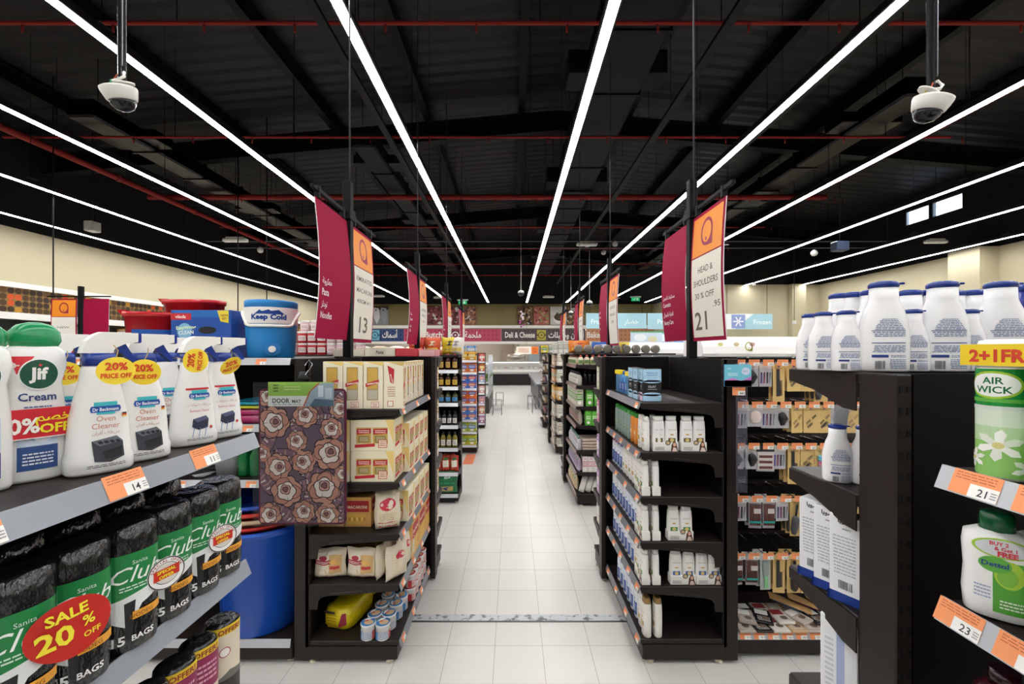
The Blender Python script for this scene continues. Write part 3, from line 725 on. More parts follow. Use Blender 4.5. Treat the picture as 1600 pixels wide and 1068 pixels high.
def nums(seed, n, W, lo=.04, wt=.068):
    rr = random.Random(seed); return [(lo+(W-wt-lo*1.3)*i/max(1, n-1)+rr.uniform(-.01, .01), str(rr.randint(3, 39))) for i in range(n)]

R1Z = [1.559, 1.263, .996, .726, .459, .146]
L1Z = [1.52, 1.08, .775, .472, .135]
A0, LX, RX = 2.44, -1.22, 1.262
# near endcap units
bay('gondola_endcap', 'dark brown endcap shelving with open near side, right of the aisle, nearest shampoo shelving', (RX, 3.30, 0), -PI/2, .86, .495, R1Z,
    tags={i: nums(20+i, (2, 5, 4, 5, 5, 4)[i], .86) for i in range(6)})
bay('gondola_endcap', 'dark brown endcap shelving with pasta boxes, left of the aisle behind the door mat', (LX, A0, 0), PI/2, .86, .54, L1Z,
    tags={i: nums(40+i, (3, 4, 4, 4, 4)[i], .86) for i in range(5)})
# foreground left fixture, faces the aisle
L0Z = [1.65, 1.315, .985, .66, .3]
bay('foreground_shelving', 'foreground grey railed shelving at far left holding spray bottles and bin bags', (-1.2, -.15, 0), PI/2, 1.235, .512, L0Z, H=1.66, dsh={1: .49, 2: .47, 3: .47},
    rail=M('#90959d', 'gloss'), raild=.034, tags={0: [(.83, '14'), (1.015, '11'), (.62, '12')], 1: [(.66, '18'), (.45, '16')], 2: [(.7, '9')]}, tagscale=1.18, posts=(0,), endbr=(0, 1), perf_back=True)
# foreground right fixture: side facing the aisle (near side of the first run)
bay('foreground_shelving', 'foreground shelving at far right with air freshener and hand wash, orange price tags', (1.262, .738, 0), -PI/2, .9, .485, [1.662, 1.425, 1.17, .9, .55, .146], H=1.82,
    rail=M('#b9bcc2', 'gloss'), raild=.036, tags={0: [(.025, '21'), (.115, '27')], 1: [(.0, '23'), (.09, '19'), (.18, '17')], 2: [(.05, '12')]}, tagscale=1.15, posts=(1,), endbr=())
# cross runs: panel facing us with upright at the aisle end, shallow shelves behind
def far_side(x_end, y, sgn, L, levels, label, d=.23, top=True):
    # local +X runs away from the aisle; shelves project to +Y (world)
    t = empty('gondola_run', (x_end, y, 0)); s = sgn; H = 1.822
    def bx(b, x0, x1, y0, y1, z0, z1, m, c=0): return b.box(min(s*x0, s*x1), max(s*x0, s*x1), y0, y1, z0, z1, m, c)
    bx(B(), .035, L, .03, .05, .1, H, SHB).build('back_panel', t)
    b = bx(B(), 0, .035, 0, .09, .02, H, SH, .003); perfo(b, s*.0175, -.001, .12, H-.03, .045, .006, .014, .008); b.build('upright', t)
    b = bx(B(), .037, .045, .0, .03, .05, H, SHB); b.build('upright_flange', t)
    b = bx(B(), L-.035, L, 0, .09, .02, H, SH, .003); b.build('upright', t)
    tp = bx(B(), .0, L, .0905, .09+d, H-.03, H, SH, .004); tp.build('top_shelf', t)
    for z in levels:
        sh = bx(B(), .0, L, .09, .09+d, z-.03, z, SH, .003).build('shelf', t)
        pts = [(.09+d-.004, z-.004), (.09+d-.004, z-.034), (.22, z-.052), (.17, z-.068), (.13, z-.082), (.092, z-.084), (.092, z-.004)]
        B().prism(pts, 'x', min(-s*.001, -s*.004), max(-s*.001, -s*.004), SH).build('bracket', sh)
    z = H; pts = [(.09+d-.004, z-.003), (.09+d-.004, z-.034), (.22, z-.052), (.17, z-.070), (.13, z-.086), (.092, z-.088), (.092, z-.003)]
    B().prism(pts, 'x', min(-s*.001, -s*.004), max(-s*.001, -s*.004), SH).build('bracket', t)
    bx(B(), .01, L-.01, .05, .09+d-.02, .03, .12, SH).build('kick_panel', t)
    bx(B(), .004, L-.01, .05, .09+d, .12, .15, SH).build('base_deck', t)
    for x in (.03, L-.03):
        for yy in (.04, .26): B().loft([(0, .026, .026), (.02, .014, .014), (.036, .008, .008)], M('#d8d2bd', 'satin'), 12).build('foot', t).location = (s*x, yy, 0)
    return tag(t, label, 'shelving')
far_side(.783, .835, 1, 1.6, [1.545, 1.268, .965, .66, .4], 'black backed shelving end at right foreground with white lotion bottles on top')
far_side(.722, 3.315, 1, 1.1, [1.545, 1.268, .965, .66, .4], 'tall black shelving back directly behind the right shampoo endcap')
far_side(-.628, 3.315, -1, 1.6, [1.545, 1.268, .965, .66, .4], 'tall black shelving back directly behind the left pasta endcap')
# near runs (face the camera)
def run(name, label, x0, x1, yfront, d, levels, rail, tags=None, H=1.82, posts=(0, 1), base=True, basez=None):
    return bay(name, label, (x0, yfront+d, 0), 0, x1-x0, d, levels, H=H, rail=rail, tags=tags, posts=posts)
LRZ = [1.825, 1.43, 1.10, .155]
t = run('gondola_run', 'housewares shelving behind the spray bottles, holding cooler and blue tub', -5.2, -1.315, 2.43, .60, LRZ, M('#b3b5ba', 'gloss'),
    {0: [(3.68, '8'), (3.35, '9'), (3.0, '5'), (2.6, '7')], 1: [(3.6, '6'), (3.1, '4')], 2: [(3.62, '13'), (3.2, '12')], 3: []}, H=1.80)
run_r = bay('gondola_run', 'hanging goods shelving with beauty accessories on hooks, right of the shampoo endcap', (1.352, 2.90, 0), 0, 3.2, .42, [.168], H=1.82, rail=M('#b3b5ba', 'gloss'),
    tags={0: [(.02+i*.085, str(7+i*2)) for i in range(9)]}, base=True, posts=(0, 1), tagscale=1.1)

# ---------------------------------------------------------------- aisle signs
MAG = M('#9c0f3c', 'flat'); SBK = M('#0d0c0d', 'dull')
def banner(parent, x0, x1, zt, zb, kind, texts, bend=0.02):
    b = B(); w_ = x1-x0; h = zt-zb; n = 14
    def off(v): return -bend*math.sin(PI*(v/h))          # gentle curl over the height
    for sgn, yy in ((-1, -.003), (1, .003)):
        v = []; f = []
        for i in range(n+1):
            z = h*i/n
            v += [(x0, yy+off(z), zb+z), (x1, yy+off(z), zb+z)]
        for i in range(n): f.append((2*i, 2*i+1, 2*i+3, 2*i+2))
        b.add(v, f, MAG)
    for x in (x0, x1):
        v = []
        for i in range(n+1): v += [(x, -.003+off(h*i/n), zb+h*i/n), (x, .003+off(h*i/n), zb+h*i/n)]
        b.add(v, [(2*i, 2*i+1, 2*i+3, 2*i+2) for i in range(n)], M('#d9c9cd', 'satin'))
    fn = lambda u, v_, l: (x0+u, -.004-l+off(v_), zb+v_)
    if kind == 'cat':
        p = Pr()
        for (s, v_, sz, ar) in texts: p.text(arabic(s) if ar else s, .035, v_, sz, '#f3e3e8', 3, 'l', .012, .78)
        b.put(p, fn); return b.build('category_banner', parent)
    p = Pr().rect(.022, h*.665, w_-.022, h-.022, '#ee8f22', 1, 1, 4)
    p.logo(w_*.5, h*.83, .085, '#9c1f3f', 3); b.put(p, fn)
    o = b.build('offer_banner', parent)
    c = B(); p = Pr().rect(.02, .025, w_-.02, h*.655, '#e6e2d6', 4, 1, 10)
    for (s, u, v_, sz, wd) in texts: p.text(s, w_*u, v_, sz, '#6d6a5e', 7, 'c', .004 if sz < .1 else .012, 1, fit=wd)
    c.put(p, fn, 'flat'); c.build('price_card', o)
    r_ = B()
    for xx in (x0+.005, x1-.005): r_.tube([(xx+.012*math.cos(a), -.0+.012*math.sin(a), zb+h*.66) for a in [2*PI*k/10 for k in range(11)]], .0018, M('#b9bbbf', 'metal'), 5)
    r_.tube([(x0, -.008, zb+h*.66), (x1, -.008, zb+h*.66)], .0025, M('#d8dadd', 'metal'), 5)
    r_.build('ring_clip', o); return o
def aisle_sign(loc, rz, cat_t, off_t, label, group=None, x1=.475):
    t = empty('aisle_sign', loc, rz)
    B().box(-.028, .028, -.028, .028, 0, 1.26, SBK, .003).build('post', t)
    B().box(-.53, .55, -.012, .012, 1.01, 1.035, SBK, .002).box(-.05, .05, -.035, .035, .98, 1.06, SBK, .003).build('crossbar', t)
    for x in (-.46, -.10, .10, .44): B().box(x-.012, x+.012, -.016, .016, .97, 1.045, M('#1c1c1e', 'dull'), .002).build('hook_clip', t)
    B().cyl(.03, .0, 1.035, 4.6, .006, M('#3a3a3d', 'paint'), 6).build('hanger_rod', t)
    banner(t, -.50, -.035, .97, .125, 'cat', cat_t, .03); banner(t, .035, x1, .97, .115, 'off', off_t, .02)
    return tag(t, label, 'sign', group)
aisle_sign((-1.18, 2.93, 1.822), PI/2, [('معكرونة', .335, .052, 1), ('Pasta', .265, .058, 0), ('نودلز', .195, .052, 1), ('Noodles', .125, .058, 0)],
           [('EMIRATES', .5, .46, .05, .32), ('MACARONI', .5, .375, .05, .32), ('400GM 4+1', .48, .295, .045, .28), ('13', .5, .075, .17, .17)], 'magenta pasta and noodles sign with orange offer banner reading 13')
aisle_sign((1.272, 2.90, 1.822), -PI/2, [('مستلزمات التجميل', .335, .04, 1), ('Cosmetics', .275, .048, 0), ('العناية بالجمال', .20, .045, 1), ('Beauty Care', .135, .048, 0)],
           [('HEAD &', .5, .45, .058, .2), ('SHOULDERS', .5, .365, .058, .33), ('30 % OFF', .46, .28, .056, .26), ('.95', .82, .21, .055, .09), ('21', .32, .075, .17, .17)], 'magenta cosmetics sign with orange offer banner reading 21')
sl = [(-1.18, 5.05), (-1.18, 7.25), (-1.18, 9.4)]; sr = [(1.27, 5.35), (1.27, 7.75), (1.27, 10.2)]
wd = ['second', 'third', 'fourth']
for i, (x, y) in enumerate(sl):
    aisle_sign((x, y, 1.822), PI/2, [('مسلة', .33, .045, 1), (['Sauces', 'Detergent', 'Cleaning'][i], .27, .05, 0), ('زيوت', .2, .045, 1), (['Oils', 'Tissues', 'Laundry'][i], .14, .05, 0)],
               [('OFFER', .5, .44, .05, .25), ('PRICE', .5, .37, .05, .2), ('1KG', .5, .3, .045, .1)], 'magenta hanging aisle sign on the left, %s in the row from the camera' % wd[i])
for i, (x, y) in enumerate(sr):
    aisle_sign((x, y, 1.822), -PI/2, [('خزائن', .45, .04, 1), (['Diapers', 'Health', 'Snacks'][i], .38, .045, 0), ('حليب', .30, .04, 1), (['Baby', 'Care', 'Nuts'][i], .22, .045, 0)],
               [('ASSORTED', .5, .46, .05, .25), ('ORGANIC', .5, .37, .05, .25), ('10%', .5, .28, .05, .12)], 'magenta hanging aisle sign on the right, %s in the row from the camera' % wd[i])
# sign seen flat at the far left
t = empty('aisle_sign', (-7.29, 6.9, 0)); zt, zb = 2.75, 1.95
B().box(-.03, .03, -.03, .03, 1.3, 2.96, SBK, .003).build('post', t)
B().box(-.56, .5, -.012, .012, 2.78, 2.80, SBK).build('crossbar', t)
B().cyl(-.47, 0, 2.8, 6.5, .01, M('#1a1a1c', 'paint'), 6).build('hanger_rod', t)
banner(t, -.50, -.06, zt, zb-.1, 'off', [('NEW', .5, .4, .05, .2)], .01); banner(t, .05, .48, zt, zb-.1, 'cat', [('خصم', .15, .06, 1), ('Home', .08, .06, 0)], .01)
tag(t, 'flat facing orange and magenta sign at far left above the spray bottles', 'sign')
for i, (px, py0, py1, D) in enumerate(((85, 300, 462, 6.5), (372, 430, 465, 9), (417, 435, 466, 9))):
    x = (px-801)*D/638; z1 = 1.87-(py1-548)*D/638
    if i == 0: continue
    tag(B().cyl(x, D, z1-.6, rz_(x)+.01, .012, SBK, 6).build('hanging_wire'), 'thin black wire hanging above the blue cooler, %s one' % ('', 'left', 'right')[i], 'wire')

# ---------------------------------------------------------------- second, third... gondolas along the aisle
WR = M('#d5d6da', 'gloss')
L2Z = [1.635, 1.43, 1.23, .957, .68, .38, .117]
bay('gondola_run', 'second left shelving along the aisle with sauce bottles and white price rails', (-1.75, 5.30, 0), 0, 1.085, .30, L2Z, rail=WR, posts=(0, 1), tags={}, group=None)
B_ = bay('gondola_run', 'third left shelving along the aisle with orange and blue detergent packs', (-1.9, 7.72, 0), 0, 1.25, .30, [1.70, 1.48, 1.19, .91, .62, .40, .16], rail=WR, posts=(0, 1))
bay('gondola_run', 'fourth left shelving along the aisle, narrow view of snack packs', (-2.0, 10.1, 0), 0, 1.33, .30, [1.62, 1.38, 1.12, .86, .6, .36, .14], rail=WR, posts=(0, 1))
R2Z = [1.70, 1.439, 1.208, .985, .815, .65, .408, .148]
R2Z = [1.70, 1.45, 1.20, .97, .66, .408, .148]
TR = M('#8b7670', 'gloss')
bay('gondola_endcap', 'second right endcap shelving, with green boxes and rolled white towels', (1.27, 5.78, 0), -PI/2, .86, .50, R2Z, rail=TR)
bay('gondola_endcap', 'third right endcap shelving, with cream cartons in columns', (1.27, 8.22, 0), -PI/2, .86, .50, [1.60, 1.30, .98, .66, .36, .14], rail=TR)
bay('gondola_endcap', 'fourth right endcap shelving, with dark snack packs', (1.27, 10.7, 0), -PI/2, .86, .55, [1.60, 1.35, 1.1, .85, .6, .36, .14], rail=TR)
far_side(.722, 5.80, 1, 1.1, [1.5, 1.2, .9, .6, .3], 'black shelving back behind the second right endcap')
far_side(.722, 8.24, 1, 1.1, [1.5, 1.2, .9, .6, .3], 'black shelving back behind the third right endcap')
# ================================================================ PRODUCTS
WH = M('#eceae6', 'satin'); WG = M('#efeeec', 'gloss'); BLUE = M('#17358c', 'gloss')
# ---- foreground left, top shelf
JSEC = [(0, .040, .024), (.006, .043, .028), (.05, .044, .029), (.12, .041, .028), (.165, .036, .026), (.195, .043, .028), (.218, .040, .026), (.228, .030, .020)]
def jif():
    t = empty('cream_cleaner_bottle')
    B().loft(JSEC, WG, 32, 2.6).build('bottle_body', t)
    b = B().loft([(.226, .031, .021), (.236, .036, .024), (.252, .034, .023), (.263, .024, .017), (.268, .008, .006)], M('#1c8a54', 'gloss'), 24, 2.4); b.build('cap', t)
    p = Pr(); p.rect(-.026, .02, .026, .10, '#2b4d86', 1, 10, 6).rect(-.026, .06, .026, .115, '#c7d4e6', 2, 10, 6)
    p.ell(.0, .085, .02, .016, '#8fa6c8', 3).ell(.006, .075, .012, .009, '#e9eef6', 4).lines(-.02, .028, .02, .05, 4, '#dfe6f3', 4)
    p.lines(-.018, .112, .018, .128, 3, '#5a6c9c', 3).text('Cream', 0, .136, .018, '#1d3674', 3, bold=.02)
    p.poly([(-.034, .21), (-.004, .21), (-.026, .180)], '#d8323c', 3)
    p.ell(.002, .180, .0265, .0265, '#0f4f39', 4).ring(.002, .180, .0255, .002, '#e6efe9', 5).text('Jif', .001, .172, .027, '#f4f6f2', 6, bold=.04).rect(.001, .1935, .005, .197, '#d8323c', 6)
    B().put(p, onloft(JSEC, 2.6), 'satin').build('label', t); return t
for i, (px, y) in enumerate(((54, .70), (-40, .63))):
    place('jif', jif, ((px-801)*y/638, y, 1.651), 1.02, 'white cream cleaner bottle with green cap, %s' % ['beside the spray bottles'] [0] if i == 0 else 'white cream cleaner bottle with green cap, cut by the left picture edge', 'bottle', 'cream cleaner bottles', s=(.88, .9, 1))
place('jif', jif, (-.93, .71, 1.651), 1.02, 'white cream cleaner bottle standing behind the one beside the spray bottles', 'bottle', 'cream cleaner bottles')
# discount band across the two cream cleaner bottles
b = B(); x0_, y0_ = (52-801)*.70/638, .70
def band(u, v, l):
    # u along the band, from the left bottle to the right one
    a = 1.02; cx, sx_ = math.cos(a), math.sin(a)
    lx = u; ly = -(.034+l)+(.012*(abs(u-.0)/.05)**2 if u > .0 else 0)
    return (x0_+lx*cx-ly*sx_, y0_+lx*sx_+ly*cx, 1.651+v)
p = Pr().rect(-.12, .075, .042, .123, '#cf2430', 1, 12, 1).rect(-.12, .0735, .043, .075, '#f1e9e2', 1, 12, 1).text('50%', -.022, .084, .034, '#f6f2ea', 4, bold=.03, sx=.85).text('OFF', .02, .082, .021, '#f2df2e', 4, bold=.03).text(arabic('خصم'), .018, .102, .02, '#f2df2e', 4, bold=.02)
b.put(p, band, 'card'); tag(b.build('discount_band'), 'red 50% OFF band across the cream cleaner bottles', 'price band')

SSEC = [(0, .042, .026), (.006, .046, .031), (.028, .046, .032), (.036, .0435, .030), (.10, .039, .028), (.14, .031, .026), (.165, .026, .023), (.185, .0235, .021), (.195, .021, .02)]
def spray(kind):
    def mk():
        t = empty('spray_bottle')
        B().loft(SSEC, WG, 32, 3.0).build('bottle_body', t)
        B().loft([(.193, .0235, .022), (.215, .023, .0215)], BLUE, 24, 3).build('collar', t)
        b = B(); b.T = Matrix.Diagonal((.70, 1, 1, 1))              # trigger head, long and angular
        b.prism([(-.036, .215), (-.034, .222), (-.028, .235), (-.012, .248), (.0, .2525), (.072, .2525), (.072, .236), (.045, .232), (.026, .224), (.02, .215)], 'y', -.0165, .0165, WH)
        b.prism([(-.028, .236), (-.012, .249), (.0, .2535), (.06, .2535), (.03, .243), (0, .238)], 'y', -.0125, .0125, WH)
        b.build('trigger_head', t)
        B().box(.050, .056, -.015, .015, .234, .2535, BLUE, .002).build('nozzle', t)
        b = B(); b.T = Matrix.Diagonal((.78, 1, 1, 1)); b.prism([(.028, .228), (.044, .232), (.050, .222), (.062, .205), (.066, .198), (.060, .196), (.048, .206), (.038, .214), (.028, .216)], 'y', -.009, .009, BLUE).build('trigger', t)
        p = Pr(); y0 = .012
        cyan = '#3fb6c0'; db = '#1e4f9e'
        p.rect(-.018, .121, .018, .128, cyan, 2, 6).rect(-.014, .106, .014, .110, cyan, 2, 6).poly([(-.022, .110), (.022, .110), (.024, .1155), (.022, .121), (-.022, .121), (-.024, .1155)], db, 3)
        p.text('Dr Beckmann', 0, .112, .0085, '#f2f4f8', 4, bold=.02, fit=.040)
        if kind == 'oven':
            p.text('Oven', .0, .094, .0135, '#c97f68', 3, bold=.0).text('Cleaner', .0, .081, .0135, '#c97f68', 3)
            p.text(arabic('منظف أفران'), 0, .071, .008, '#b98a6a', 3)
            p.poly([(-.022, .060), (.016, .066), (.026, .056), (.028, .028), (.006, .020), (-.018, .024)], '#3b3d44', 2).poly([(-.022, .060), (.016, .066), (.026, .056), (-.010, .050)], '#6a6e78', 3)
            for q in range(4): p.poly([(-.014+q*.009, .0585), (-.008+q*.009, .0595), (-.004+q*.009, .0545), (-.010+q*.009, .0535)], '#23252a', 4)
            p.poly([(-.006, .040), (.024, .046), (.024, .030), (-.002, .026)], '#1b1c20', 4); p.rect(.026, .104, .034, .1065, '#222222', 3).rect(.026, .1015, .034, .104, '#c8312a', 3).rect(.026, .099, .034, .1015, '#e2b73a', 3)
        else:
            p.rect(-.030, .129, .022, .1335, '#c8313c', 3, 6)
            p.text(arabic('منظف شوايات'), 0, .092, .0085, '#c0907a', 3).text('Barbecue Cleaner', 0, .078, .0085, '#c05a58', 3, fit=.045)
            p.poly([(-.016, .062), (.014, .068), (.020, .060), (.018, .040), (-.004, .036), (-.018, .044)], '#2f3348', 3).poly([(-.016, .062), (.014, .068), (.020, .060), (-.006, .054)], '#565c7a', 4)
            for x in (-.014, .0, .014): p.poly([(x, .042), (x+.0015, .042), (x-.003, .020), (x-.0045, .020)], '#4d7fb8', 3)
            p.ell(.026, .040, .004, .004, '#c04a4a', 3, 8)
        p.lines(-.03, .0125, .03, .0185, 2, '#7a7680', 3)
        for q_ in range(len(p.items)): p.items[q_] = ([(u*.86+.003, v) for u, v in p.items[q_][0]],)+p.items[q_][1:]
        B().put(p, onloft(SSEC, 3.0), 'card').build('label', t); return t
    return mk
def disc():
    t = empty('discount_tag'); p = Pr().text('20%', 0, .002, .020, '#d8432c', 3, bold=.03).text('PRICE OFF', 0, -.0135, .0125, '#d8432c', 3, bold=.03, fit=.046)
    b = B().prism([(.0295*math.cos(a), .0265*math.sin(a)) for a in [2*PI*k/32 for k in range(32)]], 'y', -.0004, .0004, M('#f5d93c', 'card')).put(p, front(-.0006)).put(p, back(.0006))
    b.build('disc', t); B().tube([(0, 0, .025), (.004, .004, .04), (0, .012, .05)], .0008, M('#b59a3a', 'satin'), 5).build('string', t); return t
SPR = [(155, .745, 'oven', 'white oven cleaner spray bottle, nearest of the full ones, lower left'), (220, .83, 'oven', 'white oven cleaner spray bottle, with 20% disc at its left shoulder'),
       (302, .965, 'bbq', 'white barbecue cleaner spray bottle, second from the shelf end'), (345, 1.045, 'bbq', 'white barbecue cleaner spray bottle, last at the shelf end')]
for px, y, k, lab in SPR: place('spray_'+k, spray(k), ((px-801)*y/638*1, y, 1.651), 1.0, lab, 'bottle', 'trigger spray bottles')
for px, y, k, lab in ((92, .83, 'oven', 'oven cleaner spray bottle partly hidden between cream cleaner and spray bottles'), (258, 1.03, 'oven', 'oven cleaner spray bottle in the second row, behind the two disc tags'), (318, 1.16, 'bbq', 'barbecue cleaner spray bottle in the second row near the shelf end')):
    place('spray_'+k, spray(k), ((px-801)*y/638, y-.0, 1.651), 1.0, lab, 'bottle', 'trigger spray bottles')
for px, py, D, rz, lab in ((101, 583, .80, .5, 'yellow 20% disc at the left, half hidden by cream cleaner'), (182, 579, .69, 1.1, 'yellow discount disc turned sideways, left of the upright one'), (226, 581, .74, .25, 'yellow 20% price off disc in the middle'),
                       (306, 563, .88, .35, 'yellow 20% disc on the second last spray bottle'), (361, 571, .97, 1.55, 'yellow discount disc seen edge on at the shelf end')):
    x, y, z = pix(px, py, D)
    o = place('disc', disc, (x, y, z), rz, lab, 'price tag', 'yellow discount discs', s=.87)
    if px == 306: o.rotation_euler = (0, -PI/2+.1, .35)
    if px in (100,): o.rotation_euler = (0, -.5, .5)
    if px == 361: o.rotation_euler = (.5, -.3, 1.2)

# ---- bin bag rolls
def rollsec(r, h): return [(0, r*.80, r*.72), (.006, r*.96, r*.88), (h*.15, r, r*.92), (h*.5, r*.99, r*.91), (h*.85, r, r*.92), (h-.006, r*.94, r*.86), (h, r*.72, r*.66), (h-.004, r*.35, r*.3)]
def roll(h=.235, r=.047, kind='club'):
    def mk():
        t = empty('bin_bag_roll'); S = rollsec(r, h)
        b = B().loft(S, M('#141416', 'wrap'), 28, 2.3, jit=.035, seed=3); b.build('roll_body', t)
        s2 = [(0, r, r*.92), (h, r, r*.92)]; fn = onloft(s2, 2.3); p = Pr(); w_ = r*.985
        if kind == 'club':
            p.rect(-w_, h*.40, w_, h*.78, '#1a7d3f', 1, 14)
            p.poly([(-w_*.9, h*.30), (-w_*.9, h*.42), (w_*.9, h*.50), (w_*.9, h*.42), (w_*.2, h*.36), (-w_*.2, h*.2)], '#e2e3e2', 2)
            p.poly([(-w_*.35, h*.40), (w_*.0, h*.41), (-w_*.1, h*.1), (-w_*.3, h*.12)], '#1d1e20', 3)
            p.rect(-w_*.1, h*.26, w_*.92, h*.32, '#e8a233', 4, 8).text('BIODEG', w_*.2, h*.272, .010, '#7c4a12', 5, bold=.01)
            p.text('Sanita', w_*.15, h*.69, .010, '#dfeee2', 3).text('Club', 0, h*.56, .040, '#f0f4f0', 3, bold=.0, shear=.35, fit=.075)
            p.lines(-w_*.5, h*.49, w_*.6, h*.535, 2, '#cfe4d3', 3).text('15', -w_*.5, h*.09, .022, '#e8e8e6', 3, bold=.03).text('BAGS', w_*.25, h*.095, .0145, '#e8e8e6', 3, bold=.02)
        else:
            p.rect(-w_, h*.0+.006, w_, h*.40, '#33302f', 1, 14).rect(-w_, h*.40, w_, h*.88, kind, 1, 14).rect(-w_, h*.88, w_, h*.97, '#e0c02f', 2, 14)
            p.text('OFFER!', 0, h*.895, .016, '#8c2a20', 4, bold=.03)
            if kind == '#d9cdb8':
                p.ell(-w_*.3, h*.7, .012, .010, '#f0ebe2', 3).ring(-w_*.3, h*.7, .011, .002, '#a8455a', 4).poly([(-w_*.95, h*.40), (w_*.9, h*.40), (w_*.9, h*.46), (0, h*.49)], '#6a6a62', 2).text('10', w_*.0, h*.06, .03, '#eeeae2', 4, bold=.02)
            else:
                p.rect(-w_*.5, h*.05, w_, h*.55, '#d9cdb8', 2, 8).lines(-w_*.4, h*.15, w_*.6, h*.5, 5, '#8a2448', 3); p.lines(-w_*.7, h*.62, w_*.6, h*.82, 4, '#d9a6b6', 3)
        b = B().put(p, fn, 'satin'); b.build('label', t); return t
    return mk
RL = [(55, .60, 'first'), (135, .685, 'second'), (208, .775, 'third'), (262, .86, 'fourth'), (303, .945, 'fifth'), (343, 1.02, 'sixth')]
for px, y, nm in RL:
    x = (px-801)*y/638*.985
    place('roll', roll(), (-.735 if y > .7 else -.74, y, 1.316), 1.08, 'black and green bin bag roll on the middle shelf, %s from the left' % nm, 'bin bag roll', 'green labelled bin bag rolls')
for i, y in enumerate((.70, .80, .90, 1.0)):
    place('roll', roll(), (-.87, y, 1.316), PI/2-.1, 'black bin bag roll in the back row of the middle shelf, %s from the left' % ORD[i], 'bin bag roll', 'green labelled bin bag rolls')
for i, (y, k) in enumerate(((.72, '#8a2450'), (.80, '#8a2450'), (.87, '#8a2450'), (.935, '#8a2450'), (1.01, '#d9cdb8'))):
    place('mroll'+k, roll(.225, .037, k), (-.72, y, .986), PI/2-.45, ['maroon bin bag roll hidden low at the rail', 'maroon bin bag roll with dark top at the bottom edge', 'maroon bin bag roll with yellow offer stripe, left of its twin', 'maroon and cream bin bag roll beside the cream one', 'cream bin bag roll with yellow offer stripe at shelf end'][i], 'bin bag roll', 'offer striped bin bag rolls')
# stickers on the rolls
def sticker(loc, rz, maker, label):
    b = B(); maker(b); o = b.build('offer_sticker', None, loc, rz); return tag(o, label, 'sticker')
def sale(b):
    p = Pr().ell(0, 0, .048, .045, '#c3281f', 1, 32).text('SALE', -.004, .016, .022, '#f3e23a', 3, bold=.03, rot=.1).text('20', -.016, -.021, .040, '#f3e23a', 3, bold=.03, rot=.1).text('%', .020, -.004, .022, '#f3e23a', 3, bold=.02, rot=.1).text('OFF', .024, -.022, .012, '#f3e23a', 3, bold=.02, rot=.1)
    b.put(p, lambda u, v, l: (u, -l-.002+abs(u)**2*4, v), 'card')
sticker((-.672, .622, 1.449), PI/2-.45, sale, 'big red and yellow SALE 20% OFF sticker bridging two black rolls')
def spec(b):
    p = Pr().ell(0, 0, .031, .031, '#f1efec', 1, 30).ring(0, 0, .0295, .002, '#3a3334', 2).ring(0, 0, .020, .0012, '#3a3334', 2).ell(0, 0, .018, .018, '#d8d2c8', 2, 24).poly([(-.021, -.011), (.021, -.007), (.021, .013), (-.021, .009)], '#c8301f', 3)
    p.text('SPECIAL', 0, .0025, .0085, '#f3df3a', 4, bold=.03, rot=.08).text('OFFER', 0, -.0075, .0085, '#f3df3a', 4, bold=.03, rot=.08)
    for k in range(13):
        a = .35+k*(PI-.7)/12; p.text('SPECIAL OFFER'[12-k], .0225*math.cos(a), .0225*math.sin(a), .0068, '#a8332a', 3, bold=.02, rot=a-PI/2)
    b.put(p, lambda u, v, l: (u, -l-.004, v), 'card')
sticker((-.680, .80, 1.437), PI/2-.45, spec, 'round white SPECIAL OFFER sticker on the third and fourth rolls')
sticker((-.680, .955, 1.434), PI/2-.45, spec, 'round white SPECIAL OFFER sticker on the roll nearest the shelf end')

# ---- left run, behind: cooler, cleaning sets, tubs
def ringlathe(b, prof, m, n=36, sy=1.0, e=2.0):    # open vessel from an outer+inner profile (r, z)
    return b.loft([(z, r, r*sy) for r, z in prof], m, n, e, caps=True)
t = empty('drink_cooler', (-1.545, 2.62, 1.826), .42); CB = M('#1f86cf', 'satin')
B().loft([(0, .125, .125), (.01, .132, .132), (.20, .145, .145), (.21, .147, .147)], CB, 36).build('body', t)
b = B().loft([(.21, .150, .150), (.225, .150, .150), (.31, .151, .151), (.312, .151, .151)], WH, 36)
p = Pr().text('Keep Cold', 0, .238, .042, '#1c3f8c', 3, bold=.05, fit=.2); p.poly([(-.08, .27), (-.05, .295), (-.02, .277), (.0, .297), (.03, .28), (.055, .296), (.09, .268), (.03, .272), (-.03, .270)], '#1c3f8c', 3)
b.put(p, wrapm(.1515)).build('band', t)
B().loft([(.312, .148, .148), (.35, .150, .150), (.358, .146, .146), (.360, .09, .09)], CB, 36).build('lid', t)
B().tube([(.158*math.cos(a), -.158*math.sin(a)*.98, .198+.09*max(0, abs(math.cos(a))-.75)/.25) for a in [PI*k/18 for k in range(19)]], .009, WH, 8).build('handle', t)
b = B(); b.T = Matrix.Translation((.02, -.135, .055)) @ Matrix.Rotation(PI/2, 4, 'X'); b.loft([(0, .045, .04), (.012, .045, .04)], M('#1a74b8', 'satin'), 20).loft([(.012, .02, .02), (.03, .02, .02)], WH, 16); b.build('spigot', t)
tag(t, 'blue drink cooler with white band and handle on shelving top', 'cooler')
def box_thing(name, loc, rz, dims, col, prints, label, cat='box', fin='card', group=None, c=.002):
    w_, d, h = dims; b = B().box(-w_/2, w_/2, -d/2, d/2, 0, h, M(col, fin), c)
    for side, p in prints.items():
        fn = {'f': front(-d/2), 'r': right(w_/2), 'l': left(-w_/2), 't': topm(h), 'b': back(d/2)}[side]; b.put(p, fn, fin)
    o = b.build(name, None, loc, rz); return tag(o, label, cat, group)
x, y, z = pix(312, 555, 2.5)
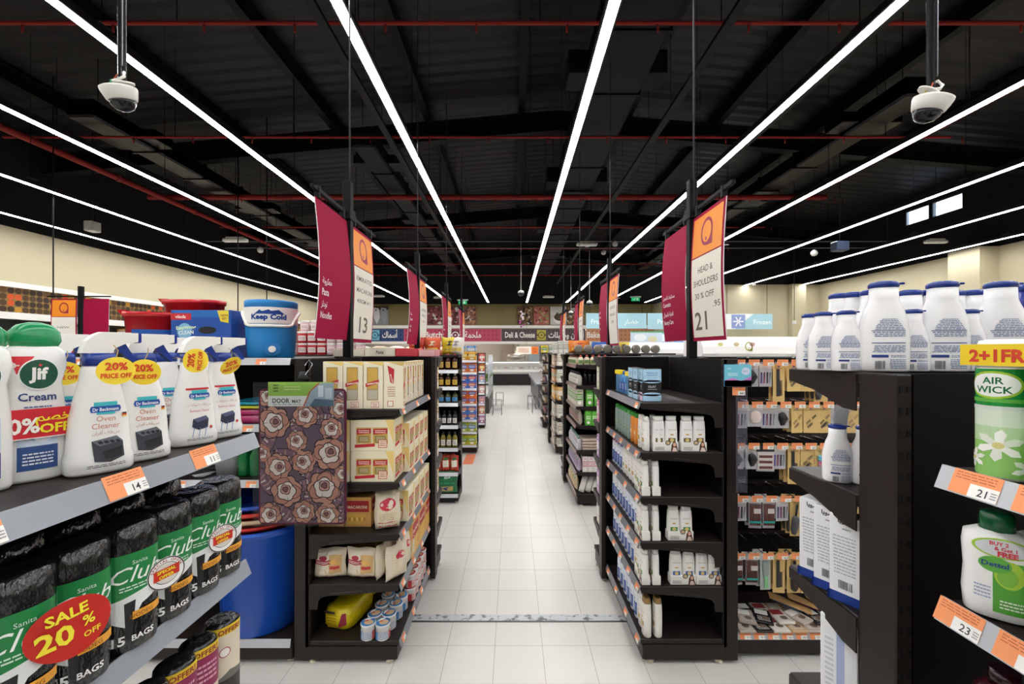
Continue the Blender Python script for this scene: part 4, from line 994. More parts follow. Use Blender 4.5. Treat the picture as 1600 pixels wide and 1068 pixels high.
p = Pr().rect(-.17, .25, .17, .292, '#1a66b5', 1).rect(-.185, .235, -.06, .275, '#c9242e', 2).text('vileda', -.125, .245, .028, '#f3efe9', 3, bold=.02)
p.ell(-.1, .165, .045, .05, '#7fb9d8', 2).text('EasyWring', -.09, .178, .028, '#dff0c8', 4, bold=.03, rot=.06).text('CLEAN', -.09, .147, .03, '#e9eff2', 4, bold=.03, rot=.06)
p.ell(.04, .172, .055, .022, '#0c0f16', 2, 20).poly([(.10, .292), (.17, .292), (.17, .215), (.12, .225)], '#e8d23a', 3).text('NEW', .145, .255, .02, '#8c3a1e', 4, bold=.02).text('SET', .145, .235, .02, '#8c3a1e', 4, bold=.02)
for k in range(3): p.rect(.0+k*.058-.02, .075, .048+k*.058-.02, .125, '#bcd6ea', 2).rect(.006+k*.058-.02, .08, .042+k*.058-.02, .12, '#3d6ea8', 3).ell(.024+k*.058-.02, .095, .014, .01, '#c8453a' if k == 1 else '#22304c', 4, 10)
p.lines(-.15, .05, .0, .11, 5, '#7fa9d8', 2)
box_thing('mop_set_box', (x+.005, 2.63, 1.826), 0, (.37, .25, .295), '#114a9e', {'f': p}, 'large blue mop set box with handle slot, left of the cooler', fin='satin')
def bucket(w_, d, h, txt=None):
    t = empty('mop_bucket'); RD = M('#c01a26', 'gloss')
    b = B().loft([(0, w_*.40, d*.40), (.01, w_*.42, d*.42), (h-.03, w_*.485, d*.485), (h-.03, w_*.51, d*.51), (h, w_*.52, d*.52), (h, w_*.49, d*.49), (h-.04, w_*.45, d*.45)], RD, 32, 3.2); b.build('body', t)
    p = Pr().rect(-w_*.28, h*.16, w_*.42, h*.62, '#1b56a8', 1, 10).rect(-w_*.28, h*.36, w_*.05, h*.52, '#c9242e', 2, 6).text('vileda', -w_*.12, h*.38, h*.13, '#f3efe9', 3, bold=.02)
    p.lines(-w_*.2, h*.2, w_*.35, h*.33, 2, '#a8c6e6', 2)
    S = [(0, w_*.42, d*.42), (h-.03, w_*.49, d*.49)]; B().put(p, onloft(S, 3.2), 'satin').build('label', t)
    B().prism([(-w_*.52, h-.02), (-w_*.6, h+.012), (-w_*.45, h+.012)], 'y', -d*.2, d*.2, RD).build('spout', t); return t
place('bk', lambda: bucket(.29, .24, .285), (pix(243, 0, 2.62)[0], 2.62, 1.826), .4, 'red mop bucket with blue label, left of the blue mop set box', 'bucket')
place('bk2', lambda: bucket(.38, .20, .395), (pix(307, 0, 2.9)[0], 2.885, 1.827), 0, 'red mop bucket rising behind the blue mop set box', 'bucket')
# trays and lids on the second shelf
for i, (dx, c, h, w_, lab) in enumerate(((0, '#a3195c', .05, .34, 'magenta plastic tray at the bottom of the tray stack'), (-.01, '#a3195c', .04, .33, 'magenta plastic tray, second in the tray stack'), (.0, '#c5cc2a', .02, .32, 'lime green plastic tray on top of the magenta trays'), (.02, '#1d8fb0', .02, .30, 'teal plastic tray topping the tray stack'))):
    z = 1.432+[0, .045, .088, .11][i]
    b = B().loft([(0, w_*.44, .14), (.004, w_*.46, .15), (h, w_*.5, .165), (h, w_*.485, .155), (.012, w_*.44, .14)], M(c, 'gloss'), 28, 4)
    tag(b.build('plastic_tray', None, (-1.60+dx, 2.60, z), 0), lab, 'tray')
for i in range(2):
    b = B().loft([(0, .15, .13), (.004, .16, .14), (.06, .18, .155), (.06, .175, .15), (.012, .15, .13)], M('#a3195c' if i == 0 else '#2a62b5', 'gloss'), 28, 4)
    tag(b.build('plastic_tray', None, (-2.05, 2.62, 1.432+.06*i), 0), ['magenta tray left of the tray stack', 'blue tray resting on the left magenta tray'][i], 'tray')
# white tub and green bottles on the third shelf
t = empty('white_tub', (-1.78, 2.58, 1.101)); b = B().loft([(0, .07, .06), (.16, .085, .075), (.16, .095, .085), (.175, .095, .085), (.172, .08, .07), (.03, .07, .06)], M('#cfd2d6', 'satin'), 28, 3); b.build('body', t); B().tube([(-.09, 0, .165), (-.105, -.02, .12), (-.09, -.03, .07)], .004, WH, 6).build('handle', t)
tag(t, 'pale grey plastic tub left of the green bottles', 'tub')
def gbottle():
    t = empty('green_bottle'); G = M('#0b6b36', 'gloss')
    B().loft([(0, .030, .026), (.01, .034, .030), (.05, .032, .028), (.07, .034, .030), (.12, .034, .030), (.15, .02, .018), (.17, .012, .012)], G, 20, 2.6).build('bottle_body', t)
    B().cyl(0, 0, .168, .195, .013, M('#0d5a30', 'gloss'), 14).build('cap', t); return t
for i in range(6):
    place('gb', gbottle, (-1.66+.07*(i % 3), 2.53+.08*(i//3), 1.101), .1*i, 'glossy green bottle beside the grey tub, %s row, %s from left' % (('front', 'back')[i//3], ORD[i % 3]), 'bottle', 'green bottles')
tag(B().loft([(0, .12, .1), (.02, .13, .11), (.05, .11, .09), (.07, .02, .02)], M('#b9b6ae', 'film'), 20, 3, jit=.15).build('plastic_bag', None, (-2.0, 2.58, 1.10)), 'clear plastic bag of hooks left of the grey tub', 'bag')
# basins
for i, (c, lab) in enumerate((('#1650b8', 'large blue tub standing on the floor level shelf'), ('#b9251f', 'red basin, lowest of the basins above the blue tub'), ('#cdb493', 'beige basin between two red basins'), ('#c02a22', 'red basin below the blue one'), ('#1848b0', 'blue basin, topmost of its stack'))):
    G = M(c, 'gloss')
    if i == 0:
        t = empty('round_tub', (-1.605, 2.66, .156)); r = .285
        B().loft([(0, r*.80, r*.80), (.01, r*.84, r*.84), (.60, r*.97, r*.97), (.605, r*1.03, r*1.03), (.64, r*1.05, r*1.05), (.645, r*1.0, r*1.0), (.60, r*.94, r*.94), (.03, r*.8, r*.8)], G, 48).build('body', t)
        B().tube([(r*1.03*math.cos(a), r*1.03*math.sin(a), .628) for a in [2*PI*k/40 for k in range(41)]], .008, G, 6).build('rim', t)
        tag(t, lab, 'tub')
    else:
        z = .80+.042*(i-1); r = .27
        tag(B().loft([(-.09, r*.7, r*.7), (0, r*.9, r*.9), (.002, r*1.0, r*1.0), (.018, r*1.04, r*1.04), (.026, r*1.02, r*1.02), (.022, r*.92, r*.92), (-.08, r*.68, r*.68)], G, 40).build('basin', None, (-1.62, 2.66, z)), lab, 'basin')
place('tub2', lambda: (lambda t: (B().loft([(0, .2, .2), (.5, .26, .26), (.5, .28, .28), (.53, .28, .28), (.5, .25, .25), (.05, .2, .2)], M('#b9251f', 'gloss'), 36).build('body', t), t)[1])(empty('round_tub')), (-2.3, 2.66, .156), 0, 'red tub hidden behind the foreground bin bag rolls', 'tub')

# ---- door mat
t = empty('door_mat', (-1.225, 2.388, 1.295)); W_, H_ = .545, .83
def rr_pts(w_, h, r, n=8, cx=0, cy=0):
    P = []
    for (sx, sy, a0) in ((1, 1, 0), (-1, 1, PI/2), (-1, -1, PI), (1, -1, 3*PI/2)):
        for k in range(n+1):
            a = a0+PI/2*k/n; P.append((cx+sx*(w_/2-r)+r*math.cos(a), cy+sy*(h/2-r)+r*math.sin(a)))
    return P
zc = -.04
b = B().prism(rr_pts(W_*.93, H_*.95, .03, cy=zc), 'y', -.008, .004, M('#5d1530', 'fabric')).prism(rr_pts(W_*.93-.02, H_*.95-.02, .025, cy=zc), 'y', -.011, -.008, M('#6c5a6a', 'fabric'))
p = Pr(); rr = random.Random(21); mw, mh = W_*.93/2-.012, H_*.95/2-.012
def clipx(u): return max(-mw, min(mw, u))
def blob(cx, cy, r, k, amp, ph, n=30, sq=1.0, rot=0):
    out = []
    for i in range(n):
        a = 2*PI*i/n; q = r*(1-amp+amp*abs(math.cos(k*a/2+ph)))
        x, y_ = q*math.cos(a), q*sq*math.sin(a)
        out.append((clipx(cx+x*math.cos(rot)-y_*math.sin(rot)), max(-mh, min(mh, cy+x*math.sin(rot)+y_*math.cos(rot)))+0))
    return out
def rose(cx, cy, r, L_, a):
    fan = lambda pts, c, l: p.items.append(([(sum(q[0] for q in pts)/len(pts), sum(q[1] for q in pts)/len(pts))]+pts, [(0, i+1, (i+1) % len(pts)+1) for i in range(len(pts))], c, l))
    dk = '#2b1a20'
    fan(blob(cx, cy, r*1.07, 7, .2, a), dk, L_); fan(blob(cx, cy, r, 7, .2, a), '#cf9a86', L_+1)
    for k in range(3):
        q = a+k*2.1; fan(blob(cx+r*.5*math.cos(q), cy+r*.5*math.sin(q), r*.47, 3, .12, q), dk, L_+2); fan(blob(cx+r*.5*math.cos(q), cy+r*.5*math.sin(q), r*.43, 3, .12, q), '#c78d7c', L_+3)
    fan(blob(cx, cy, r*.66, 5, .2, a+1), dk, L_+4); fan(blob(cx, cy, r*.60, 5, .2, a+1), '#efe6df', L_+5)
    fan(blob(cx+r*.12*math.cos(a), cy+r*.12*math.sin(a), r*.36, 4, .2, a), dk, L_+6); fan(blob(cx+r*.12*math.cos(a), cy+r*.12*math.sin(a), r*.31, 4, .2, a), '#cfa090', L_+7)
    fan(blob(cx+r*.14*math.cos(a), cy+r*.14*math.sin(a), r*.2, 3, .2, a), dk, L_+8); fan(blob(cx+r*.14*math.cos(a), cy+r*.14*math.sin(a), r*.15, 3, .2, a), '#8a5a62', L_+9)
    for k in range(3):
        q = a+.8+k*2.1; p.poly([(clipx(cx+r*.2*math.cos(q)), cy+r*.2*math.sin(q)), (clipx(cx+r*.62*math.cos(q+.06)), cy+r*.62*math.sin(q+.06)), (clipx(cx+r*.62*math.cos(q-.0)), cy+r*.62*math.sin(q-.0))], dk, L_+8)
def leaf(cx, cy, r, a, L_):
    def tr(x, y_): return (clipx(cx+x*math.cos(a)-y_*math.sin(a)), max(-mh, min(mh, cy+x*math.sin(a)+y_*math.cos(a))))
    def shp(s): return [tr(x*s*r, s*r*.42*math.sqrt(max(0, 1-x*x))*(1-.25*x)) for x in [-1+.2*k for k in range(11)]]+[tr(x*s*r, -s*r*.42*math.sqrt(max(0, 1-x*x))*(1-.25*x)) for x in [.8-.2*k for k in range(9)]]
    p.poly(shp(1.07), '#2b1a20', L_).poly(shp(.97), '#826273', L_+1)
    for k in range(-3, 4):
        x = k*.26*r; hh = r*.36*math.sqrt(max(0, 1-(k*.28)**2))
        p.poly([tr(x-.012*r, 0), tr(x+.10*r, 0), tr(x+.02*r+.12*r, hh*.9), tr(x-.02*r+.08*r, hh*.9)], ['#e0d6d0', '#b98c86'][k % 2], L_+2)
        if k % 2: p.poly([tr(x, 0), tr(x+.10*r, 0), tr(x+.16*r, -hh*.85), tr(x+.08*r, -hh*.85)], '#b98c86', L_+2)
    p.poly([tr(-r, -.012*r), tr(r, -.012*r), tr(r, .012*r), tr(-r, .012*r)], '#2b1a20', L_+3)
for (u, v, r, a) in ((-.16, .30, .035, 1), (.0, .33, .04, 2), (.13, .22, .04, 0), (-.20, .08, .045, 1), (-.03, .15, .04, 2), (.20, .02, .04, .4), (-.07, .0, .05, 2.8), (.07, -.10, .05, 2.9), (-.21, -.14, .05, 2.2), (.21, -.13, .05, 1.1),
                     (.03, -.16, .04, .3), (-.20, -.30, .04, .3), (.05, -.28, .045, 1.8), (-.10, -.33, .045, 2.5), (.19, -.26, .04, .8), (-.22, .20, .045, 1.4), (.07, .28, .04, 2.2), (.21, .32, .04, 1.0), (.23, -.36, .04, 1.6), (-.02, .23, .035, .9), (-.13, -.07, .035, .2), (.10, .03, .035, 1.3)):
    leaf(u, v, r*2.0, a, 1)
for (u, v, r, a) in ((-.165, .20, .078, .3), (.02, .24, .06, 1.9), (.17, .16, .056, 1.2), (-.03, .09, .052, 2.2), (.16, .02, .082, .9), (-.14, -.06, .066, .2), (.01, -.03, .058, 2.7), (.13, -.18, .082, 1.5), (-.09, -.20, .075, 2.0), (-.19, -.34, .06, .6), (.01, -.32, .055, 1.2), (.15, -.34, .06, 2.4),
                     (-.20, .35, .05, 1.1), (.22, .28, .05, .2), (-.235, .02, .045, 1.0), (.235, -.10, .04, .4)):
    rose(u, v, r*1.22, 6, a)
for it in range(len(p.items)):
    pts, fs, c, l = p.items[it]; p.items[it] = ([(u, max(-mh, min(mh, v))+zc) for u, v in pts], fs, c, l)
b.put(p, lambda u, v, l: (u, -.0112-l*.6, v), 'fabric').build('mat', t)
q = Pr().rect(-.19, .255, .19, .395, '#e9ebe8', 1).rect(-.19, .315, .19, .395, '#93bd4a', 2).poly([(.02, .255), (.19, .255), (.19, .39), (.11, .39), (.055, .34)], '#9fb3bf', 3).poly([(.012, .255), (.02, .255), (.058, .342), (.112, .39), (.10, .39), (.048, .34)], '#c0562f', 4)
q.poly([(.05, .255), (.19, .255), (.19, .29), (.08, .30)], '#4d6c80', 4).rect(.10, .31, .13, .375, '#dfe8ee', 4).rect(.14, .30, .18, .36, '#c8d4dd', 4).text('DOOR', -.115, .275, .036, '#4c4f55', 5, bold=.03, fit=.10).text('MAT', -.025, .275, .026, '#4c4f55', 5, bold=.03)
q.lines(-.165, .262, .0, .270, 1, '#8a8f92', 5).lines(-.16, .335, -.13, .385, 3, '#3f5a20', 5).lines(-.1, .345, .0, .375, 2, '#c5dc94', 5)
B().box(-.19, .19, -.0235, -.0228, .255, .395, M('#e9ebe8', 'card')).put(q, front(-.0236), 'card').build('header_card', t)
b = B(); n = 14
def sl_(u, v, y): return (u*W_/2*(1+.004*math.sin(9*v)), y-.004*math.sin(7*u+5*v)+.003*math.sin(17*u-9*v), v*H_/2+zc+.02)
for y in (-.034,):
    v = [sl_(-1+2*i/n, -1+2*j/n, y) for j in range(n+1) for i in range(n+1)]
    b.add(v, [(j*(n+1)+i, j*(n+1)+i+1, (j+1)*(n+1)+i+1, (j+1)*(n+1)+i) for j in range(n) for i in range(n)], M('#e9e9ee', 'film'), True)
b.build('plastic_sleeve', t)
B().tube([(.02, .0, .41), (.015, -.004, .44), (.04, .0, .47), (.055, .0, .50), (.03, .01, .52), (.01, .02, .505), (.0, .025, .49)], .0035, M('#c9cbd0', 'chrome'), 8).build('wire_hook', t)
B().loft([(.405, .045, .006), (.42, .03, .008), (.45, .022, .008), (.455, .01, .004)], M('#141416', 'satin'), 12).build('hanger_tab', t)
tag(t, 'door mat with pink roses in clear sleeve hanging from the left shelving post', 'door mat')
# ================================================================ LEFT PASTA ENDCAP
def pasta_tall(v):
    def mk():
        w_, d, h = .118, .045, .285; b = B().box(-w_/2, w_/2, -d/2, d/2, 0, h, M('#e8dfc6', 'card'), .002); p = Pr()
        for k in range(8): p.poly([(w_/2, h*.9), (w_*(.5-.12*k)-.01, h), (w_*(.5-.12*k)+.008, h)], '#e3c77a', 1)
        if v < 3:
            p.rect(-w_*.32, h*.18, w_*.26, h*.88, '#a08a5c', 2).rect(-w_*.28, h*.42, w_*.22, h*.86, '#c9a14a', 3).rect(-w_*.28, h*.20, w_*.22, h*.40, '#b7b09c', 3)
            p.poly([(-w_*.38, h*.46), (w_*.30, h*.54), (w_*.30, h*.62), (-w_*.38, h*.54)], '#b8222c', 4).text('EMIRATES', 0, h*.52, .014, '#f2e6da', 5, bold=.03, rot=.12, fit=.07)
            p.rect(-w_*.1, h*.03, w_*.3, h*.15, '#b8222c', 4).rect(-w_*.08, h*.04, w_*.28, h*.14, '#efe6d2', 5).text('SPECIAL', w_*.1, h*.095, .009, '#b8222c', 6, bold=.03).text('OFFER', w_*.1, h*.055, .009, '#b8222c', 6, bold=.03)
        else:
            p.poly([(-w_*.3, h*.92), (w_*.05, h*.84), (w_*.02, h*.52), (-w_*.15, h*.56)], '#b8222c', 3); p.text('MACARONI', -w_*.1, h*.6, .014, '#f2e6da', 4, bold=.02, rot=-1.3, fit=.075)
            p.lines(-w_*.3, h*.25, w_*.1, h*.48, 5, '#b98c7a', 2).rect(-w_*.3, h*.05, w_*.0, h*.17, '#b8222c', 2).rect(-w_*.27, h*.06, -w_*.03, h*.16, '#efe6d2', 3)
        b.put(p, front(-d/2), 'card')
        q = Pr().rect(-d*.3, h*.2, d*.3, h*.86, '#c2a05c', 1).poly([(-d*.38, h*.4), (d*.38, h*.5), (d*.38, h*.6), (-d*.38, h*.5)], '#b8222c', 2).lines(-d*.3, h*.05, d*.3, h*.16, 2, '#b8222c', 2)
        b.put(q, right(w_/2), 'card').put(q, left(w_/2 and -w_/2), 'card'); return b.build('pasta_box')
    return mk
PB = 'tall cream spaghetti box'
for i in range(4):
    place('pt%d' % (1 if i < 3 else 3), pasta_tall(1 if i < 3 else 3), (-1.085+.122*i, 2.485, 1.521), .0, PB+' facing the camera on the top shelf, %s from the left' % ORD[i], 'pasta box', 'tall spaghetti boxes')
for i in range(10):
    y = 2.57+.073*i
    place('pts%d' % (i % 2), pasta_tall(3 if i == 0 else 1), (-.735, y, 1.521), PI/2, PB+' turned to the aisle, %s from near end' % ORD[i], 'pasta box', 'tall spaghetti boxes', s=(.58, 1, .97))
    PROTO['pts%d' % (i % 2)].scale = (.58, 1, .97)
def case(w_, d, h, v=0):
    def mk():
        b = B().box(-w_/2, w_/2, -d/2, d/2, 0, h, M('#e9dfc2' if v == 0 else '#d9a860', 'card'), .002)
        def face(W):
            p = Pr()
            if v == 0:
                p.poly([(W/2, h*.2), (W*.3, h), (W/2, h)], '#e6c97e', 1).rect(-W*.38, h*.22, W*.36, h*.76, '#d8cba6', 1)
                for s in (-1, 1):
                    cx = s*W*.19; p.rect(cx-W*.17, h*.24, cx+W*.16, h*.74, '#c6a24c', 2).poly([(cx-W*.17, h*.52), (cx+W*.16, h*.56), (cx+W*.16, h*.72), (cx-W*.17, h*.70)], '#b8202a', 3).lines(cx-W*.13, h*.56, cx+W*.12, h*.68, 2, '#f1e2d6', 4).rect(cx-W*.13, h*.27, cx+W*.12, h*.48, '#8c7a4a', 3).lines(cx-W*.1, h*.3, cx+W*.1, h*.45, 4, '#d8cca0', 4)
                p.poly([(-W*.40, h*.10), (W*.06, h*.14), (W*.06, h*.24), (-W*.40, h*.20)], '#c42a34', 5).rect(W*.14, h*.1, W*.34, h*.36, '#c42a34', 5).rect(W*.155, h*.12, W*.325, h*.34, '#efe4c8', 6).lines(W*.17, h*.15, W*.31, h*.32, 3, '#b8222c', 7)
            else:
                p.rect(-W*.42, h*.5, W*.42, h*.88, '#b1262a', 1).text('MACARONI', 0, h*.62, h*.14, '#f3e4c8', 3, bold=.02, fit=W*.7).rect(-W*.35, h*.12, W*.3, h*.42, '#e2b44c', 1)
                for k in range(7): p.ell(-W*.28+W*.09*k, h*.26, W*.05, h*.07, '#f0cf74' if k % 2 else '#c98a35', 2, 10)
            return p
        b.put(face(w_), front(-d/2), 'card').put(face(d), right(w_/2), 'card').put(face(d), left(-w_/2), 'card'); 
        t_ = Pr().rect(-w_/2+.002, -.004, w_/2-.002, .004, '#cdbf98', 1); b.put(t_, topm(h), 'card'); return b.build('macaroni_case')
    return mk
for j in range(2):
    for i in range(2):
        place('cs', case(.262, .2, .187), (-.845-.27*i, 2.56, 1.081+.188*j), 0, 'cream macaroni case facing the camera, second shelf, %s, %s row' % (('upper', 'lower')[1-j], ('right', 'left')[i]), 'carton', 'cream macaroni cases')
for i in range(4):
    for j in range(2):
        place('cs2', case(.14, .2, .158), (-.775, 2.735+.148*i, 1.081+.16*j), PI/2, 'small cream macaroni case facing the aisle, second shelf, %s from near end, %s' % (ORD[i], ('lower', 'upper')[j]), 'carton', 'aisle facing macaroni cases')
for i in range(4):
    for j in range(1 if i < 1 else 1):
        place('cs3', case(.16, .22, .20, 0), (-.78, 2.72+.165*i-.02, .776), PI/2, 'cream pasta carton facing the aisle on the third shelf, %s from near end' % ORD[i], 'carton', 'third shelf pasta cartons')
place('cs4', case(.17, .16, .185, 1), (-.965, 2.62, .776), .0, 'tan noodle carton with red print behind the mat corner, third shelf', 'carton', 'tan noodle cartons')
place('cs4', case(.17, .16, .185, 1), (-1.12, 2.62, .776), .0, 'tan noodle carton deep on the third shelf, left of its twin', 'carton', 'tan noodle cartons')
for i in range(3): place('cs5', case(.2, .25, .25, 1), (-.80, 2.86+.21*i-.02, .473), PI/2, 'orange noodle carton facing the aisle, fourth shelf, %s from near end' % ORD[i], 'carton', 'orange noodle cartons')
place('cs6', case(.34, .2, .17, 1), (-.98, 3.0, .473), 0, 'tan carton lying behind the pasta bags on the fourth shelf', 'carton')
def bag(w_, d, h, col, prints, bulge=.5, seed=1, fin='crinkle', name='pasta_bag'):
    def mk():
        rr = random.Random(seed); b = B(); n, m_ = 14, 14; vf = []; vb = []
        def pos(i, j, s):
            u = -1+2*i/n; v = j/m_
            t_ = (1-abs(u)**3)**.6*(min(1, (v*6)**.5) if v < .17 else 1)*(max(0, (1-v))**.55 if v > .55 else (.45**.55))/.645
            x = u*w_/2*(1+.05*math.sin(7*v+seed)); z = v*h*(1+.02*math.sin(5*u))
            return (x, s*d/2*t_*(1+.10*math.sin(9*u+7*v*s+seed)), max(0, z))
        for s, V in ((-1, vf), (1, vb)):
            for j in range(m_+1):
                for i in range(n+1): V.append(pos(i, j, s))
        fs = [(j*(n+1)+i, j*(n+1)+i+1, (j+1)*(n+1)+i+1, (j+1)*(n+1)+i) for j in range(m_) for i in range(n)]
        b.add(vf, fs, M(col, fin), True); b.add(vb, [f[::-1] for f in fs], M(col, fin), True)
        p = Pr(); prints(p, w_, h)
        def fn(u, v, l):
            a = pos((u/(w_/2)+1)/2*n, v/h*m_, -1); return (u, a[1]-l-.0008, a[2])
        b.put(p, fn, 'satin'); return b.build(name)
    return mk
def pr_pasta(p, w_, h):
    p.rect(-w_*.42, h*.52, w_*.06, h*.66, '#a8263c', 2, 6).rect(w_*.02, h*.12, w_*.4, h*.8, '#d2ab72', 1, 6, 6).ell(-w_*.17, h*.72, w_*.13, h*.07, '#b03048', 3).rect(w_*.05, h*.36, w_*.34, h*.46, '#c33a34', 3, 4)
    p.lines(-w_*.38, h*.55, 0, h*.63, 2, '#ecdcd2', 4).ell(w_*.2, h*.58, w_*.12, h*.06, '#e8b45a', 3).poly([(-w_*.4, h*.1), (-w_*.1, h*.4), (w_*.0, h*.1)], '#d9b988', 2)
for i, x in enumerate((-1.13, -.93)): place('pbag', bag(.19, .09, .18, '#e6dac4', pr_pasta), (x, 2.535, .473), .08*(1-2*i), 'cream pasta bag with maroon print facing camera, fourth shelf, %s' % ('nearest the post', 'right one')[i], 'pasta bag', 'cream pasta bags')
def pr_nd(p, w_, h):
    p.lines(-w_*.35, h*.15, w_*.35, h*.8, 9, '#cdb894', 1, .25); p.ell(w_*.05, h*.7, w_*.22, h*.1, '#c6324a', 2)
for i, (x, y, rz) in enumerate(((-.805, 2.56, 1.25), (-.775, 2.64, 1.2), (-.72, 2.53, .95), (-.715, 2.66, 1.3), (-.71, 2.76, 1.4))):
    place('nbag', bag(.16, .07, .205, '#ded2bb', pr_nd, seed=3), (x, y, .473), rz, 'transparent noodle bag turned edgewise on the fourth shelf, %s of five from left' % ORD[i], 'noodle bag', 'edgewise noodle bags')
def pr_red(p, w_, h): p.ell(0, h*.72, w_*.32, h*.16, '#c8283f', 2).text('Noodles', 0, h*.7, h*.09, '#f3e0da', 3, bold=.02, fit=w_*.45).lines(-w_*.2, h*.62, w_*.2, h*.67, 1, '#f3e0da', 3).rect(-w_*.36, h*.1, w_*.36, h*.24, '#c03a44', 2, 8).lines(-w_*.35, h*.28, w_*.35, h*.5, 5, '#c9ae80', 1)
place('rbag', bag(.15, .09, .215, '#e3d6bd', pr_red, seed=5), (-.775, 2.53, .776), .35, 'noodle bag with round red label on the third shelf beside the rail', 'noodle bag', 'red label noodle bags')
place('rbag', bag(.15, .09, .215, '#e3d6bd', pr_red, seed=5), (-.80, 2.62, .776), .35, 'noodle bag hidden behind the red label bag, third shelf', 'noodle bag', 'red label noodle bags')
def pr_y(p, w_, h): p.poly([(w_*.15, h*.1), (w_*.45, h*.3), (w_*.4, h*.85), (w_*.1, h*.6)], '#8a1f38', 2).lines(-w_*.3, h*.3, w_*.1, h*.7, 4, '#b89a10', 2)
def ybag():
    return B().loft([(0, .085, .13), (.01, .095, .145), (.07, .10, .15), (.12, .092, .14), (.135, .06, .11)], M('#e3cc1a', 'crinkle'), 30, 4.5, jit=.05, seed=4).put(Pr().poly([(.02, .02), (.085, .05), (.08, .12), (.05, .11)], '#8a1f38', 2).lines(-.07, .03, .01, .1, 4, '#b09410', 2).rect(-.08, .1, .0, .115, '#2a2a2a', 2), lambda u, v, l: (u, -.152-l, v), 'satin').build('flour_bag')
o = place('ybag', ybag, (-1.065, 2.68, .137), -.25, 'yellow bag lying on the bottom shelf of the pasta endcap', 'bag')
o = place('ybag', None, (-1.04, 3.02, .137), -.3, 'second yellow bag lying behind the front yellow bag', 'bag')
def cup(c1='#3f7fb8', c2='#d8d4d0'):
    def mk():
        t = empty('noodle_cup'); S = [(0, .031, .031), (.075, .0375, .0375), (.077, .0395, .0395), (.082, .0395, .0395), (.084, .038, .038)]
        b = B().loft(S, M('#e9e8e6', 'satin'), 24); p = Pr().rect(-.06, .006, .06, .052, c2, 1, 16).lines(-.03, .01, .03, .05, 6, c1, 2).rect(-.055, .006, -.03, .05, c1, 2, 4).rect(.032, .006, .055, .05, '#c85a5a', 2, 4)
        b.put(p, wrapm(.0372), 'card').build('cup_body', t)
        q = Pr().ell(0, 0, .037, .037, c1, 1).ell(.005, -.004, .025, .02, '#d8b48c', 2, 14).ell(-.01, .01, .012, .01, '#cf6a4a', 3, 10).poly([(-.03, .01), (-.01, .03), (.02, .03), (.0, .015)], '#efe9e0', 4)
        B().put(q, topm(.0842), 'card').build('lid', t); return t
    return mk
cps = [(-.875, 2.475), (-.785, 2.475), (-.862, 2.56), (-.775, 2.565), (-.85, 2.66), (-.76, 2.665), (-.75, 2.75), (-.84, 2.76)]
for i, (x, y) in enumerate(cps):
    place('cup', cup(), (x, y, .136), .3*i, 'white noodle cup with blue lid on the bottom shelf, %s row, %s' % (ORD[i//2], ('left', 'right')[i % 2]), 'noodle cup', 'blue lidded noodle cups', s=1.12)
for i in range(5):
    for j in range(2):
        place('cup2', cup('#b8323a', '#e2ddd8'), (-.72-.0*j, 2.86+.085*i, .136+.094*j), 1.4, 'white and red noodle cup at the aisle edge, %s from the front, %s layer' % (ORD[i], ('lower', 'upper')[j]), 'noodle cup', 'red printed noodle cups', s=1.08)
# ================================================================ RIGHT SHAMPOO ENDCAP
def botsec(w_, d, h, kind):
    if kind == 'shampoo': return [(0, w_*.45, d*.45), (.005, w_*.49, d*.49), (h*.3, w_*.5, d*.5), (h*.62, w_*.485, d*.49), (h*.82, w_*.45, d*.46), (h*.86, w_*.43, d*.44)]
    if kind == 'tube': return [(0, w_*.40, d*.5), (.02, w_*.42, d*.5), (h*.5, w_*.46, d*.4), (h*.95, w_*.5, d*.2), (h, w_*.5, d*.1)]
    if kind == 'round': return [(0, w_*.44, w_*.44), (.006, w_*.5, w_*.5), (h*.6, w_*.5, w_*.5), (h*.72, w_*.38, w_*.38), (h*.82, w_*.22, w_*.22)]
    return [(0, w_*.45, d*.45), (.006, w_*.5, d*.5), (h*.65, w_*.5, d*.5), (h*.78, w_*.32, d*.4), (h*.82, w_*.24, d*.34)]
def bottle(w_, d, h, body, cap, kind='shampoo', name='shampoo_bottle', pr=None, cfin='satin', bfin='satin', e=2.5):
    def mk():
        t = empty(name); S = botsec(w_, d, h, kind)
        B().loft(S, M(body, bfin), 18, e).build('bottle_body', t)
        z0 = S[-1][0]; rx, ry = S[-1][1:3]
        if kind != 'tube': B().loft([(z0-.001, rx, ry), (h*.97, rx*.92, ry*.92), (h, rx*.7, ry*.7)], M(cap, cfin), 16, e).build('cap', t)
        if pr:
            p = Pr(); pr(p, w_, h); B().put(p, onloft(S, e), 'satin').build('label', t)
        return t
    return mk
def p_sh(c):
    def f(p, w_, h): p.text('Head', 0, h*.62, h*.06, '#8c8f99', 2, fit=w_*.5).ell(0, h*.38, w_*.2, h*.07, c, 2, 16).lines(-w_*.25, h*.2, w_*.25, h*.28, 2, '#a9a49c', 2).ell(w_*.05, h*.4, w_*.08, h*.035, '#e8d9a0', 3, 10).lines(-w_*.3, h*.5, w_*.3, h*.58, 2, '#a9adb8', 2)
    return f
def p_bl(p, w_, h): p.rect(-w_*.42, h*.1, w_*.42, h*.5, '#2a4f9e', 2, 6).lines(-w_*.3, h*.2, w_*.3, h*.45, 4, '#c9d6ec', 3).text('H&S', 0, h*.58, h*.08, '#2a4f9e', 2, bold=.02)
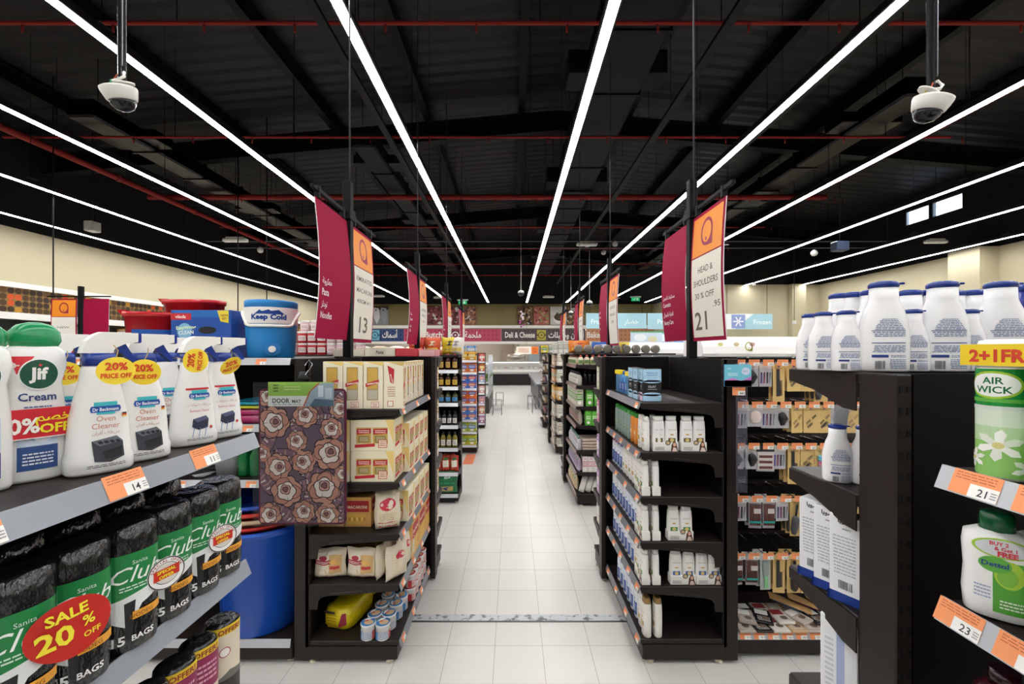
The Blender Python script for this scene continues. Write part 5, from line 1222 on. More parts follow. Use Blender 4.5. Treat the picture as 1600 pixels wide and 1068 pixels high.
def p_pan(c):
    def f(p, w_, h): p.text('PANTENE', 0, h*.60, h*.045, '#8a8880', 2, fit=w_*.6).rect(-w_*.28, h*.26, w_*.28, h*.38, c, 2, 4).ell(w_*.0, h*.32, w_*.16, h*.05, '#d8c27a', 3, 12).lines(-w_*.3, h*.12, w_*.3, h*.2, 2, '#b5b0a4', 2).ell(0, h*.48, w_*.16, h*.02, '#cfa64a', 2, 10)
    return f
KND = {
 'mouth': (bottle(.062, .045, .165, '#4f8fc8', '#2c5fae', 'flat', 'lotion_bottle', p_bl, bfin='gloss'), 'clear blue bottle'),
 'green': (bottle(.062, .04, .20, '#8ea39a', '#2f9b3a', 'shampoo', 'shampoo_bottle', p_sh('#3f7c4a')), 'grey green bottle with green cap'),
 'orange': (bottle(.055, .04, .20, '#e8923a', '#2f9b3a', 'shampoo', 'shampoo_bottle', p_sh('#fff0d8')), 'orange bottle with green cap'),
 'white': (bottle(.068, .04, .205, '#efedea', '#f2f0ee', 'shampoo', 'shampoo_bottle', p_pan('#c28a3a')), 'white shampoo bottle with gold print'),
 'whiteg': (bottle(.068, .04, .205, '#efedea', '#f2f0ee', 'shampoo', 'shampoo_bottle', p_pan('#4f9a4f')), 'white shampoo bottle with green print'),
 'hs': (bottle(.062, .042, .20, '#e8ebf2', '#b33a68', 'shampoo', 'shampoo_bottle', p_bl), 'white and blue bottle with pink cap'),
 'hsb': (bottle(.062, .042, .20, '#dfe6f2', '#2a55a8', 'shampoo', 'shampoo_bottle', p_bl), 'white and blue bottle with blue cap'),
 'tube': (bottle(.080, .052, .232, '#efece6', '#9a7a48', 'shampoo', 'conditioner_bottle', p_pan('#c28a3a')), 'tall white tube')}
def twin(c):
    def mk():
        t = empty('shampoo_twin_pack'); w_ = .077
        for s in (-1, 1):
            b = B(); S = botsec(w_*.98, .042, .21, 'shampoo'); S = [(q[0], q[1], q[2], s*w_*.5, 0) for q in S]
            b.loft(S, M('#efedea', 'satin'), 18, 2.8); b.loft([(S[-1][0], w_*.37, .018, s*w_*.5, 0), (.21, w_*.40, .017, s*w_*.5, 0)], M('#f3f1ee', 'satin'), 16, 2.8)
            p = Pr(); p_pan(c)(p, w_, .21); fn = onloft(botsec(w_*.98, .042, .21, 'shampoo'), 2.8)
            b.put(p, lambda u, v, l, s=s: (fn(u, v, l)[0]+s*w_*.5, fn(u, v, l)[1], fn(u, v, l)[2]), 'satin'); b.build('bottle_body', t)
        b = B().box(-w_, w_, -.026, .024, 0, .055, M('#eceae4', 'card'), .002); p = Pr().ell(.012, .052, .016, .015, '#4a3a30', 2).ell(.012, .052, .011, .010, '#cbb48a', 3).poly([(.030, .0), (.034, .04), (.046, .062), (.060, .056), (.066, .03), (.074, .0)], '#4a2a22', 2).ell(.051, .042, .009, .012, '#d8a98e', 3, 12).poly([(.036, .0), (.045, .026), (.060, .022), (.070, .0)], '#e6d2c4', 3)
        p.lines(-.065, .008, -.01, .028, 3, '#5a564e', 2)
        b.put(p, front(-.026), 'card').build('carton', t); return t
    return mk
SHN = ['top', 'second', 'third', 'fourth', 'fifth', 'bottom']
rows = [['hsb']*0+['mouth']*0, None]
lay = {0: ['mouth']*4, 1: ['white', 'white', 'orange', 'orange', 'green', 'green', 'green', 'green', 'green'],
       2: ['whiteg', 'whiteg', 'whiteg', 'white', 'whiteg', 'white', 'whiteg', 'hsb', 'hsb', 'hs', 'hs'],
       3: ['whiteg', 'white', 'hs', 'hs', 'hsb', 'hsb', 'hs', 'hs', 'hs', 'hs', 'hs'],
       4: ['whiteg', 'white', 'white', 'hsb', 'hsb', 'hs', 'hs', 'hs', 'hs', 'hs'], 5: ['tube', 'white', 'hs', 'hs', 'hsb', 'hsb', 'hsb', 'hs']}
gap = {0: .075, 1: .082, 2: .075, 3: .075, 4: .08, 5: .085}
for li, ks in lay.items():
    y0 = {0: 2.92, 1: 2.50}.get(li, 2.49)
    for i, k in enumerate(ks):
        mk, nm = KND[k]
        if li in (2, 3, 4) and i < 2: continue
        place('k_'+k, mk, (.815 if li else .83, y0+gap[li]*i, R1Z[li]+.001), -PI/2, '%s, %s from near end, %s shampoo shelf' % (nm, ORD[i], SHN[li]), 'bottle', 'shampoo endcap bottles')
        if li == 1 and i < 2:
            place('k_'+k, mk, (.885, y0+gap[li]*i, R1Z[li]+.001), -PI/2, '%s, second row, %s from near end, %s shelf' % (nm, ORD[i], SHN[li]), 'bottle', 'shampoo endcap second row')
for li in (2, 3, 4):
    for q in range(2):
        place('twg', twin('#3f8a4c'), (.805+.063*q, 2.535, R1Z[li]+.001), -PI/2, 'white twin pack turned edgewise at the near end of the %s shelf, %s' % (SHN[li], ('at the rail', 'inner one')[q]), 'twin pack', 'edgewise twin packs')
for li, x, c, lab in ((1, .925, '#6b5a2a', 'gold printed white twin pack on the second shelf, left of its twin'), (1, 1.095, '#6b5a2a', 'gold printed white twin pack on the second shelf, without model picture'), (3, 1.015, '#3f8a4c', 'green printed white twin pack, alone on the fourth shelf'),
                      (4, 1.03, '#2f5fa8', 'blue printed white twin pack on the fifth shelf, left'), (4, 1.187, '#2f5fa8', 'blue printed white twin pack on the fifth shelf, right')):
    place('tw'+c+str(x == 1.095), twin(c), (x if li != 1 or x > 1 else .925+.0, 2.49, R1Z[li]+.001), 0, lab, 'twin pack', 'white shampoo twin packs')
place('k_tube', KND['tube'][0], (.88, 2.49, R1Z[5]+.001), -PI/2, 'tall white tube, right one of the pair on the bottom shelf', 'bottle', 'shampoo endcap second row', s=1.0)
for i in range(5):
    place('bb', bottle(.052, .04, .165, '#1c4a9a', '#cfd9e6', 'round', 'mouthwash_bottle', bfin='gloss'), (.985+.066*i, 2.93, R1Z[5]+.001), 0, 'dark blue bottle with pale cap, back of bottom shelf, %s from left' % ORD[i], 'bottle', 'dark blue bottles')
def olay(wd):
    def mk():
        d, h = .05, .2; b = B().box(-wd/2, wd/2, -d/2, d/2, 0, h, M('#151519', 'card'), .001)
        def f(W):
            p = Pr().rect(-W/2+.001, h*.60, W/2-.001, h-.002, '#a9cfe8', 1).ell(0, h*.61, W*.47, h*.05, '#a9cfe8', 1, 18).rect(-W/2+.001, .002, W/2-.001, h*.22, '#a9cfe8' if W > .06 else '#d9c3dc', 1).ell(0, h*.22, W*.47, h*.06, '#a9cfe8' if W > .06 else '#d9c3dc', 1, 18)
            return p.text('OLAY', 0, h*.42, h*.10, '#f0f0f4', 3, fit=W*.42).lines(-W*.25, h*.36, W*.25, h*.39, 1, '#c9c9d2', 3).lines(-W*.3, h*.78, W*.3, h*.9, 2, '#6fa3c8', 3)
        return b.put(f(wd), front(-d/2), 'card').put(f(d), left(-wd/2), 'card').put(f(d), right(wd/2), 'card').build('skin_cream_box')
    return mk
place('ol', olay(.115), (.855, 2.53, 1.56), 0, 'pale blue and black skin cream box facing the camera, top shelf', 'box', 'skin cream boxes')
place('ol2', olay(.10), (.815, 2.63, 1.56), -PI/2, 'pale blue and black skin cream box turned to the aisle, nearest', 'box', 'skin cream boxes')
place('ol2', olay(.10), (.815, 2.74, 1.56), -PI/2, 'pale blue and black skin cream box turned to the aisle, behind its twin', 'box', 'skin cream boxes')
def yellow():
    t = empty('mouthwash_pack'); b = B()
    for s in (-1, 1): b.loft([(q[0], q[1], q[2], s*.032, 0) for q in botsec(.06, .04, .2, 'flat')], M('#5a86b0', 'gloss'), 16, 2.4)
    b.build('bottle_body', t); B().box(-.063, .063, -.023, .023, .135, .165, M('#f0d820', 'card'), .002).build('offer_band', t); return t
for i in range(2): place('yb', yellow, (.82, 2.84+.0+.28*i, 1.56), -PI/2, 'blue bottle pack with yellow band, top shelf, %s one' % ('nearer', 'farther')[i], 'bottle pack', 'yellow banded bottle packs')
# clear strip with gift card, at the post
t = empty('clip_strip', (1.345, 2.40, 1.14)); B().box(-.033, .033, -.001, .001, -.1, .66, M('#c4bfd4', 'clear')).build('clear_strip', t)
for k in range(6): B().box(-.02, .02, -.006, -.001, -.04+k*.11, -.005+k*.11, M('#d8d4e4', 'clear')).build('pocket', t)
tag(t, 'empty clear plastic clip strip hanging on the right shampoo endcap post', 'clip strip')
p = Pr().rect(-.078, 0, .078, .125, '#6fc0d4', 1).rect(-.078, 0, .078, .035, '#d98cc4', 2).poly([(-.078, .035), (-.03, .05), (.02, .03), (.078, .06), (.078, .0), (-.078, .0)], '#c97ac0', 2).ell(.045, .088, .024, .022, '#cfd9ec', 3).lines(-.06, .06, .0, .08, 3, '#d9f0f6', 3).text('Soft', -.05, .098, .014, '#e9f6fa', 3).text('PRETTY', .045, .084, .01, '#4a4a8c', 4)
tag(B().box(-.08, .08, -.004, .003, -.002, .127, M('#3f86b0', 'card'), .003).put(p, front(-.0042), 'satin').build('gift_card_pack', None, (1.305, 2.37, 1.665)), 'pink and turquoise card pack at the top of the clip strip', 'card pack')
o = tag_mesh('44', .075, .048).build('price_tag', None, (1.28, 2.38, 1.612)); tag(o, 'orange price tag reading 44 under the pink and turquoise card pack', 'price tag')

# ================================================================ LOTIONS ON THE RIGHT FOREGROUND SHELVING
def lotion(h, w_, d):
    w_ *= .93; S = [(0, w_*.46, d*.44), (.004, w_*.495, d*.49), (h*.12, w_*.5, d*.5), (h*.42, w_*.5, d*.5), (h*.56, w_*.465, d*.47), (h*.68, w_*.39, d*.42), (h*.76, w_*.315, d*.38), (h*.80, w_*.29, d*.37), (h*.945, w_*.275, d*.36)]
    def mk():
        t = empty('lotion_bottle'); B().loft(S, M('#f1f0f1', 'gloss'), 36, 2.4).build('bottle_body', t)
        B().loft([(h*.925, w_*.285, d*.37), (h*.935, w_*.305, d*.40), (h*.965, w_*.31, d*.41), (h*.985, w_*.28, d*.38), (h, w_*.19, d*.26)], M('#16307e', 'gloss'), 30, 2.2).box(w_*.2, w_*.42, -.004, .004, h*.958, h*.982, M('#16307e', 'gloss'), .002).build('cap', t)
        p = Pr(); ink = '#6f7fa8'; dk = '#223a80'
        for j in range(7): ww = w_*(.16+.024*j); p.lines(-ww, h*(.565-j*.018), ww, h*(.58-j*.018), 1, ink, 2, .55, seed=j)
        p.rect(-w_*.33, h*.445, w_*.33, h*.452, dk, 2, 6).lines(-w_*.32, h*.38, w_*.32, h*.44, 3, ink, 2, .5, 4).rect(-w_*.33, h*.31, w_*.33, h*.318, dk, 2, 6)
        p.lines(-w_*.32, h*.21, w_*.32, h*.29, 5, ink, 2, .5, 6).rect(-w_*.33, h*.155, -w_*.02, h*.185, dk, 2, 5).lines(w_*.02, h*.155, w_*.33, h*.185, 2, ink, 2)
        p.bars(-w_*.27, h*.03, -w_*.08, h*.12, '#55585f', 10).lines(w_*.0, h*.03, w_*.33, h*.14, 6, ink, 2)
        B().put(p, onloft(S, 2.4), 'satin').build('label', t)
        return t
    return mk
BIG = lotion(.205, .098, .058); SML = lotion(.142, .066, .046)
ZT = 1.8235
lots = []
for i, (px, y) in enumerate(((1380, .935), (1472, .935), (1563, .935))): lots.append(('big', (px, y), 'large white lotion bottle in the front row, %s from the left' % ORD[i]))
for i, (px, y) in enumerate(((1362, 1.045), (1421, 1.05), (1452, 1.05), (1488, 1.06), (1520, 1.05), (1333, 1.09), (1312, 1.11))): lots.append(('mid', (px, y), 'large white lotion bottle in the back row, %s' % ['behind the left front one', 'between left and middle front ones', 'just left of the middle front one', 'behind the middle front one', 'left of the right front one', 'second from the left end', 'at the far left end'][i]))
for i, (px, y) in enumerate(((1322, .965), (1286, 1.0), (1266, 1.05))): lots.append(('small', (px, y), 'small white lotion bottle at the left end of top, %s from the left' % ['third', 'second', 'first'][i]))
for i, (px, y) in enumerate(((1424, .94), (1512, .94))): lots.append(('small', (px, y), 'small white lotion bottle between %s large front bottles' % ('the left and middle', 'the middle and right')[i]))
for k, (px, y), lab in lots:
    x = (px-801)*y/638
    place('lot'+('s' if k == 'small' else 'b'), SML if k == 'small' else BIG, (x, y, ZT), -.38, lab, 'lotion bottle', 'white lotion bottles', s=1.0 if k != 'mid' else (.92, .92, .99))
place('lotblue', lambda: (lambda t: (B().loft([(0, .045, .026), (.1, .048, .028), (.16, .03, .02), (.195, .028, .02)], M('#1f2f8c', 'gloss'), 28, 2.4).build('bottle_body', t), B().loft([(.195, .03, .022), (.21, .026, .018)], M('#1d3f96', 'gloss'), 20).build('cap', t), t)[2])(empty('lotion_bottle')), ((1603-801)*1.0/638, 1.02, ZT), 0, 'dark blue lotion bottle at the right picture edge', 'lotion bottle')
# thin shrink film over the lotion caps
for k, (x0, x1, y, lab) in enumerate(((.845, .935, .96, 'left front large lotion bottles'), (.97, 1.06, .96, 'middle front large lotion bottles'))):
    pass
z = 1.546
for i, (px, y, s, lab) in enumerate(((1308, 1.02, 1, 'small white lotion bottle alone on the second shelf edge'), (1352, 1.0, 1, 'white lotion bottle behind the post on the second shelf'))):
    x = (px-801)*y/638
    place('lots', SML, (x, y, z), -.35, lab, 'lotion bottle', 'white lotion bottles')
place('sac', bag(.10, .05, .18, '#d9dade', lambda p, w_, h: None, seed=4, fin='film', name='shrink_wrap'), (.885, 1.08, z), .3, 'crumpled clear shrink wrap behind the lone lotion bottle', 'wrap')
p = Pr().lines(-.030, .03, .030, .06, 1, '#c9c9cc', 1)
for i in range(3):
    w_, d, h = .062, .045, .208
    q = Pr().rect(-w_/2, 0, w_/2, .022, '#16398c', 1).bars(-.012, .032, .016, .052, '#55585f', 9).lines(-.024, .065, .022, .16, 12, '#b3b4ba', 1).text(arabic('صويا'), 0, .190, .014, '#1a1a20', 2, bold=.03).lines(-.005, .172, .012, .180, 1, '#8a8a92', 1)
    box_thing('lotion_carton', (.810+.0*i, .985+.052*(2-i)-.0, 1.269), -PI/2+.55, (w_, d, h), '#e9e9ec', {'f': q, 'l': q}, 'white lotion carton with navy base, %s from the left on its shelf' % ORD[i], 'carton', 'card', 'white lotion cartons')
for i in range(3):
    w_, d, h = .075, .05, .25
    q = Pr().rect(-.004, .02, .012, .22, '#aab6d8', 1).lines(-.028, .05, -.01, .2, 12, '#c9cbd4', 1)
    box_thing('lotion_carton', (.815+.045*i, 1.01-.0*i, .966), -PI/2+.6, (w_, d, h), '#eeeef1', {'f': q}, 'tall plain white carton on the fourth shelf down, %s from left' % ORD[i], 'carton', 'card', 'tall white cartons')
# ================================================================ AIR FRESHENER AND HAND WASH
def aero():
    t = empty('air_freshener_can'); r = .031; S = [(0, r*.96, r*.96), (.004, r, r), (.175, r, r), (.182, r*.92, r*.92)]
    p = Pr().rect(-.075, .004, .075, .06, '#8ec46a', 1, 24).rect(-.075, .06, .075, .085, '#b9d8a8', 1, 24).rect(-.075, .085, .075, .112, '#d5e3d0', 1, 24).rect(-.075, .112, .075, .118, '#cfd8d0', 2, 24).rect(-.075, .118, .075, .178, '#1f8a3c', 1, 24).rect(-.075, .124, .075, .130, '#5fb04a', 2, 24)
    p.ell(-.004, .152, .034, .0225, '#9fc43a', 2).ell(-.004, .152, .030, .019, '#f4f6f2', 3).text('AIR', -.004, .154, .015, '#1f6a3c', 4, bold=.02).text('WICK', -.004, .139, .0155, '#1f6a3c', 4, bold=.02)
    for (u, v, s) in ((.002, .055, 1.1), (-.03, .03, .7), (.035, .02, .8)):
        for k in range(6):
            a = k*PI/3+.4; p.poly([(u+s*.004*math.cos(a-1), v+s*.004*math.sin(a-1)), (u+s*.020*math.cos(a-.3), v+s*.018*math.sin(a-.3)), (u+s*.027*math.cos(a), v+s*.024*math.sin(a)), (u+s*.020*math.cos(a+.3), v+s*.018*math.sin(a+.3)), (u+s*.004*math.cos(a+1), v+s*.004*math.sin(a+1))], '#f3f5ee' if k % 2 else '#e3e9dc', 3+.2*k)
        p.ell(u, v, .006*s, .005*s, '#d8cf8a', 5, 10)
    B().loft(S, M('#d8dad8', 'gloss'), 32).put(p, wrapm(r+.0003), 'gloss').build('can_body', t)
    B().loft([(.180, r*.95, r*.95), (.215, r*.98, r*.98), (.224, r*.9, r*.9), (.226, r*.6, r*.6)], M('#f3f2ee', 'gloss'), 28).build('cap', t); return t
ax = .785
for i, (x, y) in enumerate(((.808, .672), (.814, .602), (.82, .533))):
    place('aero', aero, (x, y, 1.663), -PI/2+.45, 'green air freshener can under the yellow 2+1 banner, %s from the left' % ORD[i], 'air freshener', 'air freshener cans')
b = B(); p = Pr().rect(0, 0, .2, .035, '#f4d42a', 1, 10).text('2+1FREE', .014, .007, .027, '#d8442c', 3, 'l', .04)
def capband(u, v, l): return (.808-.034-l*1.0+(u/.2)*.008, .706-u, 1.663+.183+v)
b.put(p, capband, 'card')
o = b.build('offer_sleeve'); 
tag(o, 'yellow 2+1 offer sleeve over the air freshener caps', 'offer sleeve')
DS = [(0, .028, .020), (.004, .034, .026), (.03, .036, .027), (.065, .034, .026), (.10, .036, .027), (.118, .034, .024), (.126, .02, .016)]
def dettol():
    t = empty('hand_wash_bottle'); B().loft(DS, M('#f0efed', 'gloss'), 32, 2.8).build('bottle_body', t)
    B().loft([(.124, .019, .017), (.15, .0175, .0155), (.153, .012, .012)], M('#0b5a34', 'gloss'), 24).build('cap', t)
    p = Pr().rect(-.008, .014, .026, .088, '#4f9e33', 1, 8, 5).ell(.008, .07, .015, .02, '#a3c83c', 2).ell(.006, .066, .010, .013, '#78b43a', 3).ell(-.006, .082, .016, .0115, '#5aa83a', 4).text('Dettol', -.006, .079, .010, '#1d3f7c', 5, bold=.03, fit=.026)
    p.ell(.002, .106, .030, .0135, '#9fc43a', 4).ell(.002, .106, .027, .0115, '#c9cdd0', 5).text('BUY 2', -.002, .110, .007, '#c8283c', 6, bold=.03).text('& Get 1', .004, .1035, .007, '#c8283c', 6, bold=.03).text('FREE', .006, .0955, .0095, '#c8283c', 6, bold=.05)
    p.lines(-.026, .03, -.010, .05, 4, '#9aa6c4', 2).lines(-.002, .02, .022, .034, 3, '#e4efd8', 3)
    B().put(p, onloft(DS, 2.8), 'satin').build('label', t)
    return t
for i, (x, y) in enumerate(((.818, .690), (.872, .665), (.828, .58))):
    place('det', dettol, (x, y, 1.426), -PI/2+.85, ['white hand wash bottle with free offer label, nearest the rail end', 'white hand wash bottle half hidden behind the offer one', 'white hand wash bottle at the right picture edge'][i], 'hand wash', 'white hand wash bottles', s=1.14)
def dark():
    t = empty('shower_gel_bottle'); S = [(0, .034, .024), (.01, .04, .028), (.08, .042, .03), (.125, .034, .026), (.14, .02, .02)]
    B().loft(S, M('#3a0f18', 'gloss'), 28, 2.4).build('bottle_body', t); B().loft([(.14, .02, .02), (.165, .018, .018)], M('#2a0a12', 'gloss'), 20).build('cap', t)
    p = Pr().ell(-.006, .065, .026, .034, '#e6e9ea', 2).poly([(.0, .04), (.012, .09), (.02, .05)], '#4fae3a', 3).poly([(-.018, .045), (-.004, .08), (.0, .05)], '#3a6ac0', 3).ell(-.004, .074, .005, .004, '#1e3a8a', 4, 8)
    B().put(p, onloft(S, 2.4), 'satin').build('label', t); return t
for i, (x, y) in enumerate(((.825, .685), (.83, .59))):
    place('drk', dark, (x, y, 1.171), -PI/2+.75, ['dark red shower gel bottle with white oval label, bottom right corner', 'dark red shower gel bottle cut by the right picture edge'][i], 'bottle', 'dark red bottles')

# ================================================================ HANGING GOODS (right run)
def card_pack(kind):
    def mk():
        t = empty('hanging_pack'); KR = '#d9b978'
        if kind in ('brush', 'comb', 'paddle', 'pins', 'clip', 'curl', 'pastel', 'nylon'):
            w_, h = {'brush': (.085, .235), 'comb': (.07, .235), 'paddle': (.085, .235), 'curl': (.075, .17)}.get(kind, (.085, .17))
            b = B().box(-w_/2, w_/2, -.001, .001, -h, 0, M(KR, 'card')); b.box(-.01, .01, -.0012, .0012, -.012, -.006, SLOT)
            p = Pr().ell(0, -.016, .007, .005, '#5a4f8c', 2, 12).lines(-w_*.3, -.03, w_*.3, -.024, 1, '#8a744a', 2); b.put(p, front(-.001), 'card').build('card', t); g = B()
            if kind == 'brush':
                g.T = Matrix.Rotation(.12, 4, 'Y'); g.loft([(-.11, .006, .005, 0, -.012), (-.05, .008, .006, 0, -.012), (-.03, .006, .005, 0, -.012)], M('#26262a', 'satin'), 10).loft([(-.22, .012, .010, 0, -.014), (-.19, .020, .014, 0, -.014), (-.12, .020, .014, 0, -.014), (-.105, .01, .008, 0, -.012)], M('#4a4a50', 'crinkle'), 16, jit=.2)
            elif kind == 'paddle':
                g.loft([(-.22, .010, .006, 0, -.01), (-.205, .023, .008, 0, -.01), (-.16, .027, .009, 0, -.01), (-.12, .020, .008, 0, -.01), (-.10, .007, .006, 0, -.01), (-.05, .010, .006, 0, -.01), (-.03, .008, .005, 0, -.01)], M('#26130f', 'gloss'), 20)
                g.put(Pr().ell(0, -.165, .018, .036, '#3c2622', 1, 20), lambda u, v, l: (u, -.0195-l, v))
            elif kind == 'comb':
                g.box(-.015, .004, -.006, -.002, -.20, -.03, M('#2b2b2e', 'satin'), .001)
                for k in range(16): g.box(.004, .02, -.005, -.003, -.195+k*.006, -.192+k*.006, M('#2b2b2e', 'satin'))
            elif kind in ('pins', 'clip', 'curl'):
                rr = random.Random(len(kind))
                for k in range(7 if kind == 'pins' else 4):
                    x, z = rr.uniform(-.02, .02), rr.uniform(-.13, -.05)
                    g.tube([(x-.012, -.005, z-.01), (x+.012, -.005, z+.012), (x+.014, -.005, z+.004), (x-.008, -.005, z-.018)], .0016, M('#2a2320' if kind != 'curl' else '#8a6a4a', 'satin'), 5)
            elif kind == 'pastel':
                for k, c in enumerate(('#d8cf5a', '#e2a2b8', '#c86a8a', '#4fb0c4', '#6ab8d8')): g.loft([(-.135+k*.017, .027, .010, 0, -.010), (-.122+k*.017, .027, .010, 0, -.010)], M(c, 'satin'), 16)
            else:
                for k in range(3): g.box(-.03, .03, -.006, -.002, -.13+k*.032, -.112+k*.032, M('#7a5148', 'satin'), .001)
            g.build('accessory', t)
        else:
            w_, h = {'pencils': (.075, .185), 'foot': (.065, .215), 'lash': (.11, .155), 'puff': (.10, .13)}.get(kind, (.085, .14))
            col = {'foot': '#b9c4bc', 'pencils': '#a9a3a6'}.get(kind, '#b9b7bc'); b = B().box(-w_/2, w_/2, -.003, .001, -h, 0, M(col, 'gloss'), .001).box(-w_/2, w_/2, -.0035, .0015, -.03, 0, M('#d6d2cf' if kind != 'lash' else '#3c3838', 'card'))
            b.build('bag', t); g = B()
            if kind == 'pencils':
                for k in range(6): g.cyl(-.027+k*.011, -.008, -h+.02, -.035, .0042, M('#6b3a34', 'satin'), 8)
                g.box(-.034, .034, -.0135, -.0125, -h+.035, -h+.048, M('#2f9a94', 'card')).box(-.01, .03, -.0135, -.0125, -.09, -.06, M('#d4ccca', 'card'))
            elif kind == 'foot':
                g.loft([(-.20, .010, .004, 0, -.007), (-.13, .013, .004, 0, -.007), (-.115, .02, .004, 0, -.007), (-.05, .024, .004, 0, -.007), (-.03, .016, .003, 0, -.007)], M('#8f9a96', 'satin'), 18); g.box(-.012, .012, -.0125, -.011, -.2, -.125, M('#7fc48a', 'satin'), .001)
            elif kind == 'lash':
                g.box(-.05, .05, -.008, -.003, -h+.01, -.035, M('#d8cfca', 'gloss'), .002)
                for k in range(3): g.box(-.04, .04, -.010, -.008, -h+.018+k*.034, -h+.034+k*.034, M('#6e4038', 'satin'), .001)
            elif kind == 'puff': g.loft([(-.11, .008, .003, 0, -.008), (-.10, .03, .007, 0, -.008), (-.07, .04, .009, 0, -.008), (-.04, .03, .007, 0, -.008), (-.03, .008, .003, 0, -.008)], M('#e2cfc8', 'matte'), 20)
            elif kind == 'black': g.loft([(-.12, .012, .004, 0, -.008), (-.08, .03, .012, .005, -.01), (-.05, .022, .01, -.005, -.01), (-.04, .008, .004, 0, -.008)], M('#141416', 'satin'), 14, jit=.3)
            else:
                for k in range(4): g.tube([(-.03+.02*k, -.006, -.12), (-.028+.02*k, -.006, -.05)], .004, M(['#5a4a8c', '#8c4a6a', '#3c3c44', '#9aa0a8'][k], 'satin'), 6)
            g.build('accessory', t)
        return t
    return mk
KN = {'brush': 'round black hair brush on yellow card', 'comb': 'black comb on kraft card', 'paddle': 'oval dark paddle brush on yellow card', 'pins': 'hair pins on kraft card', 'clip': 'dark hair clips on kraft card', 'curl': 'brown hair grips on kraft card',
      'pastel': 'pastel hair bands on kraft card', 'nylon': 'brown hair rings on kraft card', 'pencils': 'clear pack of brown cosmetic pencils', 'foot': 'grey and green foot file pack', 'lash': 'clear pack of false lashes', 'puff': 'clear bag with pale powder puff', 'black': 'clear bag with black hair net', 'mixed': 'clear bag of small hair tools'}
HR = [(1.825, ['black', 'black', 'mixed', 'comb', 'clip', 'pins', 'brush', 'clip', 'comb'], 0), (1.565, ['mixed', 'puff', 'mixed', 'black', 'curl', 'clip', 'pins', 'puff', 'curl'], 1),
      (1.31, ['black', 'black', 'lash', 'mixed', 'comb', 'pins', 'pastel', 'pins', 'clip'], 2), (.985, ['mixed', 'pencils', 'pencils', 'mixed', 'brush', 'brush', 'comb', 'comb', 'pins'], 3), (.63, ['pencils', 'pencils', 'foot', 'comb', 'paddle', 'paddle', 'comb', 'paddle', 'comb'], 4)]
RN = ['top', 'second', 'third', 'fourth', 'lowest']
hk = bpy.data.objects
for zi, ks, ri in HR:
    zz = zi-.035
    rail = B().box(.05, 3.1, -.03, -.01, zz-.012, zz+.012, SH).build('peg_rail', run_r)
    for i, k in enumerate(ks):
        x = 1.405+.088*i+(.02 if ri % 2 else 0)
        if x > 2.3: continue
        h_ = B().tube([(x-1.352, -.02, zz), (x-1.352, -.36, zz), (x-1.352, -.372, zz+.008)], .003, M('#b9bbc0', 'chrome'), 6).build('peg_hook', run_r)
        o = price_tag(h_, str(5+(i*7+ri*5) % 30), x-1.352-.034, -.376, zz-.012, 0, 1.08)
        for q, yy in enumerate((2.558, 2.60, 2.64)):
            if q == 2 and i % 2: continue
            place('hp'+k, card_pack(k), (x+.003*((i*5+q*3) % 3-1), yy, zz-.003), .12*(((i*7+q*5+ri) % 5)-2)/2, '%s, %s peg row, %s hook from left%s' % (KN[k], RN[ri], ORD[i], ('', ', one behind', ', hindmost')[q]), 'hanging pack', 'hanging beauty accessories')
# bottom shelf goods
def flat_pack(c, c2):
    def mk():
        b = B().box(-.05, .05, -.07, .07, 0, .014, M(c, 'gloss'), .003); p = Pr().rect(-.042, .01, .03, .06, c2, 1).lines(-.035, -.055, .035, -.005, 5, '#cfcbc6', 1).ell(.01, -.02, .022, .018, '#6a564a', 2, 14)
        return b.put(p, topm(.014), 'satin').build('accessory_pack')
    return mk
rr = random.Random(9)
for i in range(16):
    c, c2, nm = [('#b8aba0', '#e6e2dc', 'beige'), ('#2a2628', '#d8d6d2', 'black'), ('#d9d2c8', '#8c2a30', 'cream and red'), ('#c9a982', '#e9e1d2', 'tan')][i % 4]
    x = 1.42+.105*(i % 8); y = 2.53+.0*(i//8)+.14*(i//8); z = .170+.0155*(i % 2)*0
    place('fp%d' % (i % 4), flat_pack(c, c2), (x, y, z), rr.uniform(-.04, .04), '%s flat accessory pack on the bottom shelf, %s row, %s from left' % (nm, ('front', 'back')[i//8], ORD[i % 8]), 'accessory pack', 'flat packs on the bottom shelf', tilt=None)
for i in range(7):
    x = 1.47+.11*i
    c, c2, nm = [('#b8aba0', '#e6e2dc', 'beige'), ('#2a2628', '#d8d6d2', 'black')][i % 2] + () if False else [('#b8aba0', '#e6e2dc', 'beige'), ('#2a2628', '#d8d6d2', 'black'), ('#d9d2c8', '#8c2a30', 'cream and red')][i % 3]
    place('fp%d' % [0, 1, 2][i % 3], None, (x, 2.58, .1865), rr.uniform(-.5, .5), '%s accessory pack on the upper layer of the bottom shelf, %s from left' % (nm, ORD[i]), 'accessory pack', 'flat packs on the bottom shelf')
def wrapped_brush(c):
    def mk():
        t = empty('brush_set'); B().box(-.04, .04, -.12, .12, 0, .006, M('#c9a06a', 'card'), .002).build('card', t); B().loft([(-.09, .010, .008, 0, 0), (-.02, .012, .008, 0, 0), (.03, .02, .009, 0, 0), (.09, .012, .006, 0, 0)], M(c, 'gloss'), 14).build('brush', t).rotation_euler = (PI/2, 0, 0); t.children[1].location = (0, 0, .014); return t
    return mk
for i, (c, nm) in enumerate((('#2f78c4', 'blue'), ('#6a2a8c', 'purple'), ('#8c1f24', 'red'))):
    place('wb'+c, wrapped_brush(c), (1.80+.12*i, 2.66, .215), 1.15, '%s handled brush on tan card lying on the bottom shelf pile' % nm, 'brush', tilt=(.22, 0))
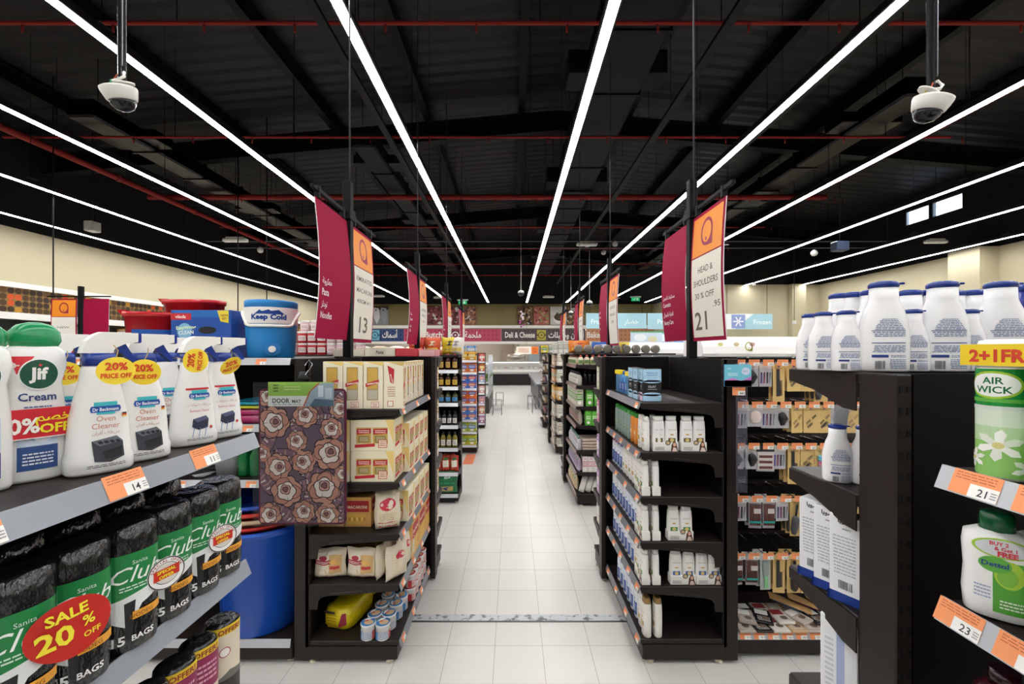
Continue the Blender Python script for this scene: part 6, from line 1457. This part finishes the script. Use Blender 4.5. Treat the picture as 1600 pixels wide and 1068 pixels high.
# ================================================================ FAR GOODS
def simple_bottle(w_, h, body, cap, lab=None, kind='round', name='bottle', bfin='gloss'):
    def mk():
        S = botsec(w_, w_*.7, h, kind); b = B().loft(S, M(body, bfin), 12, 2.0 if kind == 'round' else 2.5)
        rx, ry = S[-1][1:3]; b.loft([(S[-1][0], rx*1.05, ry*1.05), (h, rx*.9, ry*.9)], M(cap, 'satin'), 10)
        if lab: b.put(Pr().rect(-w_*.42, h*.15, w_*.42, h*.5, lab, 1, 5).lines(-w_*.3, h*.2, w_*.3, h*.45, 3, '#5a5550', 2), onloft(S, 2.0 if kind == 'round' else 2.5), 'satin')
        return b.build(name)
    return mk
def carton(w_, d, h, col, c2, c3='#f2efe8', name='carton'):
    def mk():
        b = B().box(-w_/2, w_/2, -d/2, d/2, 0, h, M(col, 'card'), .002)
        def f(W): return Pr().rect(-W*.42, h*.35, W*.42, h*.72, c2, 1).lines(-W*.35, h*.42, W*.35, h*.66, 2, c3, 2, .5).ell(0, h*.2, W*.25, h*.1, c3, 2, 12).rect(-W*.3, h*.82, W*.3, h*.88, c2, 1)
        return b.put(f(w_), front(-d/2), 'card').put(f(d), left(-w_/2), 'card').put(f(d), right(w_/2), 'card').build(name)
    return mk
def row_x(key, mk, x1, dx, n, y, z, lab, cat, grp, rz=0, s=1.0, dep=1, dy=.1, word='from the aisle'):
    for j in range(dep):
        for i in range(n):
            place(key, mk, (x1-dx*i, y+dy*j, z), rz, '%s, %s %s%s' % (lab, ORD[i], word, ', back row' if j else ''), cat, grp, s=s)
G = 'goods on the second left shelving'
yy = 5.06
for li, (key, mk, dx, lab, cat) in enumerate((
    ('l2a', simple_bottle(.066, .20, '#3a1512', '#b8221c', '#c8a04a'), .084, 'red capped dark sauce bottle, top shelf', 'bottle'),
    ('l2b', simple_bottle(.068, .17, '#4a2413', '#e6e0d2', '#e0b83a'), .084, 'brown sauce bottle with yellow label, second shelf', 'bottle'),
    ('l2c', simple_bottle(.075, .14, '#4d4a2a', '#2c2c2a', '#3f8fc8', 'round', 'jar'), .084, 'olive jar with blue label, third shelf', 'jar'),
    ('l2d', simple_bottle(.058, .17, '#26262a', '#17171a', '#e6e3dc'), .066, 'dark bottle with white label, fourth shelf', 'bottle'),
    ('l2e', simple_bottle(.064, .19, '#8a7c38', '#3a3226', '#e9e6dc'), .072, 'yellow oil bottle with white label, fifth shelf', 'bottle'))):
    row_x(key, mk, -.715, dx, 5, yy, L2Z[li]+.001, lab+' of second left run', cat, G)
def pk(c, c2, w_=.10, h=.2):
    return bag(w_, .06, h, c, lambda p, W, H: p.rect(-W*.35, H*.3, W*.35, H*.7, c2, 2, 5, 3).lines(-W*.3, H*.35, W*.3, H*.65, 3, '#f3efe6', 3).ell(0, H*.8, W*.3, H*.07, '#2f8a4a', 2, 12), seed=7, name='snack_pack')
row_x('l2f', pk('#c8452e', '#e9e2cf'), -.72, .105, 4, yy, L2Z[5]+.001, 'red and green dried food pack, sixth shelf of second left run', 'pack', G)
row_x('l2g', pk('#c8452e', '#d8b33a'), -.77, .105, 3, yy+.08, L2Z[5]+.001, 'red dried food pack behind, sixth shelf of second left run', 'pack', G)
place('l2h', bag(.24, .14, .27, '#1f6a45', lambda p, W, H: p.text('Rice', 0, H*.72, H*.16, '#dfeee4', 3, bold=.02, shear=.2).rect(-W*.3, H*.18, W*.3, H*.38, '#b9a05a', 2, 6).ell(0, H*.28, W*.2, H*.07, '#24407c', 3).rect(-W*.38, H*.48, W*.38, H*.56, '#2f8a5c', 2, 6), seed=2, name='rice_bag'), (-.80, 5.04, .118), 0, 'big green rice bag on the bottom shelf of second left run', 'bag')
for i in range(3): place('l2i', pk('#4a4238', '#c8a05a', .11, .24), (-.98-.11*i, 5.05, .118), 0, 'dark grain bag left of the green rice bag, %s from it' % ORD[i], 'bag', 'dark grain bags')
G = 'goods on the third left shelving'
L3Z = [1.70, 1.48, 1.19, .91, .62, .40, .16]
for li, (key, c, c2, h, w_, n, st, nm) in enumerate((('l3a', '#e0a236', '#f0cf6a', .16, .15, 3, 1, 'yellow'), ('l3b', '#e07a2a', '#3a6ac0', .19, .15, 3, 1, 'orange and blue'), ('l3c', '#3f6fc8', '#e0682a', .125, .15, 3, 2, 'blue'),
        ('l3d', '#e06a22', '#3a4fa8', .125, .15, 3, 2, 'bright orange'), ('l3e', '#4a7ac8', '#e07a30', .125, .15, 3, 2, 'blue and orange'), ('l3f', '#b0b83a', '#3f86c0', .17, .15, 3, 1, 'lime green'), ('l3g', '#c2bc30', '#4a9a4a', .18, .15, 3, 1, 'yellow green'))):
    for k in range(st):
        row_x(key, carton(w_, .2, h, c, c2), -.74, .155, n, 7.53, L3Z[li]+.001+k*(h+.002), '%s detergent box, %s shelf of third left run, %s' % (nm, ['top', 'second', 'third', 'fourth', 'fifth', 'sixth', 'bottom'][li], ('lower', 'upper')[k] if st > 1 else 'single'), 'box', G)
# side goods on the aisle edge of third and fourth left shelving
L4Z = [1.62, 1.38, 1.12, .86, .6, .36, .14]
for li, (c, c2, nm) in enumerate((('#c83a3a', '#efe4d8', 'red'), ('#b9522f', '#e8c86a', 'rust'), ('#8fa0c8', '#d86a4a', 'pale blue'), ('#c98a8a', '#e8e2da', 'pink'), ('#b8a0b8', '#c85a3a', 'lilac'), ('#c8785a', '#e8d8b8', 'salmon'), ('#a86a9a', '#e2c8d8', 'mauve'))):
    row_x('l4%d' % li, carton(.12, .2, .185, c, c2), -.74, .125, 3, 9.92, L4Z[li]+.001, '%s snack box on the %s shelf of fourth left run' % (nm, ['top', 'second', 'third', 'fourth', 'fifth', 'sixth', 'bottom'][li]), 'box', 'goods on the fourth left shelving')
# ---- second right endcap
def endrow(key, mk, x, y0, dy, n, z, lab, cat, grp, s=1.0): 
    for i in range(n): place(key, mk, (x, y0+dy*i, z), -PI/2, '%s, %s from near end' % (lab, ORD[i]), cat, grp, s=s)
G = 'goods on the second right endcap'
def facerow(key, mk, x0, dx, n, y, z, lab, cat, grp, s=1.0):
    for i in range(n): place(key, mk, (x0+dx*i, y, z), 0, '%s, %s from the left' % (lab, ORD[i]), cat, grp, s=s)
Z = R2Z
facerow('r2a', simple_bottle(.07, .12, '#d8cbb0', '#b0413a', '#7a9a5a', 'round', 'jar'), .83, .075, 5, 4.99, Z[0]+.001, 'small cream jar facing camera, top shelf of second right endcap', 'jar', G)
endrow('r2a', None, .80, 5.08, .09, 7, Z[0]+.001, 'small cream jar along the aisle, top shelf of second right endcap', 'jar', G)
facerow('r2b', simple_bottle(.05, .19, '#191416', '#241a1c', None), .91, .055, 5, 5.1, Z[1]+.001, 'black bottle, second shelf of second right endcap', 'bottle', G)
endrow('r2c', simple_bottle(.075, .16, '#b9b3aa', '#2a2624', '#efe9e0', 'round', 'jar'), .81, 4.99, .09, 8, Z[1]+.001, 'jar with pale label, second shelf of second right endcap', 'jar', G)
facerow('r2d', carton(.085, .14, .215, '#55a838', '#7cc45a'), .935, .10, 3, 5.02, Z[2]+.001, 'lime green box, third shelf of second right endcap', 'box', G)
facerow('r2d2', carton(.085, .14, .20, '#3f8a34', '#5aa84a'), 1.15, .10, 1, 5.16, Z[2]+.001, 'darker green box at the back, third shelf', 'box', G)
endrow('r2e', carton(.10, .09, .21, '#c9c3b4', '#6aa04a'), .81, 4.99, .11, 7, Z[2]+.001, 'pale herb box, third shelf of second right endcap', 'box', G)
facerow('r2f', carton(.072, .14, .175, '#5cb43a', '#7fce5a'), .915, .077, 4, 5.0, Z[3]+.001, 'bright green tea box, fourth shelf of second right endcap', 'box', G)
endrow('r2g', pk('#b9aaa2', '#8a5a52', .10, .18), .82, 5.0, .11, 7, Z[3]+.001, 'small grey bag, fourth shelf of second right endcap', 'bag', G)
for i in range(4): place('r2h', lambda: bag(.30, .30, .05, '#cdbcae', lambda p, W, H: None, seed=4, name='towel')() if False else B().box(-.19, .19, -.14, .14, 0, .034, M('#c9b9ad', 'fabric'), .014).box(-.188, .188, -.142, -.1, .012, .02, M('#a58c80', 'fabric'), .003).build('folded_towel'), (1.03, 5.08, Z[4]+.001+.036*i), 0, 'folded beige towel in a pile on the fifth shelf, %s from the bottom' % ORD[i], 'towel', 'folded towels')
endrow('r2i', simple_bottle(.07, .17, '#c8c0c8', '#7a9a8a', '#e8e6ee'), .81, 4.99, .09, 8, Z[4]+.001, 'pale bottle, fifth shelf of second right endcap', 'bottle', G)
facerow('r2j', carton(.062, .14, .185, '#e9e3dc', '#d89aac'), .875, .066, 6, 5.0, Z[5]+.001, 'white box with pink top, sixth shelf of second right endcap', 'box', G)
endrow('r2k', pk('#c3b2c8', '#8a6aa0', .10, .17), .81, 5.0, .11, 7, Z[5]+.001, 'lilac sachet bag, sixth shelf of second right endcap', 'bag', G)
def roll_white():
    b = B(); b.loft([(-.10, .02, .02), (-.095, .034, .034), (.09, .036, .036), (.1, .022, .022)], M('#e9e6e0', 'crinkle'), 16, jit=.08); return b.build('towel_roll')
for i in range(5):
    o = place('rw', roll_white, (.865+.078*i, 5.0, .148+.10), 0, 'white rolled towel leaning on the bottom shelf, %s from the left' % ORD[i], 'towel roll', 'white towel rolls'); o.rotation_euler = (-.3, .35, 0)
endrow('r2l', pk('#d9c2a0', '#c9a06a', .12, .17), .80, 5.12, .12, 5, Z[6]+.001, 'cream bag, bottom shelf of second right endcap', 'bag', G)
# ---- third right endcap
G = 'goods on the third right endcap'
R3Z = [1.60, 1.30, .98, .66, .36, .14]
for li, (c, c2, n) in enumerate((('#e4dfd4', '#b8a58a', 4), ('#dfe0d6', '#a8b48a', 4), ('#d9a860', '#e8dcc4', 3), ('#e2dccf', '#b9b5a8', 4), ('#ded8cc', '#a89a8a', 4), ('#d8d2c6', '#9a9488', 4))):
    h = [.22, .24, .24, .24, .22, .16][li]
    facerow('r3%d' % li, carton(.095, .16, h, c, c2), .86, .105, n, 7.46, R3Z[li]+.001, 'cream carton facing camera, %s shelf of third right endcap' % SHN[li], 'carton', G)
    endrow('r3s%d' % li, carton(.12, .10, h*.95, ['#d9b9a0', '#e3a070', '#e6b04a', '#d8d2c6', '#cfc9bd', '#cfc4b0'][li], c2), .82, 7.62, .13, 4, R3Z[li]+.001, 'pale carton along the aisle, %s shelf of third right endcap' % SHN[li], 'carton', G)
G = 'goods on the fourth right endcap'
for li, z in enumerate([1.60, 1.35, 1.1, .85, .6, .36, .14]):
    endrow('r4%d' % (li % 3), pk(['#5a3f3a', '#8a6a50', '#6a4a5a'][li % 3], ['#c8b49a', '#d8d2c6', '#b86a4a'][li % 3], .14, .19), .80, 9.9, .15, 5, z+.001, 'dark snack bag, %s shelf of fourth right endcap' % ['top', 'second', 'third', 'fourth', 'fifth', 'sixth', 'bottom'][li], 'bag', G)
# far side goods peeking past the aisle edge
G = 'pink and lilac boxes behind the right shampoo endcap'
for li, (z, c) in enumerate(((1.268, '#d88ab0'), (.966, '#b894c8'), (.661, '#c9a0cc'), (.401, '#e2d8c8'), (1.546, '#cfd8b8'))):
    for i in range(3): place('fs%d' % li, carton(.07, .09, .19, c, '#f0e8ee'), (.765+.08*i, 3.50, z), PI, '%s box on shelf behind the shampoo endcap, %s from aisle' % (['pink', 'lilac', 'mauve', 'cream', 'pale green'][li], ORD[i]), 'box', G)
G = 'cream boxes behind the left pasta endcap'
for li, z in enumerate((1.546, 1.269, .966, .661, .401)):
    for i in range(2): place('fl', carton(.075, .09, .2, '#e6d3ac', '#c8a05a'), (-.68-.08*i, 3.50, z), PI, 'cream box on shelf behind the pasta endcap, %s shelf, %s from aisle' % (['second', 'third', 'fourth', 'fifth', 'sixth'][li], ORD[i]), 'box', G)

# ---------------------------------------------------------------- stock standing on tops
def top_ledge(x0, x1, y0, y1, lab):
    return tag(B().box(x0, x1, y0, y1, 1.79, 1.822, SH, .003).box(x0+.02, x0+.06, y0+.02, y0+.06, 0, 1.79, SH).box(x1-.06, x1-.02, y0+.02, y0+.06, 0, 1.79, SH).box(x0+.02, x1-.02, y1-.03, y1-.01, .05, 1.79, SHB).build('shelving_frame'), lab, 'shelving')
# mid left block of shelves: carries pink jars, pasta trays, sweets
top_ledge(-3.6, -1.78, 4.9, 5.35, 'dark shelving block behind the left pasta sign, carrying red jars')
def rjar(c, c2):
    def mk():
        t = empty('food_jar'); B().loft([(0, .05, .05), (.005, .055, .055), (.11, .055, .055), (.12, .048, .048)], M(c, 'satin'), 16).put(Pr().rect(-.05, .03, .05, .09, '#e9e3df', 1, 8).lines(-.04, .04, .04, .08, 3, c2, 2), wrapm(.0555), 'satin').build('jar_body', t)
        B().cyl(0, 0, .118, .142, .052, M('#efeae6' if c != '#2a1a1c' else '#b8202a', 'satin'), 16).build('lid', t); return t
    return mk
for j in range(2):
    for i in range(12):
        k = ('#d9b8bc', '#a8263c') if i not in (4, 5, 6) else ('#b8202a', '#8c1f24')
        place('rj'+k[0], rjar(*k), (-1.86-.118*i, 5.0, 1.823+.143*j), .2, '%s food jar behind the left sign post, %s layer, %s from right end' % ('pink and white' if k[0] == '#d9b8bc' else 'red lidded', ('lower', 'upper')[j], ORD[i]), 'jar', 'stacked food jars', s=1.0)
for i in range(6):
    place('rj#d9b8bc', None, (-1.95-.13*i, 5.12, 1.823+.286), .2, 'pink and white food jar on the topmost jar layer, %s from right end' % ORD[i], 'jar', 'stacked food jars')
# goods on top of the left run far side
x0 = -1.16
def flatbox(w_, d, h, c, c2, txt=None, name='food_tray_box'):
    def mk():
        b = B().box(-w_/2, w_/2, -d/2, d/2, 0, h, M(c, 'card'), .003); p = Pr().rect(-w_*.44, h*.15, w_*.44, h*.85, c2, 1)
        if txt: p.text(txt, 0, h*.3, h*.5, '#3a3a34', 2, bold=.02, sx=.8)
        else: p.lines(-w_*.38, h*.25, w_*.38, h*.75, 2, c, 2)
        return b.put(p, front(-d/2), 'card').build(name)
    return mk
fb = [(.26, .062, '#e8e0c6', '#ece6d0', 'Pasta', -1.37), (.25, .076, '#e8e0c6', '#efe9d6', 'Pasta', -1.11), (.19, .068, '#cf3a46', '#d8525c', None, -.885), (.14, .058, '#e2969c', '#efc8c8', None, -.715)]
for i, (w_, h, c, c2, tx, x) in enumerate(fb):
    place('fb%d' % i, flatbox(w_, .2, h, c, c2, tx), (x, 3.515, 1.8235), 0, ['cream tray of spaghetti packs, leftmost above the pasta endcap', 'cream tray of spaghetti packs, right of its twin', 'flat red sweets box above the pasta endcap', 'flat pink sweets box nearest the aisle top'][i], 'tray box', 'tray boxes above the pasta endcap')
def pillow(c, c2, w_=.26, h=.11, nm='bread_pack'):
    def mk():
        return B().loft([(0, w_*.36, .07), (.01, w_*.44, .09), (h*.5, w_*.5, .10), (h*.85, w_*.4, .08), (h, w_*.2, .03)], M(c, 'crinkle'), 22, 2.6, jit=.06, seed=5).put(Pr().rect(-w_*.3, h*.15, w_*.3, h*.45, c2, 2, 6), lambda u, v, l: (u, -.098-l, v), 'satin').build(nm)
    return mk
for i in range(6):
    place('pl%d' % (i % 2), pillow(['#e6ddd2', '#d8b89a'][i % 2], ['#c23a3c', '#c86a3a'][i % 2]), (-1.90-.27*i+.62*(1 if i < 3 else 1), 4.15+.55*(i % 2), 1.823+(.0 if i > 3 else .0)), 0, '%s bread bag above the left shelving tops, %s from right' % (['white and red', 'tan'][i % 2], ORD[i]), 'bread bag', 'bread bags') if False else None
rr = random.Random(31)
for i in range(7):
    x = -3.0+.31*i
    if x > -1.2: break
    place('pl%d' % (i % 2), pillow(['#e9e2da', '#dcbfa2'][i % 2], ['#c23a3c', '#c86a3a'][i % 2], .3, .13), (-2.55+.29*i, 6.95, 1.823), rr.uniform(-.2, .2), '%s bread bag above the shelving, %s from the left behind orange offer sign' % (['white and red', 'tan'][i % 2], ORD[i]), 'bread bag', 'bread bags')
top_ledge(-2.8, -1.0, 6.8, 7.2, 'black shelving block further left carrying bread bags')
def pack3(c, c2, w_=.18, h=.22): return bag(w_, .1, h, c, lambda p, W, H: p.ell(0, H*.65, W*.32, H*.13, c2, 2).rect(-W*.36, H*.2, W*.36, H*.4, '#e6c84a', 2, 5).lines(-W*.3, H*.24, W*.3, H*.36, 2, c2, 3), seed=9, name='snack_bag')
for i, (c, c2, x, nm) in enumerate((('#dc5a28', '#f0e0c8', -1.02, 'orange snack bag'), ('#c8321f', '#f0d060', -1.22, 'red snack bag'), ('#d9c22a', '#2a2a2a', -.80, 'yellow and black snack bag'), ('#e2dcd4', '#8a8a92', -.72, 'white snack bag'))):
    y = 5.1 if i < 3 else 5.22
    place('p3%d' % i, pack3(c, c2, .19, .17), (x, y+.05, 1.64+.0), 0, nm+' on the top of second left run', 'snack bag') if False else place('p3%d' % i, pack3(c, c2, .2, .22), (x, 5.2, 1.823), 0, nm+' standing on top of the second left shelving', 'snack bag', 'snack bags on shelving tops')
tag(B().box(-1.75, -.665, 5.02, 5.32, 1.79, 1.822, SH, .003).build('shelf_board'), 'dark top board of the second left shelving', 'shelf')
for i, (c, c2, nm) in enumerate((('#3f8fd0', '#e0eef8', 'pale blue box'), ('#4a9ad8', '#f0d060', 'light blue box'))):
    place('p4%d' % i, carton(.16, .14, .14, c, c2), (-.76-.2*i, 7.55, 1.823+.0), 0, nm+' on top of the third left shelving', 'box', 'boxes on third left shelving')
tag(B().box(-1.9, -.66, 7.43, 7.71, 1.79, 1.822, SH, .003).build('shelf_board'), 'dark top board of the third left shelving', 'shelf')
# right tops
tag(B().box(.745, 2.0, 5.0, 5.78, 1.822, 1.842, SH, .003).build('shelf_board'), 'dark top board of the second right endcap', 'shelf')
for i, (c, c2, nm, x, y, w_, h) in enumerate((('#e0802a', '#d03a2a', 'orange crisp bag', .90, 5.55, .28, .17), ('#2f62b8', '#dfe6f2', 'blue crisp bag', 1.22, 5.55, .28, .15), ('#e0c83a', '#2a2a2a', 'yellow bag', 1.5, 5.6, .2, .15))):
    o = place('p5%d' % i, pack3(c, c2, w_, h), (x, y, 1.843), 0, nm+' lying on top of the second right endcap', 'snack bag', 'snack bags on the right')
for i in range(9):
    x = .82+.12*i
    def tin():
        t = empty('round_tin'); B().cyl(0, 0, 0, .035, .052, M('#8a8a84', 'metal'), 20).build('tin_body', t); g = B(); g.loft([(.035, .053, .053), (.042, .053, .053), (.043, .04, .04)], M('#a8a49a', 'metal'), 20).build('lid', t); return t
    o = place('tin', tin, (x, 5.12, 1.895), 0, 'grey tin standing on edge, top of second right endcap, %s from left' % ORD[i], 'tin', 'grey tins on edge'); o.rotation_euler = (PI/2, 0, 0)
for i, (c, x, h) in enumerate((('#e3e0d8', .80, .22), ('#d8ddd0', .90, .24), ('#e9e5dc', 1.0, .24), ('#c9d8d0', 1.1, .2))):
    place('p6%d' % i, carton(.09, .14, h, c, '#b8b4a4'), (x, 7.7, 1.823), 0, 'tall pale box on the top of the third right endcap, %s from aisle' % ORD[i], 'box', 'tall pale boxes on top')
tag(B().box(.745, 2.0, 7.4, 8.22, 1.80, 1.822, SH, .003).build('shelf_board'), 'dark top board of the third right endcap', 'shelf')
for i, (c, x) in enumerate((('#e6cf2a', .78), ('#d8d2c8', .96))):
    place('p7%d' % i, carton(.16, .14, .17, c, '#2f7a3a'), (x, 10.0, 1.83), 0, ['yellow', 'cream'][i]+' box on the top of the fourth right endcap', 'box')
tag(B().box(.70, 2.0, 9.85, 10.7, 1.80, 1.829, SH, .003).build('shelf_board'), 'dark top board of the fourth right endcap', 'shelf')

# ---------------------------------------------------------------- freezer canopies at the right
def canopy(x0, x1, D, z0, z1, lab, logo_x, txt=None):
    t = empty('refrigerated_case', (0, D, 0)); b = B(); h = z1-z0
    prof = [(-.35, z0), (-.42, z0+h*.15), (-.40, z0+h*.5), (-.30, z0+h*.85), (-.1, z1), (.4, z1), (.4, z0)]
    b.prism(prof, 'x', x0, x1, M('#efeeec', 'satin')); b.build('canopy', t)
    p = Pr().logo(logo_x, h*.5+z0, h*.2, '#a8a83a', 2)
    if txt: p.text(txt, logo_x+.9, z0+h*.35, h*.2, '#d88aa0', 2)
    for k in range(3): p.ell(logo_x-.5+.28*k, z0+h*.6, h*.14, h*.1, ['#e0dc9a', '#d8c8a0', '#d6b0a0'][k], 2, 14)
    B().put(p, lambda u, v, l: (u, -.425-l, v), 'card').build('canopy_print', t)
    B().box(x0, x1, -.05, .4, .4, z0, M('#2a2c30', 'satin')).box(x0, x1, -.4, .4, 0, .42, M('#d8d8d6', 'satin'), .02).build('cabinet', t)
    b = B()
    for k in range(int((x1-x0)/.8)+1): b.box(x0+k*.8, x0+k*.8+.03, -.38, -.35, .42, z0, M('#c9cacc', 'metal'))
    b.build('door_frame', t); B().box(x0, x1, -.345, -.342, .42, z0, M('#dfe8ec', 'clear')).build('glass_door', t)
    tag(t, lab, 'refrigerator')
canopy(2.55, 4.6, 10.2, 1.76, 2.08, 'white refrigerated case with curved canopy between the right signs', 3.4, 'Umulqaiq')
canopy(3.35, 8.5, 7.6, 1.77, 2.13, 'long white refrigerated case with curved canopy behind the hanging goods', 4.15)
for i, (px, c, D) in enumerate(((1080, '#7aa8d8', 12), (1010, '#c8d8e4', 13), (1045, '#9ab8d8', 13.5))):
    x, y, z = pix(px, 537, D)
    place('frz%d' % i, carton(.9, .3, .35, c, '#e4eef4'), (x, y, z), 0, 'pale blue frozen food poster board, %s' % ['right of the far magenta banner', 'left of the far magenta banner', 'behind the far magenta banner'][i], 'board', 'frozen food boards') if False else None
    tag(B().box(-.5, .5, 0, .04, 0, .4, M(c, 'satin')).put(Pr().ell(-.2, .2, .2, .12, '#e6eef2', 1).ell(.2, .15, .15, .1, '#d8d2b0', 1).rect(-.5, .36, .5, .4, '#5fae7a', 2), front(0)).cyl(0, .02, -z+0.0, 0, .02, M('#999999', 'metal'), 6).build('poster_board', None, (x, y, z)), 'pale blue food poster board, %s' % ['right of the magenta cosmetics banner', 'left part, near the second right sign', 'middle part, left of the cosmetics banner'][i], 'board')
x, y, z = pix(1249, 521, 16.1)
tag(B().box(0, .22, -.02, .02, 0, .5, M('#3a2a22', 'card')).put(Pr().rect(.03, .25, .19, .45, '#c8582a', 1).rect(.03, .05, .19, .2, '#d8a04a', 1), front(-.021)).build('wall_poster', None, (9.22*0+(1256-801)*16.1/638, 16.14, z)), 'small dark poster with orange picture on the right back wall', 'poster')
for i, px in enumerate((1241, 1178)):
    x, y, z = pix(px, 506-60*i, 12+i)
    t = empty('pendant_sensor', (x, y, z)); B().box(-.04, .04, -.04, .04, 0, .1, M('#dddcd8', 'satin'), .01).build('body', t); B().cyl(0, 0, .1, rz_(x)-z+.02, .008, BK2, 6).build('stem', t); tag(t, 'small white pendant sensor on a thin rod, %s' % ('before the right pilaster', 'left of the white projector box')[i], 'sensor')

# ---------------------------------------------------------------- racks along the far left, benches at far right
t = empty('wire_rack', (-.72, 12.2, 0)); b = B(); CH = M('#b4b6b9', 'satin')
for k in range(9): b.cyl(-.35, k*.3, .1, 1.75, .012, CH, 6).cyl(0, k*.3, .1, 1.75 if k % 2 else 1.65, .012, CH, 6)
b.build('upright_rods', t); g = B()
for z in (.5, .9, 1.2, 1.45): g.box(-.35, 0, 0, 2.4, z, z+.02, CH)
g.build('shelf', t); B().box(-.38, .02, -.02, 2.45, .0, .45, M('#3a3634', 'satin'), .01).build('base', t)
tag(t, 'chrome wire rack with greens beyond the left shelving', 'rack')
rr = random.Random(14)
for i in range(8):
    b = B(); 
    for k in range(26):
        a = rr.random()*2*PI; r = .03+.09*rr.random(); h = .1+.14*rr.random(); b.add([(0, 0, .0), (r*math.cos(a-.25), r*math.sin(a-.25), h*.8), (r*1.2*math.cos(a), r*1.2*math.sin(a), h), (r*math.cos(a+.25), r*math.sin(a+.25), h*.75)], [(0, 1, 2, 3)], M(['#7da04a', '#5a8638', '#9ab868'][k % 3], 'satin'))
    tag(b.build('leafy_vegetable', None, (-.80, 12.4+.26*i, .922)), 'bunch of leafy greens on the wire rack, %s from near end' % ORD[i], 'vegetable', 'leafy greens on the wire rack')
    tag(B().loft([(0, .08, .07), (.06, .12, .1), (.1, .1, .08), (.12, .03, .03)], M('#dcd9cf', 'crinkle'), 14, jit=.1).build('vegetable_bag', None, (-.86, 12.4+.26*i, .522)), 'white vegetable bag on the low shelf of the wire rack, %s from near' % ORD[i], 'bag', 'vegetable bags on the wire rack')
def trolley():
    t = empty('wire_stand'); b = B(); MT = M('#8c8e92', 'metal')
    for (x, y) in ((-.15, -.2), (.15, -.2), (-.15, .2), (.15, .2)): B().cyl(x, y, 0, .5, .01, MT, 6).build('leg', t)
    g = B()
    for z in (.18, .5): g.tube([(-.15, -.2, z), (.15, -.2, z), (.15, .2, z), (-.15, .2, z), (-.15, -.2, z)], .008, MT, 5)
    g.build('wire_frame', t); return t
for i, (x, y, lab) in enumerate(((-.45, 12.0, 'small wire stand before the left wire rack'), (-.45, 14.2, 'small wire stand beside the far end of the wire rack'), (.62, 13.2, 'small wire stand beside the right silver bench'), (.72, 12.3, 'small wire stand nearest on the right before the silver bench'))):
    place('trol', trolley, (x, y, 0), 0, lab, 'stand', 'small wire stands', s=.85)
t = empty('display_bench', (1.0, 13.0, 0)); B().box(-.25, .6, 0, 5.5, .78, .84, M('#b4bac2', 'metal'), .01).build('bench_top', t); B().box(-.18, .6, .05, 5.4, .05, .78, M('#4a4a4c', 'satin')).build('plinth', t); B().box(-.27, -.25, 0, 5.5, .76, .86, M('#c9cdd2', 'metal')).build('edge_trim', t)
tag(t, 'silver topped display bench along the far right of the aisle', 'bench')
# ---- wall shelving at far left below the frieze, and dark shelving blocks filling the cross aisles
def wallunit(x, y0, y1, sgn, lab):
    t = empty('wall_shelving', (x, y0, 0)); L = y1-y0; b = B().box(min(0, sgn*.05), max(0, sgn*.05), 0, L, 0, 2.5, M('#1a1614', 'satin')); b.build('back_panel', t)
    for z in (.2, .6, 1.0, 1.4, 1.8, 2.2): B().box(min(0, sgn*.45), max(0, sgn*.45), 0, L, z-.03, z, SH).build('shelf', t)
    for k in range(0, int(L)+1, 3): B().box(min(0, sgn*.45), max(0, sgn*.45), k, k+.03, 0, 2.4, SH).build('divider', t)
    tag(t, lab, 'shelving')
wallunit(XL, 0, 23, 1, 'tall dark wall shelving along the left wall below the patterned frieze')
rr = random.Random(8)
for i in range(40):
    y = 2.0+.52*i; y += .3 if min(y % 3, 3-y % 3) < .22 else 0; z = [1.8, 2.2][i % 2]; c = rr.choice(['#b8403a', '#d8c9a8', '#4a6a9a', '#c98a3a', '#e2dcd0', '#6a8a4a'])
    nm = {'#b8403a': 'red', '#d8c9a8': 'sand', '#4a6a9a': 'blue', '#c98a3a': 'amber', '#e2dcd0': 'cream', '#6a8a4a': 'green'}[c]
    place('wg'+c, carton(.3, .25, .25, c, '#f0ece4'), (XL+.27, y, z+.001), PI/2, '%s box on the left wall shelving, %s, %s' % (nm, ('fifth shelf', 'top shelf')[i % 2], 'number of places from near: '+ORD[i//2]), 'box', 'boxes on the left wall shelving')
SCENE_DONE = True
